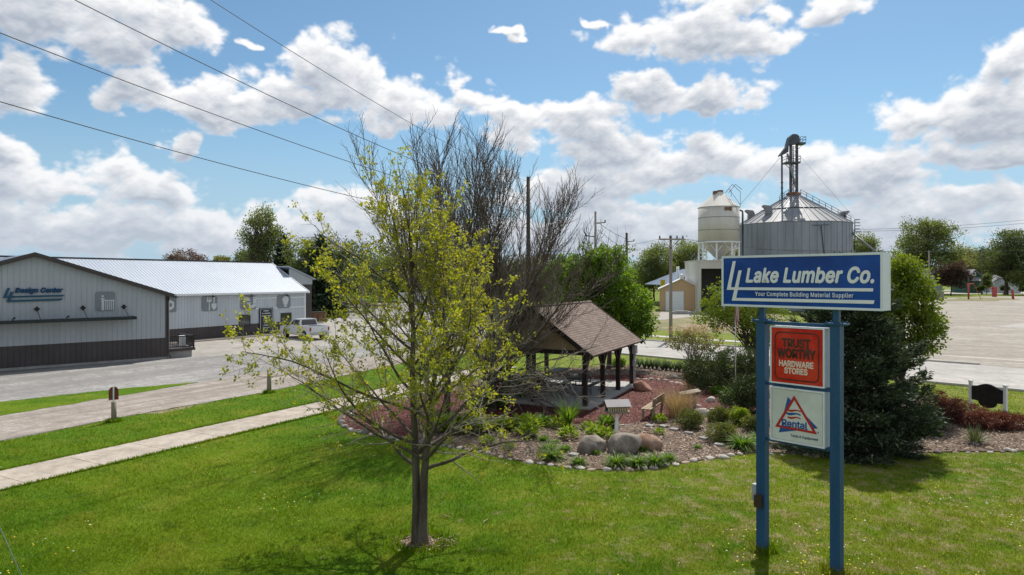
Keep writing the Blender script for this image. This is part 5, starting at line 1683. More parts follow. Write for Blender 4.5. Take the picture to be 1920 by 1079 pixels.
def wire(label, a, b, sag, r=0.016, ext=0.0, m='wire', name="power_line"):
    a, b = Vector(a), Vector(b)
    a2 = a - (b - a) * ext
    pts = []
    n = 28
    for i in range(n + 1):
        f = -ext + (1 + ext) * i / n
        p = a.lerp(b, f) if f >= 0 else a + (b - a) * f
        q = p.copy(); q.z -= sag * 4 * f * (1 - f)
        pts.append(q)
    mb = MB(); mb.tube(pts, r, 5)
    o = mb.build(name, M[m])
    return fin(o, label, "wire")


def poles_and_wires():
    P = lambda px, D: ((px - 960) / FPX * D, D)
    Dp = 42.0
    x, y = P(990.5, Dp)
    pole("utility_pole", "dark utility pole rising among the bare trees behind the pavilion", x, y, zat(332, Dp), 0.15, M['pole_dark'])
    ends = [at(990, 341, Dp), at(990, 378, Dp), at(990, 398, Dp), at(990, 428, Dp)]
    st = [at(395, 0, 16), at(140, 0, 16), at(0, 62, 16), at(0, 191, 16)]
    labs = ["thin uppermost overhead wire crossing the sky to the dark pole", "second overhead wire from the top, running to the dark pole",
            "third overhead wire from the top, running to the dark pole", "lowest overhead wire above the store roofs, running to the dark pole"]
    for i in range(4):
        wire(labs[i], st[i], ends[i], 0.42 if i else 0.35, 0.0125 if i else 0.009, 0.25)
    x, y = P(1262, 61.8)
    pole("utility_pole", "grey wooden utility pole with a crossarm standing by the street kerb", x, y + 0.9, zat(441, 61.8), 0.17, M['pole_wood'], 1.15)
    x, y = P(1116.5, 92)
    pole("utility_pole", "slim steel transmission pole with side insulators above the green tree", x, y, zat(397, 92), 0.2, M['pole_wood'], steel=True)
    x, y = P(1175, 122)
    pole("utility_pole", "distant dark transmission pole right of the steel pole".replace("right of", "beyond"), x, y, zat(437, 122), 0.28, M['pole_dark'], steel=True)
    x, y = P(538, 110)
    pole("utility_pole", "short crossarm pole in front of the dark spruces behind the store", x, y, zat(476, 110), 0.2, M['pole_wood'], 1.6)
    x, y = P(1742, 225)
    pole("utility_pole", "distant pole before the tall tree across the lot", x, y, zat(470, 225), 0.3, M['pole_wood'], 0.6)
    x, y = P(1841, 240)
    pole("utility_pole", "distant pole standing before the green house", x, y, zat(468, 240), 0.3, M['pole_wood'], 0.5)
    for i, (py1, py2) in enumerate(((417, 455), (447, 493), (431, 475))):
        wire("transmission wire between the steel pole and the dark pole", at(1121, py1, 92), at(1178, py2 - 6, 122), 0.3, 0.03)
        bpy.data.objects[-1 if False else [o.name for o in COL.objects][-1]]['group'] = "transmission wires"
    a = at(1262, 447, 61.8)
    wire("thin wire running from the kerbside pole towards the bare trees", (a.x - 1, 62.6, a.z), at(1000, 470, 70), 0.5, 0.014)
    wire("thin wire crossing before the hopper bin from the kerbside pole", (a.x + 1, 62.6, a.z), at(1700, 470, 84), 0.7, 0.012)
    wire("upper of two wires across the sky beside the huge grain bin", at(1594, 431, 135), at(1990, 405, 150), 0.6, 0.03)
    wire("lower of two wires across the sky beside the huge grain bin", at(1594, 434, 135), at(1990, 412, 150), 0.6, 0.03)
    wire("long low wire running before the far trees across the lot", at(1420, 468, 96), at(1990, 467, 180), 0.5, 0.028)
    wire("slanting guy cable from the elevator tower towards the hopper bin", at(1462, 296, 126), at(1388, 384, 118), 0.1, 0.03, m='dark_steel', name="guy_cable")
    wire("slanting guy cable from the elevator tower over the gravel lot", at(1498, 290, 126), at(1665, 480, 130), 0.1, 0.022, m='guy', name="guy_cable")
    wire("pale steel guy wire anchored in the lawn corner by the walk", at(-30, 925, 9.5), (G(52, 1106)[0], G(52, 1106)[1], 0), 0.0, 0.009, m='guy', name="guy_wire")


# ================================================================== vehicles
def wheel(parent, x, y, r, w, side):
    mb = MB(); mb.tube([(x, y - w / 2, r), (x, y - w / 2 + 0.02, r), (x, y + w / 2 - 0.02, r), (x, y + w / 2, r)], [r * 0.92, r, r, r * 0.92], 20)
    o = mb.build("wheel", M['tyre'], parent)
    mb = MB(); yy = y + side * (w / 2 + 0.006); mb.tube([(x, yy - side * 0.02, r), (x, yy, r)], [r * 0.62, r * 0.58], 16); mb.build("rim", M['rim'], o)


def arch_profile(x0, x1, zb, zt_pts, wheels, r):
    """Side outline of a body with wheel arches."""
    low = []
    for (wx) in sorted(wheels):
        for i in range(9):
            a = PI - PI * i / 8
            low.append((wx + r * math.cos(a), max(zb, r * 0.85 + r * math.sin(a) * 0.95)))
    return [(x0, zb)] + low + [(x1, zb)] + zt_pts


def pickup():
    t = thing("pickup_truck", "white crew cab pickup parked by the white store wall", "truck", (-19.75, 64.85, 0.012), math.atan2(0.71, -0.70))
    w = 0.99
    wh = (-1.85, 1.85)
    prof = arch_profile(-2.95, 2.92, 0.45, [(2.95, 0.75), (2.90, 1.08), (2.0, 1.20), (1.25, 1.24), (-1.0, 1.24), (-2.93, 1.22), (-2.95, 0.6)], wh, 0.50)
    mb = MB(); mb.prism_xz(prof, -w, w)
    mb.build("body", M['car_white'], t)
    mb = MB()
    b_, tp = 0.94, 0.78
    x = [(1.35, 1.235), (0.45, 1.86), (-0.85, 1.88), (-1.02, 1.235)]
    vs = [(p[0], (-b_ if p[1] < 1.5 else -tp), p[1]) for p in x] + [(p[0], (b_ if p[1] < 1.5 else tp), p[1]) for p in x]
    mb.add(vs, [(0, 3, 2, 1), (4, 5, 6, 7), (0, 1, 5, 4), (1, 2, 6, 5), (2, 3, 7, 6)])
    mb.build("cab", M['car_white'], t)
    mb = MB()
    for s in (-1, 1):
        y = lambda z: s * ((b_ + (tp - b_) * (z - 1.235) / 0.635) + 0.006)
        for q in (((1.05, 1.30), (0.42, 1.77), (0.30, 1.77), (0.30, 1.30)), ((0.22, 1.30), (0.22, 1.77), (-0.70, 1.77), (-0.82, 1.30))):
            vs = [(a, y(b), b) for a, b in q]
            mb.add(vs, [(0, 1, 2, 3) if s > 0 else (3, 2, 1, 0)])
    mb.add([(1.30, -0.82, 1.29), (1.30, 0.82, 1.29), (0.52, 0.70, 1.83), (0.52, -0.70, 1.83)], [(0, 1, 2, 3)])
    mb.add([(-1.03, -0.80, 1.32), (-0.90, -0.68, 1.80), (-0.90, 0.68, 1.80), (-1.03, 0.80, 1.32)], [(0, 1, 2, 3)])
    for v in range(len(mb.v) - 8, len(mb.v) - 4): mb.v[v] = (mb.v[v][0] + 0.03, mb.v[v][1], mb.v[v][2])
    mb.build("window_glass", M['glass'], t)
    mb = MB(); mb.box(-2.85, -1.10, -0.80, 0.80, 1.225, 1.245); mb.build("bed_liner", M['black'], t)
    mb = MB()
    for s in (-1, 1): mb.box(-2.9, -1.08, s * 0.90 - 0.07, s * 0.90 + 0.07, 1.2201, 1.30)
    mb.box(-2.95, -2.87, -0.83, 0.83, 0.78, 1.30); mb.build("tailgate", M['car_white'], t)
    mb = MB(); mb.box(-3.08, -2.955, -0.92, 0.92, 0.50, 0.70); mb.build("rear_bumper", M['rim'], t)
    mb = MB(); mb.box(2.90, 3.0, -0.95, 0.95, 0.48, 0.72); mb.build("front_bumper", M['black'], t)
    for s in (-1, 1):
        mb = MB(); mb.box(-2.975, -2.90, s * 0.93 - 0.065, s * 0.93 + 0.065, 0.85, 1.18); mb.build("tail_light", M['tail'], t)
        mb = MB(); mb.box(0.95, 1.13, s * 1.10 - 0.10, s * 1.10 + 0.10, 1.24, 1.44); mb.build("mirror", M['black'], t)
        mb = MB(); mb.box(-1.3, 1.25, s * 0.97 - .03, s * 0.97 + 0.04, 0.40, 0.448); mb.build("running_board", M['black'], t)
        for x_ in (0.05, -0.75): 
            mb = MB(); mb.box(x_, x_ + 0.16, s * 0.995 - .01, s * 0.995 + .018, 1.05, 1.09); mb.build("door_handle", M['black'], t)
        for wx in wh: wheel(t, wx, s * 0.86, 0.40, 0.28, s)
    mb = MB(); mb.box(-0.25, 0.25, -0.012, 0.012, 0, 0.14)
    return t


def sedan(px, py, rot, paint, label, name="parked_car", L=4.4):
    X, Y = G(px, py)
    t = thing(name, label, "car", (X, Y, 0.01), rot)
    w = 0.88
    wh = (-1.30, 1.32)
    prof = arch_profile(-2.15, 2.15, 0.28, [(2.18, 0.62), (1.95, 0.80), (1.0, 0.93), (-1.35, 0.96), (-2.1, 0.95), (-2.18, 0.6)], wh, 0.40)
    mb = MB(); mb.prism_xz(prof, -w, w); mb.build("body", M[paint], t)
    mb = MB()
    x = [(1.15, 0.92), (0.35, 1.42), (-0.95, 1.44), (-1.85, 0.95)]
    vs = [(p[0], (-0.82 if p[1] < 1.2 else -0.62), p[1]) for p in x] + [(p[0], (0.82 if p[1] < 1.2 else 0.62), p[1]) for p in x]
    mb.add(vs, [(0, 3, 2, 1), (4, 5, 6, 7), (0, 1, 5, 4), (1, 2, 6, 5), (2, 3, 7, 6)]); mb.build("cabin", M[paint], t)
    mb = MB()
    for s in (-1, 1):
        y = lambda z: s * (0.82 - 0.20 * (z - 0.93) / 0.5 + 0.008)
        vs = [(a, y(b), b) for a, b in ((0.92, 1.0), (0.32, 1.36), (-0.9, 1.38), (-1.45, 1.02))]
        mb.add(vs, [(0, 1, 2, 3) if s > 0 else (3, 2, 1, 0)])
    mb.add([(1.13, -0.74, 0.975), (1.13, 0.74, 0.975), (0.44, 0.58, 1.40), (0.44, -0.58, 1.40)], [(0, 1, 2, 3)])
    mb.build("window_glass", M['glass'], t)
    for s in (-1, 1):
        for wx in wh: wheel(t, wx, s * 0.78, 0.32, 0.2, s)
        mb = MB(); mb.box(-2.2, -2.13, s * 0.66 - 0.16, s * 0.66 + 0.16, 0.66, 0.84); mb.build("tail_light", M['tail'], t)
        mb = MB(); mb.box(2.08, 2.17, s * 0.62 - 0.16, s * 0.62 + 0.16, 0.60, 0.74); mb.build("headlight", M['white_paint'], t)


def vehicles():
    pickup()
    sedan(948, 588, R(8), 'car_silver', "silver car parked beyond the pavilion roof by the lawn")
    sedan(885, 566, R(20), 'car_white', "white car parked far back across the gravel yard")
    sedan(1873, 546, R(175), 'car_white', "white car parked beside the grey house across the lot")
    sedan(1806, 545.5, R(5), 'car_silver', "silver car parked in front of the green house")
    X, Y = G(782, 572)
    t = thing("box_trailer", "white box trailer parked far back across the gravel yard", "trailer", (X, Y, 0), R(10))
    mb = MB(); mb.box(-4, 4, -1.2, 1.2, 0.7, 2.6); mb.build("body", M['car_white'], t)
    for x in (-0.6, 0.4):
        for s in (-1, 1): wheel(t, x, s * 1.1, 0.36, 0.24, s)
    mb = MB(); mb.bar((4, 0, .75), (5.6, 0, 0.6), 0.12); mb.box(5.3, 5.4, -.05, .05, 0, .55); mb.build("hitch", M['black'], t)
    X, Y = G(594, 606)
    t = thing("dumpster", "rusty brown dumpster standing behind the white pickup", "dumpster", (X, Y, 0), R(35))
    mb = MB(); mb.prism_xz([(-0.95, 0.15), (0.95, 0.15), (1.1, 1.35), (-1.1, 1.35)], -0.7, 0.7)
    for x in (-0.7, 0, 0.7): mb.box(x - .05, x + .05, -0.76, -0.70, 0.2, 1.3)
    mb.build("body", M['rust'], t)
    mb = MB(); mb.box(-1.12, 1.12, -0.74, 0.74, 1.351, 1.42); mb.build("lid", M['stain'], t)
    # brush and logs heaped at the yard's edge
    rg = random.Random(12)
    X, Y = G(668, 579)
    mb = MB()
    for i in range(150):
        x = rg.uniform(-4.2, 4.2); h = max(0.1, (1.9 - abs(x) * 0.32)) * rg.random() ** 0.7
        a = rg.uniform(-0.5, 0.5); l = rg.uniform(0.8, 2.2); y = rg.uniform(-1.2, 1.2)
        mb.tube([(x - l / 2, y - a * l / 2, h + rg.uniform(0, .3)), (x + l / 2, y + a * l / 2, h + rg.uniform(-.2, .2))], rg.uniform(0.04, 0.13), 5)
    o = mb.build("brush_pile", M['bark_pale']); o.location = (X, Y, 0.05)
    fin(o, "grey heap of brush and logs at the far edge of the gravel yard", "brush pile")


build_ground()
front_block()
wing_block()
pylon_sign()
pavilion()
grain_site()
houses()
poles_and_wires()
vehicles()


# ================================================================== plants
def unit(v):
    return v / np.maximum(np.linalg.norm(v, axis=-1, keepdims=True), 1e-9)


def leaf_quads(c, d, L, Wd, rg, flat=0.0):
    """Pointed leaves: centres c, growing along d, length L, width Wd; each turned at random about its axis."""
    n = len(c)
    d = unit(d)
    r = unit(rg.normal(size=(n, 3)))
    if flat:
        r = unit(r * (1 - flat) + np.array([0, 0, 1.0]) * flat)
    s = unit(np.cross(d, r))
    nr = np.cross(s, d)
    L = np.broadcast_to(np.asarray(L, float).reshape(-1, 1) if np.ndim(L) else np.full((n, 1), L), (n, 1))
    Wd = np.broadcast_to(np.asarray(Wd, float).reshape(-1, 1) if np.ndim(Wd) else np.full((n, 1), Wd), (n, 1))
    p0 = c
    p1 = c + d * L * 0.5 + s * Wd * 0.5 + nr * L * 0.06
    p2 = c + d * L
    p3 = c + d * L * 0.5 - s * Wd * 0.5 + nr * L * 0.06
    V = np.stack([p0, p1, p2, p3], 1).reshape(-1, 3)
    F = np.arange(4 * n).reshape(n, 4)
    return V, F


class Tubes:
    """Fast collection of tapering limbs in one mesh."""

    def __init__(s):
        s.V, s.F, s.n = [], [], 0

    def add(s, pts, rad, k):
        P = np.asarray(pts, float)
        m = len(P)
        rad = np.broadcast_to(np.asarray(rad, float), (m,))
        T = unit(np.gradient(P, axis=0))
        ref = np.array([1.0, 0, 0]) if abs(T[0][0]) < 0.8 else np.array([0, 1.0, 0])
        A = unit(np.cross(T, ref)); B = np.cross(T, A)
        an = np.arange(k) * 2 * PI / k
        ring = P[:, None] + (A[:, None] * np.cos(an)[None, :, None] + B[:, None] * np.sin(an)[None, :, None]) * rad[:, None, None]
        s.V.append(ring.reshape(-1, 3))
        i = np.arange(m - 1)[:, None] * k; j = np.arange(k)[None]
        a = s.n + i + j; b = s.n + i + (j + 1) % k
        s.F.append(np.stack([a, b, b + k, a + k], -1).reshape(-1, 4))
        s.n += m * k

    def build(s, name, m, parent=None):
        return np_mesh(name, np.concatenate(s.V), np.concatenate(s.F), m, parent, smooth=True)


def limb(rg, p, d, L, r0, r1, steps, wob, trop, up=(0, 0, 1)):
    """Wandering limb: returns points, radii and directions."""
    p = np.array(p, float); d = unit(np.array(d, float)); up = np.array(up, float)
    P, D = [p.copy()], [d.copy()]
    for i in range(steps):
        d = unit(d + rg.normal(size=3) * wob + up * trop / steps)
        p = p + d * L / steps
        P.append(p.copy()); D.append(d.copy())
    t = np.linspace(0, 1, steps + 1)
    return np.array(P), r0 + (r1 - r0) * t ** 0.85, np.array(D)


def side_dir(rg, d, ang, az=None):
    d = unit(np.array(d)); a = np.cross(d, [0, 0, 1.0])
    if np.linalg.norm(a) < 1e-3: a = np.array([1.0, 0, 0])
    a = unit(a); b = np.cross(d, a)
    az = rg.random() * 2 * PI if az is None else az
    return unit(d * math.cos(ang) + (a * math.cos(az) + b * math.sin(az)) * math.sin(ang))


def spring_maple():
    """The young tree on the lawn: two fused stems, many rising limbs, opening yellow-green leaves."""
    rg = np.random.default_rng(21)
    t = thing("spring_tree", "young lawn tree with opening yellow green leaves and a dark twin trunk", "tree", (TREE_X, TREE_Y, 0))
    main, tw = Tubes(), Tubes()
    lc, ld = [], []
    # twin stem
    def stem(x0, y0, x1, y1, h, r0, lean, seed):
        n = 16
        z = np.linspace(-0.05, h, n)
        f = z / h
        g2 = np.random.default_rng(seed)
        b = np.clip((z - 1.1) / (h - 1.1), 0, 1) ** 1.15
        P = np.stack([x0 + (x1 - x0) * b + np.cumsum(g2.normal(size=n)) * 0.010, y0 + (y1 - y0) * b + np.cumsum(g2.normal(size=n)) * 0.010, z], 1)
        r = r0 * (1 - f) ** 0.8 + 0.012
        r[0] *= 1.5; r[1] *= 1.05
        main.add(P, r, 10)
        return P, r
    PA, rA = stem(-0.070, 0.02, -0.22, 0.1, 7.2, 0.088, 0, 3)
    PB, rB = stem(0.075, -0.03, 0.62, -0.1, 5.6, 0.094, 0, 4)
    def on(P, r, z):
        i = np.searchsorted(P[:, 2], z) - 1; i = min(max(i, 0), len(P) - 2)
        f = (z - P[i, 2]) / (P[i + 1, 2] - P[i, 2])
        return P[i] * (1 - f) + P[i + 1] * f, r[i] * (1 - f) + r[i + 1] * f
    limbs = []
    NL = 46
    for i in range(NL):
        f = i / (NL - 1)
        z = 1.55 + 4.7 * f ** 1.1 + rg.uniform(-.12, .12)
        P, r = (PA, rA) if i % 2 else (PB, rB)
        z = min(z, P[-1, 2] - 0.3)
        az = i * 2.39996 + rg.uniform(-.35, .35)
        tilt = R(72 - 50 * f ** 0.85 + rg.uniform(-9, 9))
        L = (3.75 - 2.25 * f) * rg.uniform(0.75, 1.15)
        if math.cos(az) < -0.2: L *= 1.18
        if math.cos(az) > 0.5: L *= 0.9
        q, rr = on(P, r, z)
        d = (math.cos(az) * math.sin(tilt), math.sin(az) * math.sin(tilt), math.cos(tilt))
        limbs.append((q, d, L, min(rr * 0.6, 0.046 - 0.022 * f), f, az))
    limbs.append((PA[-5], (-0.25, 0, 1), 2.6, 0.035, 0.9, 0)); limbs.append((PA[-4], (0.12, 0.1, 1), 2.0, 0.03, 1.0, 0))
    limbs.append((PB[-4], (0.3, 0.1, 1), 2.0, 0.03, 0.9, 0)); limbs.append((PA[-6], (-0.45, 0.1, 1), 2.3, 0.035, 0.85, 0)); limbs.append((PA[-3], (-.12, -.1, 1), 1.9, 0.03, 1.0, 0))
    for (q, d, L, r0, f, az) in limbs:
        bare = f < 0.10
        tro = 0.15 if bare else 0.62
        P, r, D = limb(rg, q, d, L, r0, 0.007, 12, 0.085, tro)
        main.add(P, r, 6)
        nk = int(3 + L * 3.5)
        for s_ in np.linspace(0.22, 0.98, nk):
            i = min(int(s_ * 12), 11)
            p = P[i] + (P[i + 1] - P[i]) * (s_ * 12 - i)
            l2 = L * rg.uniform(0.20, 0.40) * (1.15 - 0.65 * s_) + 0.20
            d2 = side_dir(rg, D[i], R(rg.uniform(28, 58)))
            P2, r2, D2 = limb(rg, p, d2, l2, max(0.006, r[i] * 0.5), 0.0035, 7, 0.11, 0.1 if bare else 0.55)
            tw.add(P2, r2, 4)
            leafy_amt = 0.12 if bare else (0.42 if f < 0.2 else (0.50 if f < 0.55 else 0.40))
            for s3 in np.linspace(0.2, 1.0, int(3 + l2 * 6)):
                j = min(int(s3 * 7), 6)
                p3 = P2[j] + (P2[j + 1] - P2[j]) * (s3 * 7 - j)
                l3 = rg.uniform(0.10, 0.30)
                d3 = side_dir(rg, D2[j], R(rg.uniform(25, 60)))
                P3, r3, D3 = limb(rg, p3, d3, l3, 0.0042, 0.0022, 3, 0.15, 0.4)
                tw.add(P3, r3, 3)
                if rg.random() < leafy_amt:
                    for e in (1, 2, 3):
                        if e < 3 and rg.random() < (0.62 if e == 2 else 0.85): continue
                        nl = rg.integers(6, 14)
                        for _ in range(nl):
                            lc.append(P3[e] + rg.normal(size=3) * 0.036)
                            dd = unit(D3[e] * 0.5 + rg.normal(size=3) * 0.7 + np.array([0, 0, -0.15]))
                            ld.append(dd)
    main.build("trunk", M['bark'], t)
    tw.build("twigs", M['bark_pale'], t)
    lc, ld = np.array(lc), np.array(ld)
    V, F = leaf_quads(lc, ld, rg.uniform(0.045, 0.095, len(lc)), rg.uniform(0.028, 0.056, len(lc)), rg)
    np_mesh("crown", V, F, M['leaf_spring'], t)


def bare_tree(label, X, Y, H, spread, nlimb, seed, lean=(0, 0), low=1.6, r0=0.17, droop=0, mtw='bark_bare', stems=1, twig_r=1.0):
    rg = np.random.default_rng(seed)
    t = thing("bare_tree", label, "tree", (X, Y, 0), 0, "bare trees by the pavilion")
    main, tw = Tubes(), Tubes()
    P, r, D = limb(rg, (0, 0, -0.05), (lean[0], lean[1], 1), H * 0.30, r0, r0 * 0.7, 8, 0.03, 0.3)
    r[0] *= 1.4
    main.add(P, r, 9)
    for i in range(nlimb):
        f = (i + 0.5) / nlimb
        az = i * 2.39996 + rg.uniform(-.4, .4)
        tilt = R(8 + spread * math.sqrt(f) + rg.uniform(-6, 6))
        s_ = 1.0 - 0.62 * f
        k = min(int(s_ * 8), 7)
        p = P[k] + (P[k + 1] - P[k]) * (s_ * 8 - k) if s_ < 1 else P[-1]
        L = (H - p[2]) * rg.uniform(0.90, 1.03) * (1.06 - 0.16 * tilt)
        d = np.array([math.cos(az) * math.sin(tilt), math.sin(az) * math.sin(tilt), math.cos(tilt)]) + np.array([lean[0], lean[1], 0]) * 0.6
        P1, r1, D1 = limb(rg, p, d, L, r0 * rg.uniform(0.26, 0.38), 0.008, 16, 0.045, 0.55)
        main.add(P1, r1, 6)
        n2 = int(11 + L * 2.5)
        for s2 in np.linspace(0.18, 0.97, n2):
            j = min(int(s2 * 16), 15)
            p2 = P1[j] + (P1[j + 1] - P1[j]) * (s2 * 16 - j)
            l2 = L * rg.uniform(0.18, 0.36) * (1.2 - 0.8 * s2) + 0.38
            d2 = side_dir(rg, D1[j], R(rg.uniform(22, 46)))
            P2, r2, D2 = limb(rg, p2, d2, l2, max(0.014, r1[j] * 0.45), 0.008 * twig_r, 9, 0.06, 0.75)
            tw.add(P2, r2, 4)
            for s3 in np.linspace(0.2, 0.98, int(3 + l2 * 4.6)):
                m = min(int(s3 * 9), 8)
                p3 = P2[m] + (P2[m + 1] - P2[m]) * (s3 * 9 - m)
                l3 = rg.uniform(0.25, 0.75) * (1.1 - 0.4 * s3)
                d3 = side_dir(rg, D2[m], R(rg.uniform(20, 48)))
                P3, r3, D3 = limb(rg, p3, d3, l3, 0.0095 * twig_r, 0.006 * twig_r, 4, 0.07, 0.5)
                tw.add(P3, r3, 3)
    for i in range(droop):
        az = rg.uniform(-1.0, 0.35)
        s_ = rg.uniform(0.45, 1.0)
        k = int(s_ * 7)
        d = np.array([math.cos(az), math.sin(az) * 0.9, rg.uniform(-0.05, 0.35)])
        L = rg.uniform(3.0, 5.2)
        P1, r1, D1 = limb(rg, P[k], d, L, 0.055, 0.009, 14, 0.08, -0.22)
        main.add(P1, r1, 5)
        for s2 in np.linspace(0.25, 0.98, 10):
            j = min(int(s2 * 14), 13)
            P2, r2, D2 = limb(rg, P1[j], side_dir(rg, D1[j], R(rg.uniform(25, 60))), rg.uniform(0.6, 1.6), 0.015, 0.008, 8, 0.11, -0.02)
            tw.add(P2, r2, 4)
            for s3 in (0.35, 0.55, 0.75, 0.95):
                m = min(int(s3 * 8), 7)
                P3, r3, D3 = limb(rg, P2[m], side_dir(rg, D2[m], R(rg.uniform(25, 60))), rg.uniform(0.25, 0.6), 0.010, 0.007, 4, 0.12, 0.1)
                tw.add(P3, r3, 3)
    main.build("trunk", M['bark_dark'] if not droop else M['bark'], t)
    tw.build("twigs", M[mtw], t)


def leafy(name, label, cat, X, Y, env, nclump, per, leaf, mleaf, trunk=None, mbark='bark_dark', seed=0, group=None, cr=0.5, shell=0.45, z0=0.0, asp=0.6, limbs=26, droop=0.0, openness=0.0, flat=0.2):
    """Leafy plant: clumps of leaves through an uneven crown, carried by limbs. env: ellipsoids (x, y, z, rx, ry, rz)."""
    rg = np.random.default_rng(seed)
    t = thing(name, label, cat, (X, Y, z0), 0, group)
    env = np.array(env, float)
    vol = (env[:, 3] * env[:, 4] * env[:, 5]) ** (2 / 3)
    which = rg.choice(len(env), nclump, p=vol / vol.sum())
    u = unit(rg.normal(size=(nclump, 3)))
    rad = shell + (1 - shell) * rg.random(nclump) ** 0.5
    wob = 1 + 0.16 * np.sin(u[:, 0] * 5 + seed) + 0.14 * np.sin(u[:, 1] * 6 + 2 * seed + u[:, 2] * 4)
    c = env[which, :3] + u * env[which, 3:6] * (rad * wob)[:, None]
    c[:, 2] = np.maximum(c[:, 2], leaf * 0.6)
    size = cr * rg.uniform(0.55, 1.25, nclump)
    k = np.maximum(3, (per * rg.uniform(0.5, 1.3, nclump) * (1 - openness * rg.random(nclump))).astype(int))
    idx = np.repeat(np.arange(nclump), k)
    off = np.clip(rg.normal(size=(len(idx), 3)), -1.7, 1.7) * np.array([1, 1, 0.7]) * 0.55
    pts = c[idx] + off * size[idx][:, None]
    pts[:, 2] = np.maximum(pts[:, 2], 0.02)
    d = off * 0.8 + u[idx] * 0.6 + rg.normal(size=(len(idx), 3)) * 0.6 + np.array([0, 0, -droop])
    V, F = leaf_quads(pts, d, leaf * rg.uniform(0.7, 1.3, len(idx)), leaf * asp * rg.uniform(0.7, 1.3, len(idx)), rg, flat)
    mi = None
    np_mesh("crown", V, F, mleaf, t, mi)
    if trunk:
        h, r = trunk[:2]
        nst = trunk[2] if len(trunk) > 2 else 1
        tb = Tubes()
        tops = []
        for s_ in range(nst):
            a = 2 * PI * s_ / max(1, nst) + seed
            d0 = (0.0, 0.0, 1.0) if nst == 1 else (0.35 * math.cos(a), 0.35 * math.sin(a), 1)
            P, rr, D = limb(rg, (0.06 * math.cos(a) * (nst > 1), 0.06 * math.sin(a) * (nst > 1), -0.05), d0, h, r, r * 0.5, 8, 0.04, 0.3)
            rr[0] *= 1.3
            tb.add(P, rr, 8)
            tops.append((P, rr))
        for i in rg.choice(nclump, min(limbs, nclump), replace=False):
            P, rr = tops[rg.integers(len(tops))]
            j = rg.integers(4, 9)
            a, b = P[j], c[i]
            m1 = a * 0.6 + b * 0.4 + np.array([0, 0, 0.12 * np.linalg.norm(b - a)]) + rg.normal(size=3) * 0.06 * np.linalg.norm(b - a)
            m2 = a * 0.25 + b * 0.75 + rg.normal(size=3) * 0.05 * np.linalg.norm(b - a)
            tb.add(np.array([a, m1, m2, b]), np.array([rr[j] * 0.55, rr[j] * 0.36, rr[j] * 0.2, rr[j] * 0.08 + 0.003]), 5)
        tb.build("trunk", M[mbark], t)
    return t


def conifer(name, label, X, Y, H, Rb, seed, m, nw=26, leaf=0.16, per=150, z_low=0.15, group=None, lat=22, power=0.85, upturn=0.25):
    """Spruce: whorls of drooping boughs clothed in needle sprays."""
    rg = np.random.default_rng(seed)
    t = thing(name, label, "tree", (X, Y, 0), 0, group)
    tb = Tubes()
    tb.add(np.array([(0, 0, -0.05), (0.02, 0.01, H * 0.5), (0, 0, H * 0.99)]), np.array([H * 0.022, H * 0.013, 0.012]), 8)
    C, Dr, S = [], [], []
    for w in range(nw):
        f = w / (nw - 1)
        z = z_low + (H - z_low) * f ** 1.0
        Rw = Rb * (1 - f) ** power + 0.10
        nb = max(5, int(lat * (1 - f * 0.6)))
        for b in range(nb):
            az = 2 * PI * (b + rg.random()) / nb + w
            L = Rw * rg.uniform(0.62, 1.14)
            d = np.array([math.cos(az), math.sin(az), rg.uniform(-0.22, 0.12) + 0.45 * f])
            P, r, D = limb(rg, (0, 0, z), d, L, 0.012 + 0.012 * L, 0.004, 6, 0.05, upturn)
            if b % 2 == 0: tb.add(P, r, 4)
            n = max(6, int(per * L / Rb))
            s_ = 0.22 + 0.78 * rg.random(n) ** 0.75
            i = np.minimum((s_ * 6).astype(int), 5)
            p = P[i] + (P[i + 1] - P[i]) * (s_ * 6 - i)[:, None]
            sd = unit(np.cross(D[i], [0, 0, 1.0])) * rg.choice([-1, 1], n)[:, None]
            spread = rg.random(n) * 0.34 * L * (1.15 - s_) ** 0.6
            c = p + sd * spread[:, None] * 0.8 + D[i] * (spread * 0.5)[:, None] + rg.normal(size=(n, 3)) * np.array([0.05, 0.05, 0.07]) * (leaf / 0.16)
            dd = D[i] * 0.9 + sd * 0.45 + rg.normal(size=(n, 3)) * 0.42 + np.array([0, 0, 0.15])
            C.append(c); Dr.append(dd)
    C = np.concatenate(C); Dr = np.concatenate(Dr)
    C[:, 2] = np.maximum(C[:, 2], 0.04)
    V, F = leaf_quads(C, Dr, leaf * rg.uniform(0.7, 1.35, len(C)), leaf * 0.32 * rg.uniform(0.7, 1.3, len(C)), rg)
    np_mesh("crown", V, F, m, t)
    tb.build("trunk", M['bark_dark'], t)
    return t


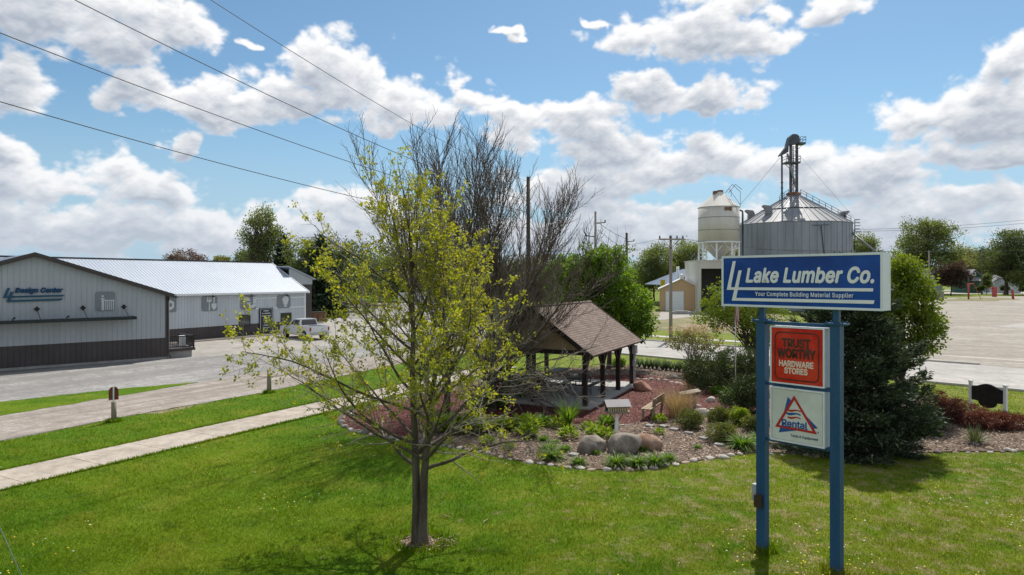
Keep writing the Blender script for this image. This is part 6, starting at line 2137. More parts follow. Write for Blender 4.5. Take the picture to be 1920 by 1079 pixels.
def blades(n, h, w, spread, arch, rg, base=0.06, seg=4, upright=0.2):
    """Tuft of strap leaves rising from a crown and arching over."""
    az = rg.random(n) * 2 * PI
    el = upright + rg.random(n) ** 0.8 * spread
    L = h * rg.uniform(0.65, 1.2, n)
    out = np.stack([np.cos(az), np.sin(az), np.zeros(n)], 1)
    sd = np.stack([-np.sin(az), np.cos(az), np.zeros(n)], 1)
    p = out * (rg.random(n) * base)[:, None]
    V = np.zeros((n, (seg + 1) * 2, 3))
    ang = el.copy()
    ww = w * rg.uniform(0.7, 1.3, n)
    tw = rg.uniform(-0.5, 0.5, n)
    for i in range(seg + 1):
        f = i / seg
        wd = ww * (0.75 + 0.9 * f - 1.6 * f * f) if i < seg else ww * 0.04
        s2 = sd * np.cos(tw)[:, None] + np.array([0, 0, 1]) * np.sin(tw)[:, None] * 0.5
        V[:, 2 * i] = p + s2 * wd[:, None] / 2
        V[:, 2 * i + 1] = p - s2 * wd[:, None] / 2
        dirn = out * np.sin(ang)[:, None] + np.array([0, 0, 1.0]) * np.cos(ang)[:, None]
        p = p + dirn * (L / seg)[:, None]
        ang = ang + arch / seg * rg.uniform(0.6, 1.4, n)
    V[..., 2] = np.maximum(V[..., 2], 0.008)
    F = []
    for i in range(seg):
        F.append(np.stack([np.arange(n) * (seg + 1) * 2 + q for q in (2 * i, 2 * i + 1, 2 * i + 3, 2 * i + 2)], 1))
    return V.reshape(-1, 3), np.concatenate(F)


def rosette(n, h, leafl, leafw, rg):
    """Low clump of broad leaves (hosta, peony shoots)."""
    az = rg.random(n) * 2 * PI
    el = rg.random(n) ** 0.7 * 1.25
    d = np.stack([np.cos(az) * np.sin(el), np.sin(az) * np.sin(el), np.cos(el)], 1)
    c = d * (h * rg.uniform(0.35, 1.0, n))[:, None]
    dd = d + np.stack([np.cos(az), np.sin(az), -0.3 + 0 * az], 1) * 0.5
    V, F = leaf_quads(c, dd, leafl * rg.uniform(0.7, 1.2, n), leafw * rg.uniform(0.7, 1.2, n), rg, 0.6)
    V[:, 2] = np.maximum(V[:, 2], 0.01)
    return V, F


PROTO = {}


def proto(key, maker, m):
    if key not in PROTO:
        V, F = maker()
        me_o = np_mesh(key, V, F, m)
        PROTO[key] = me_o.data
        bpy.data.objects.remove(me_o)
    return PROTO[key]


def plant(name, label, cat, X, Y, s, key, maker, m, rz=0.0, z=0.035, group=None, sz=None):
    o = bpy.data.objects.new(name, proto(key, maker, m))
    COL.objects.link(o)
    o.location = (X, Y, z); o.rotation_euler = (0, 0, rz); o.scale = (s, s, sz or s)
    return fin(o, label, cat, group)


def rock_data(key, seed, sx, sy, sz, m, sub=3, rough=0.20):
    if key in PROTO: return PROTO[key]
    rg = np.random.default_rng(seed)
    bm = bmesh.new()
    bmesh.ops.create_icosphere(bm, subdivisions=sub, radius=1.0)
    co = np.array([v.co[:] for v in bm.verts])
    d = np.ones(len(co))
    for o in range(3):
        for q in range(5):
            k = unit(rg.normal(size=3)) * (1.3 + 1.6 * o)
            d += rough / (1 + 1.3 * o) * 0.42 * np.sin(co @ k * 1.8 + rg.random() * 6)
    for q in range(5):                                   # worn flat faces
        nrm = unit(rg.normal(size=3) + np.array([0, 0, 0.3]))
        lim = rg.uniform(0.70, 0.92)
        h = (co * d[:, None]) @ nrm
        over = np.maximum(h - lim, 0)
        co = co - nrm[None] * (over / np.maximum(d, .1))[:, None] * 0.8
    co = co * d[:, None] * np.array([sx, sy, sz])
    co[:, 2] = np.maximum(co[:, 2], -0.35 * sz)
    co[:, 2] += 0.30 * sz
    for v, c in zip(bm.verts, co): v.co = c
    for f in bm.faces: f.smooth = True
    me = bpy.data.meshes.new(key)
    bm.to_mesh(me); bm.free()
    me.materials.append(m)
    PROTO[key] = me
    return me


def rock(name, label, X, Y, key, seed, dims, m, rz=0.0, s=1.0, z=0.03, group=None, cat="stone", sub=3, rough=0.2):
    o = bpy.data.objects.new(name, rock_data(key, seed, *dims, m, sub, rough))
    COL.objects.link(o)
    o.location = (X, Y, z); o.rotation_euler = (0, 0, rz)
    o.scale = s if hasattr(s, '__len__') else (s, s, s)
    return fin(o, label, cat, group)


# ================================================================== trees and shrubs where the photo has them
def px_env(px, D, blobs):
    """Crown ellipsoids given as frame (px, py, rx, ry[, dy]) at distance D -> local metres about the tree's foot."""
    out = []
    for b in blobs:
        c = at(b[0], b[1], D)
        k = D / FPX
        dy = b[4] if len(b) > 4 else 0.0
        out.append((c.x - (px - 960) / FPX * D, dy, c.z, b[2] * k, (b[2] * 0.9) * k, b[3] * k))
    return out


def tree_at(label, px, D, blobs, leafpx, mleaf, ncl, per, seed, trunk=None, name="leafy_tree", cat="tree", group=None, cr=None, mbark='bark_dark', openness=0.0, shell=0.45, limbs=26, asp=0.62, flat=0.2):
    k = D / FPX
    e = px_env(px, D, blobs)
    top = max(q[2] + q[5] for q in e)
    zb = min(q[2] - q[5] for q in e)
    h = max(zb + 0.35 * (top - zb), 0.4)
    return leafy(name, label, cat, (px - 960) / FPX * D, D, e, ncl, int(per * (3.4 if D > 90 else 1.15)), leafpx * k * (1.2 if D > 90 else 1.0), M[mleaf], trunk if trunk is not None else (h, top * 0.02), mbark, seed, group,
                 cr=cr if cr else np.mean([q[3] for q in e]) * 0.30, shell=shell, limbs=limbs, openness=openness, asp=asp, flat=flat)


def trees():
    spring_maple()
    x, y = G(838, 786)
    bare_tree("tall bare tree with upright twigs directly behind the young lawn tree", x, y, 11.3, 15, 13, 5, (0.03, 0.0), r0=0.15, twig_r=0.8)
    x, y = G(878, 774)
    bare_tree("spreading bare tree whose twigs fan over the pavilion roof", x + 1.0, y + 0.3, 10.8, 44, 22, 8, (0.11, 0.05), r0=0.17, twig_r=0.75)
    x, y = G(905, 768)
    bare_tree("low bare tree with pale drooping branches before the pavilion gable", x, y - 0.2, 6.6, 62, 13, 15, (0.30, -0.05), r0=0.15, droop=11, mtw='bark_pale')

    tree_at("dense bright green tree between the pavilion and the street", 1142, 43.0, [(1135, 545, 66, 68), (1170, 580, 56, 56), (1100, 525, 46, 46), (1128, 492, 42, 32), (1190, 600, 36, 36), (1080, 560, 50, 60), (1060, 510, 34, 36)],
            5.2, 'leaf_green', 520, 66, 31, trunk=(3.2, 0.17), cr=0.40, limbs=30, shell=0.6)
    tree_at("light green tree with open lower branches beside the flagpole", 1412, 44.0, [(1400, 560, 60, 52), (1365, 585, 50, 34), (1440, 590, 40, 50), (1345, 600, 34, 24), (1420, 625, 40, 26)],
            4.2, 'leaf_bright', 330, 48, 32, trunk=(2.0, 0.13, 2), cr=0.42, openness=0.4, limbs=40, mbark='bark_dark')
    tree_at("bright green tree rising behind the blue spruce", 1680, 29.0, [(1655, 545, 66, 56), (1705, 570, 46, 66), (1690, 520, 46, 38), (1728, 610, 36, 40), (1740, 640, 24, 28), (1640, 620, 50, 60), (1600, 590, 40, 50)],
            6.2, 'leaf_bright', 470, 48, 33, trunk=(2.2, 0.14), cr=0.36, openness=0.35, limbs=40)
    x, y = G(1612, 846)
    conifer("blue_spruce", "broad dark blue green spruce behind the pylon sign", x, y + 0.6, 6.3, 2.4, 41, M['needle'], nw=25, leaf=0.16, per=400, lat=16, power=0.48, upturn=0.3)
    # behind the stores
    tree_at("tall open spring tree above the white store roof", 492, 112, [(492, 440, 34, 44), (480, 470, 24, 26), (505, 460, 26, 36), (492, 410, 20, 18)], 3.0, 'leaf_far', 240, 16, 51, trunk=(11.0, 0.34), cr=1.1, openness=0.5, limbs=110)
    tree_at("rust coloured budding tree peeking over the white store roof", 347, 118, [(347, 488, 34, 18), (330, 492, 20, 12), (365, 492, 20, 12)], 2.2, 'leaf_brown', 190, 10, 52, trunk=(6.0, 0.3), cr=0.8, openness=0.4, limbs=120, mbark='bark_bare')
    tree_at("small yellow green treetop peeking over the white store roof", 417, 125, [(417, 496, 15, 12)], 2.6, 'leaf_far_pale', 60, 18, 53, trunk=(5.0, 0.2), cr=0.8)
    tree_at("dark round evergreen at the end of the store roof", 462, 118, [(464, 486, 17, 16)], 2.4, 'leaf_far_dark', 70, 22, 54, trunk=(4.0, 0.2), cr=0.8)
    conifer("spruce", "slender dark spruce beside the tall open tree behind the stores", (531 - 960) / FPX * 108, 108, zat(446, 108), 2.7, 55, M['needle_far'], nw=20, leaf=0.75, per=70, lat=14)
    tree_at("mid green tree behind the crossarm pole by the store annex", 570, 106, [(572, 490, 32, 40), (560, 520, 26, 30), (590, 475, 22, 24)], 2.8, 'leaf_far', 190, 26, 56, cr=1.0)
    conifer("spruce", "tall dark spruce behind the young lawn tree's leaves", (600 - 960) / FPX * 100, 100, zat(448, 100), 3.4, 57, M['needle_far'], nw=22, leaf=0.75, per=80, lat=15)
    back = [(625, 104, 500, 40, 62, 'leaf_far_dark'), (668, 120, 505, 46, 55, 'leaf_far_dark'), (712, 165, 512, 46, 46, 'leaf_far'), (756, 168, 510, 44, 46, 'leaf_far_dark'), (800, 172, 515, 44, 42, 'leaf_far'),
            (842, 168, 516, 42, 42, 'leaf_far_dark'), (884, 150, 522, 42, 40, 'leaf_far'), (925, 140, 522, 42, 42, 'leaf_far_dark'), (968, 135, 524, 44, 42, 'leaf_far_dark'), (1012, 130, 522, 40, 44, 'leaf_far'), (1052, 125, 520, 36, 42, 'leaf_far_dark')]
    for i, (px, D, py, rx, ry, m) in enumerate(back):
        tree_at("dark leafy tree in the tree line beyond the gravel yard", px, D, [(px, py, rx * .8, ry), (px - rx * .4, py + 14, rx * .6, ry * .6), (px + rx * .4, py + 10, rx * .6, ry * .7)], 3.0, m, 120, 26, 60 + i, group="tree line beyond the gravel yard", cr=0.013 * D)
    # beyond the garage
    tree_at("pale green willowy tree beyond the garage with a rounded top", 1226, 165, [(1222, 500, 28, 42), (1240, 492, 24, 34), (1210, 520, 22, 24)], 2.4, 'leaf_far', 200, 26, 81, cr=1.7, openness=0.2)
    tree_at("broad pale green tree behind the kerbside pole", 1282, 170, [(1280, 495, 34, 38), (1300, 490, 22, 34), (1262, 510, 24, 26)], 2.4, 'leaf_far', 210, 26, 82, cr=1.8, openness=0.2)
    tree_at("hazy low tree in the gap beyond the bright green tree", 1192, 230, [(1190, 520, 26, 18), (1172, 524, 18, 12)], 2.2, 'leaf_far', 70, 26, 83, cr=2.6)
    tree_at("pale tree glimpsed beneath the hopper bin", 1362, 175, [(1360, 480, 18, 26), (1385, 490, 20, 20)], 2.4, 'leaf_far_pale', 70, 22, 84, cr=1.8)
    tree_at("green treetop between the huge grain bin and the sign", 1618, 150, [(1608, 462, 24, 24), (1632, 468, 16, 22), (1614, 490, 34, 22)], 2.6, 'leaf_far', 150, 26, 85, cr=1.4)
    # across the lot
    tree_at("tall spreading tree across the lot, tallest on the skyline", 1742, 250, [(1738, 450, 44, 32), (1712, 468, 26, 26), (1768, 462, 28, 30), (1742, 494, 44, 28), (1728, 428, 26, 16), (1757, 436, 22, 18)], 2.5, 'leaf_far', 300, 28, 86, cr=2.3, openness=0.2, limbs=60)
    tree_at("round purple leaved tree beside the pale blue house", 1783, 225, [(1783, 514, 24, 20), (1770, 520, 16, 16), (1797, 520, 18, 17)], 2.2, 'leaf_purple', 150, 26, 87, cr=1.3)
    far = [(1690, 300, 500, 30, 24, 'leaf_far'), (1800, 300, 490, 28, 26, 'leaf_far_pale'), (1815, 290, 508, 26, 22, 'leaf_far_pale'), (1838, 310, 492, 28, 28, 'leaf_far'), (1866, 300, 490, 26, 30, 'leaf_far_dark'), (1700, 320, 515, 40, 20, 'leaf_far_dark'), (1850, 320, 510, 40, 20, 'leaf_far')]
    for i, (px, D, py, rx, ry, m) in enumerate(far):
        tree_at(("pale yellow green tree beyond the houses across the lot" if 'pale' in m else "green tree standing beyond the houses across the lot"), px, D, [(px, py, rx * .8, ry), (px - rx * .4, py + 8, rx * .6, ry * .6), (px + rx * .4, py + 6, rx * .6, ry * .7)], 2.3, m, 110, 26, 90 + i,
                group=("pale trees beyond the houses" if 'pale' in m else "trees beyond the houses"), cr=0.010 * D)
    conifer("spruce", "narrow dark spruce behind the green house", (1841 - 960) / FPX * 285, 285, zat(470, 285), 3.0, 98, M['needle_far'], nw=16, leaf=1.1, per=16, lat=10)
    tree_at("big leaning tree with a dark trunk beside the white cottage", 1886, 235, [(1896, 470, 38, 34), (1870, 490, 30, 26), (1915, 490, 30, 36), (1905, 450, 30, 18)], 2.4, 'leaf_far_dark', 260, 24, 99, trunk=(9.0, 0.7), cr=2.2, openness=0.4, limbs=90)
    tree_at("leafy tree at the edge of the far street beyond the cottage", 1932, 230, [(1936, 500, 34, 36), (1915, 520, 18, 16)], 2.4, 'leaf_far', 130, 26, 100, cr=2.0)
    tree_at("small green shrub tree in front of the green house", 1850, 250, [(1850, 528, 8, 12)], 2.0, 'leaf_far', 36, 26, 101, cr=0.8)
    for i, (px, w, lab) in enumerate(((1840, 8, "clipped round shrub before the green house porch"), (1884, 6, "clipped round shrub before the grey house"), (1917, 5, "clipped round shrub near the white cottage"))):
        tree_at(lab, px, 240, [(px, 541, w, 4)], 1.6, 'leaf_far_dark', 30, 26, 102 + i, name="round_shrub", cat="shrub", cr=0.5)
    # the horizon beyond everything: woods that read as one mass
    rg = np.random.default_rng(7)
    C = []
    for px in np.arange(-420, 2400, 9):
        D = rg.uniform(420, 560)
        h = rg.uniform(6, 12) + 2.5 * math.sin(px * 0.013)
        n = 130
        c = np.array([(px - 960) / FPX * D, D, h * 0.5]) + rg.normal(size=(n, 3)) * np.array([4.5, 6, h * 0.27])
        C.append(c)
    C = np.concatenate(C); C[:, 2] = np.abs(C[:, 2])
    V, F = leaf_quads(C, rg.normal(size=C.shape), rg.uniform(1.0, 2.2, len(C)), rg.uniform(0.8, 1.6, len(C)), rg)
    o = np_mesh("treeline", V, F, M['leaf_far']); o['kind'] = 'stuff'

    # garden shrubs
    x, y = G(1374, 742)
    leafy("yew_bush", "large dark rounded yew bush behind the flagpole", "shrub", x - 0.1, y + 1.2, [(0, 0, 0.95, 1.75, 1.3, 0.95), (0.9, .2, 1.2, 1.2, 1.1, 0.95), (-1.1, 0, 0.8, 0.9, 1, 0.75)], 420, 50, 0.13, M['yew'], (0.9, 0.06, 3), seed=111, cr=0.22, asp=0.28, shell=0.6, z0=0.03, limbs=40)
    x, y = G(1402, 782)
    leafy("yew_bush", "smaller dark juniper bush in front of the large yew bush", "shrub", x, y + 0.5, [(0, 0, 0.65, 0.85, 0.7, 0.75), (0.35, 0.1, 0.9, 0.6, .6, 0.65)], 240, 44, 0.11, M['yew'], (0.6, 0.04, 3), seed=112, cr=0.17, asp=0.28, shell=0.55, z0=0.03)
    x, y = G(1302, 702)
    t = leafy("viburnum", "multi stemmed garden shrub topped with pinkish flower heads", "shrub", x, y, [(0, 0, 2.05, 1.45, 1.1, 0.62), (-0.7, 0, 1.9, 0.8, .8, 0.5), (0.9, 0, 1.75, 0.75, .8, 0.6)], 150, 26, 0.12, M['bloom'], (1.1, 0.045, 6), 'bark_bare', 113, cr=0.24, openness=0.4, z0=0.03, limbs=70)
    rg = np.random.default_rng(3)
    a = rg.normal(size=(110, 3)) * np.array([0.8, 0.6, 0.14]) + np.array([0, -0.2, 2.62])
    idx = np.repeat(np.arange(90), 16)
    V, F = leaf_quads(a[idx] + rg.normal(size=(len(idx), 3)) * 0.045, rg.normal(size=(len(idx), 3)) + [0, 0, .6], 0.06, 0.05, rg)
    np_mesh("flower_heads", V, F, M['blossom'], t)
    for i, (px, py, w, h, lab) in enumerate(((1782, 786, 0.85, 0.78, "dark red barberry nearest the spruce"), (1822, 800, 0.95, 0.72, "broad dark red barberry between two spiky yuccas"), (1868, 812, 0.8, 0.55, "low dark red barberry below the black sign"), (1915, 812, 0.7, 0.50, "dark red barberry at the far end of the bed"))):
        x, y = G(px, py)
        leafy("barberry", lab, "shrub", x, y + 0.6, [(0, 0, h * 0.55, w, w * .8, h * 0.6), (-w * .4, 0, h * .5, w * .6, w * .6, h * .62), (w * .45, .1, h * .42, w * .6, w * .5, h * .5)], 210, 40, 0.055, M['barberry'], (0.3, 0.02, 5), seed=120 + i, group="barberries beside the black sign", cr=0.15, z0=0.03, limbs=50, asp=0.6)
    shr = [(1296, 808, 0.52, 0.62, 'shrub', "rounded fine leaved shrub beside the dry grass tuft"), (1350, 796, 0.42, 0.55, 'shrub', "yellowish shrub behind the rounded shrubs near the sign"), (1390, 800, 0.34, 0.62, 'strap_lime', "bright green bush close to the sign post"),
           (1360, 834, 0.55, 0.60, 'shrub', "spreading olive shrub closest to the sign in the mulch bed"), (1418, 812, 0.40, 0.55, 'shrub', "grey green bush half hidden by the blue sign post"), (1160, 690, 0.5, 0.5, 'leaf_green', "low green plant at the far pavilion corner"),
           (1345, 742, 0.34, 0.34, 'strap', "small leafy clump under the large yew bush"), (1748, 794, 0.5, 0.6, 'shrub', "pale green bush at the foot of the spruce")]
    for i, (px, py, w, h, m, lab) in enumerate(shr):
        x, y = G(px, py)
        leafy("garden_shrub", lab, "shrub", x, y + w * 0.6, [(0, 0, h * 0.5, w, w * .9, h * 0.52), (w * .3, -.1, h * .55, w * .6, w * .6, h * .5)], 130, 32, 0.07, M[m], (0.25, 0.02, 5), seed=140 + i, cr=0.12, z0=0.03, limbs=40, asp=0.45)


# ================================================================== the garden
def garden():
    rg = np.random.default_rng(77)
    day = lambda: blades(300, 0.46, 0.030, 0.95, 1.2, np.random.default_rng(1))
    day2 = lambda: blades(260, 0.42, 0.030, 1.0, 1.15, np.random.default_rng(2))
    hos = lambda: rosette(170, 0.26, 0.17, 0.085, np.random.default_rng(3))
    hos2 = lambda: rosette(170, 0.24, 0.13, 0.055, np.random.default_rng(4))
    iris = lambda: blades(70, 0.62, 0.034, 0.4, 0.5, np.random.default_rng(5))
    items = [  # px, py of the foot, width in px, kind, label
        (1158, 878, 38, 'day', "largest of the daylily clumps in front of the grey boulder"), (1196, 879, 36, 'day2', "daylily clump second along the edging stones before the boulders"), (1230, 876, 36, 'day', "daylily clump third along the edging stones before the boulders"), (1255, 869, 28, 'day2', "daylily clump before the orange tinted boulder"),
        (1086, 876, 26, 'day', "lone daylily clump by the edging stones"), (1037, 866, 38, 'day2', "wide daylily clump near the dark edging stones"), (1030, 850, 30, 'day', "daylily clump uphill of the wide one by the edging stones"), (1060, 850, 22, 'day2', "small dark daylily clump beside two others in the mulch"),
        (1020, 832, 22, 'day2', "small daylily clump alone in the open mulch"), (1042, 835, 14, 'day2', "tiny green tuft between daylily clumps"), (1067, 826, 28, 'hos2', "leafy green clump left of the grey boulder".replace("left of", "uphill of")), (990, 822, 32, 'hos', "bright hosta clump below the flat stones"),
        (992, 808, 32, 'hos', "taller hosta clump behind another by the flat stones"), (1045, 806, 24, 'hos2', "round green clump beside the flat edging stones"), (1066, 802, 46, 'iris', "broad spiky clump of strap leaves by the red mulch"), (1020, 800, 36, 'day2', "loose daylily clump by the red mulch edge"),
        (945, 810, 30, 'hos', "hosta clump at the red mulch edge under the lawn tree's branches"), (972, 802, 24, 'hos2', "low lime clump at the red mulch edge"), (1105, 810, 20, 'hos2', "small lime clump beside the stacked stones"), (1117, 822, 26, 'hos2', "lime green clump behind the grey boulder"), (1135, 828, 28, 'hos2', "lime green clump touching the bird feeder post"),
        (1140, 805, 26, 'hos', "dark green clump behind the bird feeder post"), (952, 846, 16, 'hos2', "sparse lime sprig near the edging stones"), (915, 838, 20, 'hos2', "sparse lime sprig beneath the lawn tree's branches"), (885, 815, 44, 'hos', "broad hosta clump seen through the lawn tree"), (846, 815, 40, 'hos', "pale hosta clump seen through the lawn tree"), (820, 812, 34, 'hos2', "lime hosta clump beside the lawn tree's trunk line"),
        (1237, 818, 14, 'hos2', "small green tuft in the open mulch by the bench"), (1310, 845, 14, 'day2', "small green tuft in the mulch near the sign"), (1238, 795, 18, 'hos2', "lime sprig by the bench foot"), (1395, 845, 44, 'day', "grassy clump beside the blue sign post"), (1425, 836, 34, 'day2', "grassy clump behind the blue sign post"),
        (1118, 856, 16, 'day2', "grass tuft at the foot of the grey boulder"), (1208, 850, 22, 'day2', "dry grass tuft between the two large boulders"), (1378, 752, 40, 'day2', "lily clump at the foot of the flagpole"), (1000, 735, 40, 'hos', "shaded clump by the pavilion's gable post"), (960, 752, 44, 'hos', "shaded hosta clump before the pavilion floor"), (912, 770, 44, 'hos', "deeply shaded clump below the drooping branches")]
    mk = {'day': (day, 'strap', 0.66), 'day2': (day2, 'strap', 0.62), 'hos': (hos, 'strap_lime', 0.44), 'hos2': (hos2, 'strap_lime', 0.38), 'iris': (iris, 'strap', 0.62)}
    for i, (px, py, w, kd, lab) in enumerate(items):
        x, y = G(px, py)
        f, m, wid = mk[kd]
        s = (w / FPX * y) / wid * 1.18
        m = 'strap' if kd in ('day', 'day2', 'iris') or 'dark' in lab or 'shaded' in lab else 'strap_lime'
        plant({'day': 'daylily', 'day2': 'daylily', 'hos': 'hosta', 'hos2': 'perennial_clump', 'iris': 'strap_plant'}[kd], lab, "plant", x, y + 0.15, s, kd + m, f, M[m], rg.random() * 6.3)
    # line of blue-green irises at the street side
    for i in range(13):
        px = 1192 + i * 8.5
        x, y = G(px, 690 + i * 0.95)
        plant("iris", "blue green iris in the row along the street lawn", "plant", x, y + rg.uniform(0, .5), rg.uniform(0.9, 1.25), 'iris_blue', iris, M['strap_blue'], rg.random() * 6, group="iris row along the street lawn")
    yuc = lambda: blades(120, 0.62, 0.035, 1.25, 0.15, np.random.default_rng(6), 0.08, 3, 0.05)
    for px, py, s, lab in ((1828, 834, 1.05, "spiky yucca in front of the red barberries"), (1762, 808, 0.95, "spiky yucca beside the spruce")):
        x, y = G(px, py)
        plant("yucca", lab, "plant", x, y, s, 'yucca', yuc, M['yucca'])
    x, y = G(1272, 786)
    V, F = blades(620, 1.3, 0.013, 0.55, 0.55, np.random.default_rng(9), 0.50, 5, 0.0)
    o = np_mesh("ornamental_grass", V, F, M['straw']); o.location = (x + 0.05, y + 0.35, 0.04); fin(o, "big tuft of dry tan ornamental grass beside the bench", "grass tuft")
    x, y = G(1292, 730)
    V, F = blades(160, 1.0, 0.014, 0.30, 0.25, np.random.default_rng(10), 0.3, 4, 0.0)
    o = np_mesh("ornamental_grass", V, F, M['straw']); o.location = (x, y, 0.04); fin(o, "thin pale tuft of dry grass behind the weathered pedestal", "grass tuft")
    # boulders
    x, y = G(1111, 852); rock("boulder", "grey granite boulder, smallest of the three by the bird feeder", x, y + 0.25, 'b1', 11, (0.50, 0.40, 0.46), M['boulder'], 0.3, cat="boulder", sub=4, rough=.14)
    x, y = G(1171, 855); rock("boulder", "largest grey granite boulder in front of the bird feeder post", x, y + 0.35, 'b2', 12, (0.56, 0.52, 0.52), M['boulder'], 0.8, cat="boulder", sub=4, rough=.14)
    x, y = G(1218, 848); rock("boulder", "orange tinted boulder beside the largest grey boulder", x - 0.05, y + 0.35, 'b3', 13, (0.58, 0.40, 0.38), M['boulder_pink'], 0.15, cat="boulder", sub=4, rough=.14)
    x, y = G(1203, 735); rock("boulder", "reddish sandstone boulder at the pavilion corner on red mulch", x, y + 0.2, 'b4', 14, (0.46, 0.40, 0.40), M['boulder_red'], 0.4, cat="boulder", sub=4, rough=.2)
    x, y = G(1319, 783); rock("boulder", "smooth pale boulder behind the rounded shrub", x, y + 0.2, 'b5', 15, (0.40, 0.30, 0.26), M['stone_pale'], -0.3, cat="boulder", sub=4, rough=.1)
    x, y = G(1333, 756); rock("boulder", "pale round stone beside the red mulch bend", x, y + 0.1, 'b6', 16, (0.24, 0.2, 0.2), M['stone_pale'], 0.6, cat="boulder", rough=.12)
    for i, (px, py, w, k_, lab) in enumerate(((1362, 752, 15, 'stone_tan', "tan flat stone at the red mulch bend"), (1374, 764, 14, 'stone_grey', "grey stone at the end of the red mulch"), (1337, 771, 10, 'stone_pale', "small pale stone touching the smooth pale boulder"), (1310, 765, 12, 'stone_pale', "pale stone at the base of the weathered pedestal"),
                                             (1135, 705, 14, 'stone_grey', "dark grey stone behind the pavilion posts"), (1761, 813, 10, 'stone_grey', "upper grey stone beside the spruce and yucca"), (1759, 825, 9, 'stone_grey', "lower grey stone beside the spruce and yucca"), (1832, 837, 14, 'stone_grey', "grey stone at the yucca's foot"),
                                             (1741, 846, 9, 'stone_tan', "tan stone at the lawn edge below the spruce"), (1860, 846, 13, 'stone_tan', "tan flat stone at the lawn edge of the far bed"), (1892, 848, 14, 'stone_pale', "pale flat stone at the lawn edge of the far bed"))):
        x, y = G(px, py)
        rock("garden_stone", lab, x, y + 0.1, 'gs' + k_, 30 + len(k_), (0.5, 0.42, 0.30), M[k_], rg.random() * 6, w / FPX * y * 1.0)
    # edging stones between bed and lawn
    kinds = ['stone_pale', 'stone_grey', 'stone_tan', 'stone_dark', 'stone_tan', 'stone_pale', 'stone_pale']
    def edging(pts, name, label, group, gap, smin, smax, dens=1.0):
        pts = [Vector(G(*p)) for p in pts]
        acc = 0.0
        for a, b in zip(pts[:-1], pts[1:]):
            L = (b - a).length
            d = acc
            while d < L:
                p = a.lerp(b, d / L)
                k_ = kinds[rg.integers(len(kinds))]
                v = rg.integers(3)
                s = rg.uniform(smin, smax)
                if rg.random() < dens:
                    rock(name, label, p.x + rg.normal() * 0.03, p.y + rg.normal() * 0.04, f'e{k_}{v}', 50 + int(v) * 7, (0.5, 0.40, 0.34), M[k_], rg.random() * 6.3, (s * rg.uniform(.9, 1.25), s * rg.uniform(.8, 1.1), s * rg.uniform(.6, 1.15)), -0.02, group, sub=2)
                d += s * gap
            acc = d - L
    edging([(640, 794), (668, 810), (720, 820), (775, 829), (840, 838), (905, 850), (955, 862), (1030, 873), (1105, 881), (1167, 882), (1217, 880), (1292, 867), (1340, 861), (1402, 850)], "edging_stone", "rounded fieldstone in the edging row between lawn and mulch bed", "edging stones along the lawn", 1.22, 0.18, 0.38)
    edging([(1445, 852), (1480, 853), (1560, 857), (1640, 853), (1720, 850), (1830, 849), (1940, 847)], "edging_stone", "small stone edging the lawn below the spruce and barberries", "edging stones below the spruce", 2.0, 0.15, 0.28)
    edging([(955, 801), (985, 805), (1010, 800)], "flat_stone", "flat stone in the low border among the hostas", "flat stones among the hostas", 1.1, 0.22, 0.36)
    edging([(1090, 806), (1098, 815), (1110, 803), (1150, 800), (1200, 797), (1240, 791)], "border_stone", "small stone bordering the red mulch near the bird feeder", "stones bordering the red mulch", 1.3, 0.16, 0.30)
    edging([(636, 790), (652, 779), (690, 768), (740, 752), (800, 735), (840, 726)], "border_stone", "stone bordering the red mulch path beside the walk", "stones bordering the path near the walk", 1.8, 0.18, 0.34)
    edging([(1195, 712), (1230, 714), (1262, 718), (1300, 728)], "border_stone", "stone in the low wall behind the red mulch", "low wall stones behind the red mulch", 1.15, 0.24, 0.44)
    edging([(1200, 700), (1240, 703), (1290, 712), (1320, 722)], "border_stone", "stone scattered in the bed along the street lawn", "stones scattered by the street lawn", 2.0, 0.2, 0.4)
    for i, (px, py) in enumerate(((1244, 803), (1264, 809), (1291, 816), (1319, 826), (1348, 838), (1076, 857), (1218, 802))):
        x, y = G(px, py)
        mb = MB(); mb.prism_xz(rrect(-0.15, 0.15, -0.02, 0.06, 0.02, 2), -0.11, 0.11)
        o = mb.build("paver_block", M['foundation']); o.location = (x, y, 0.05); o.rotation_euler = (R(rg.uniform(-5, 5)), 0, R(-35) + rg.uniform(-.4, .4))
        fin(o, "grey paver block in the diagonal row of stepping blocks across the mulch", "paver", "stepping blocks across the mulch")
    # bench
    bx, by = G(1203, 790)
    t = thing("garden_bench", "weathered wooden bench on the red mulch beside the dry grass", "bench", (bx, by, 0.045), R(64))
    LB = 1.65
    mb = MB()
    for y in (-0.05, -0.19, -0.33): mb.box(-0.1, LB, y - 0.125 + .06, y + 0.06, 0.43, 0.47)
    mb.build("seat", M['bench_wood'], t)
    mb = MB()
    for z0, z1 in ((0.56, 0.72), (0.735, 0.88)):
        mb.add([(-0.1, -0.42 - .02 * (z0 > .7), z0), (LB, -0.42 - .02 * (z0 > .7), z0), (LB, -0.47 - .02 * (z0 > .7), z1), (-0.1, -0.47 - .02 * (z0 > .7), z1), (-0.1, -0.46 - .02 * (z0 > .7), z0), (LB, -0.46 - .02 * (z0 > .7), z0), (LB, -0.51 - .02 * (z0 > .7), z1), (-0.1, -0.51 - .02 * (z0 > .7), z1)],
               [(0, 1, 2, 3), (7, 6, 5, 4), (3, 2, 6, 7), (0, 4, 5, 1), (0, 3, 7, 4), (1, 5, 6, 2)])
    mb.build("backrest", M['bench_wood'], t)
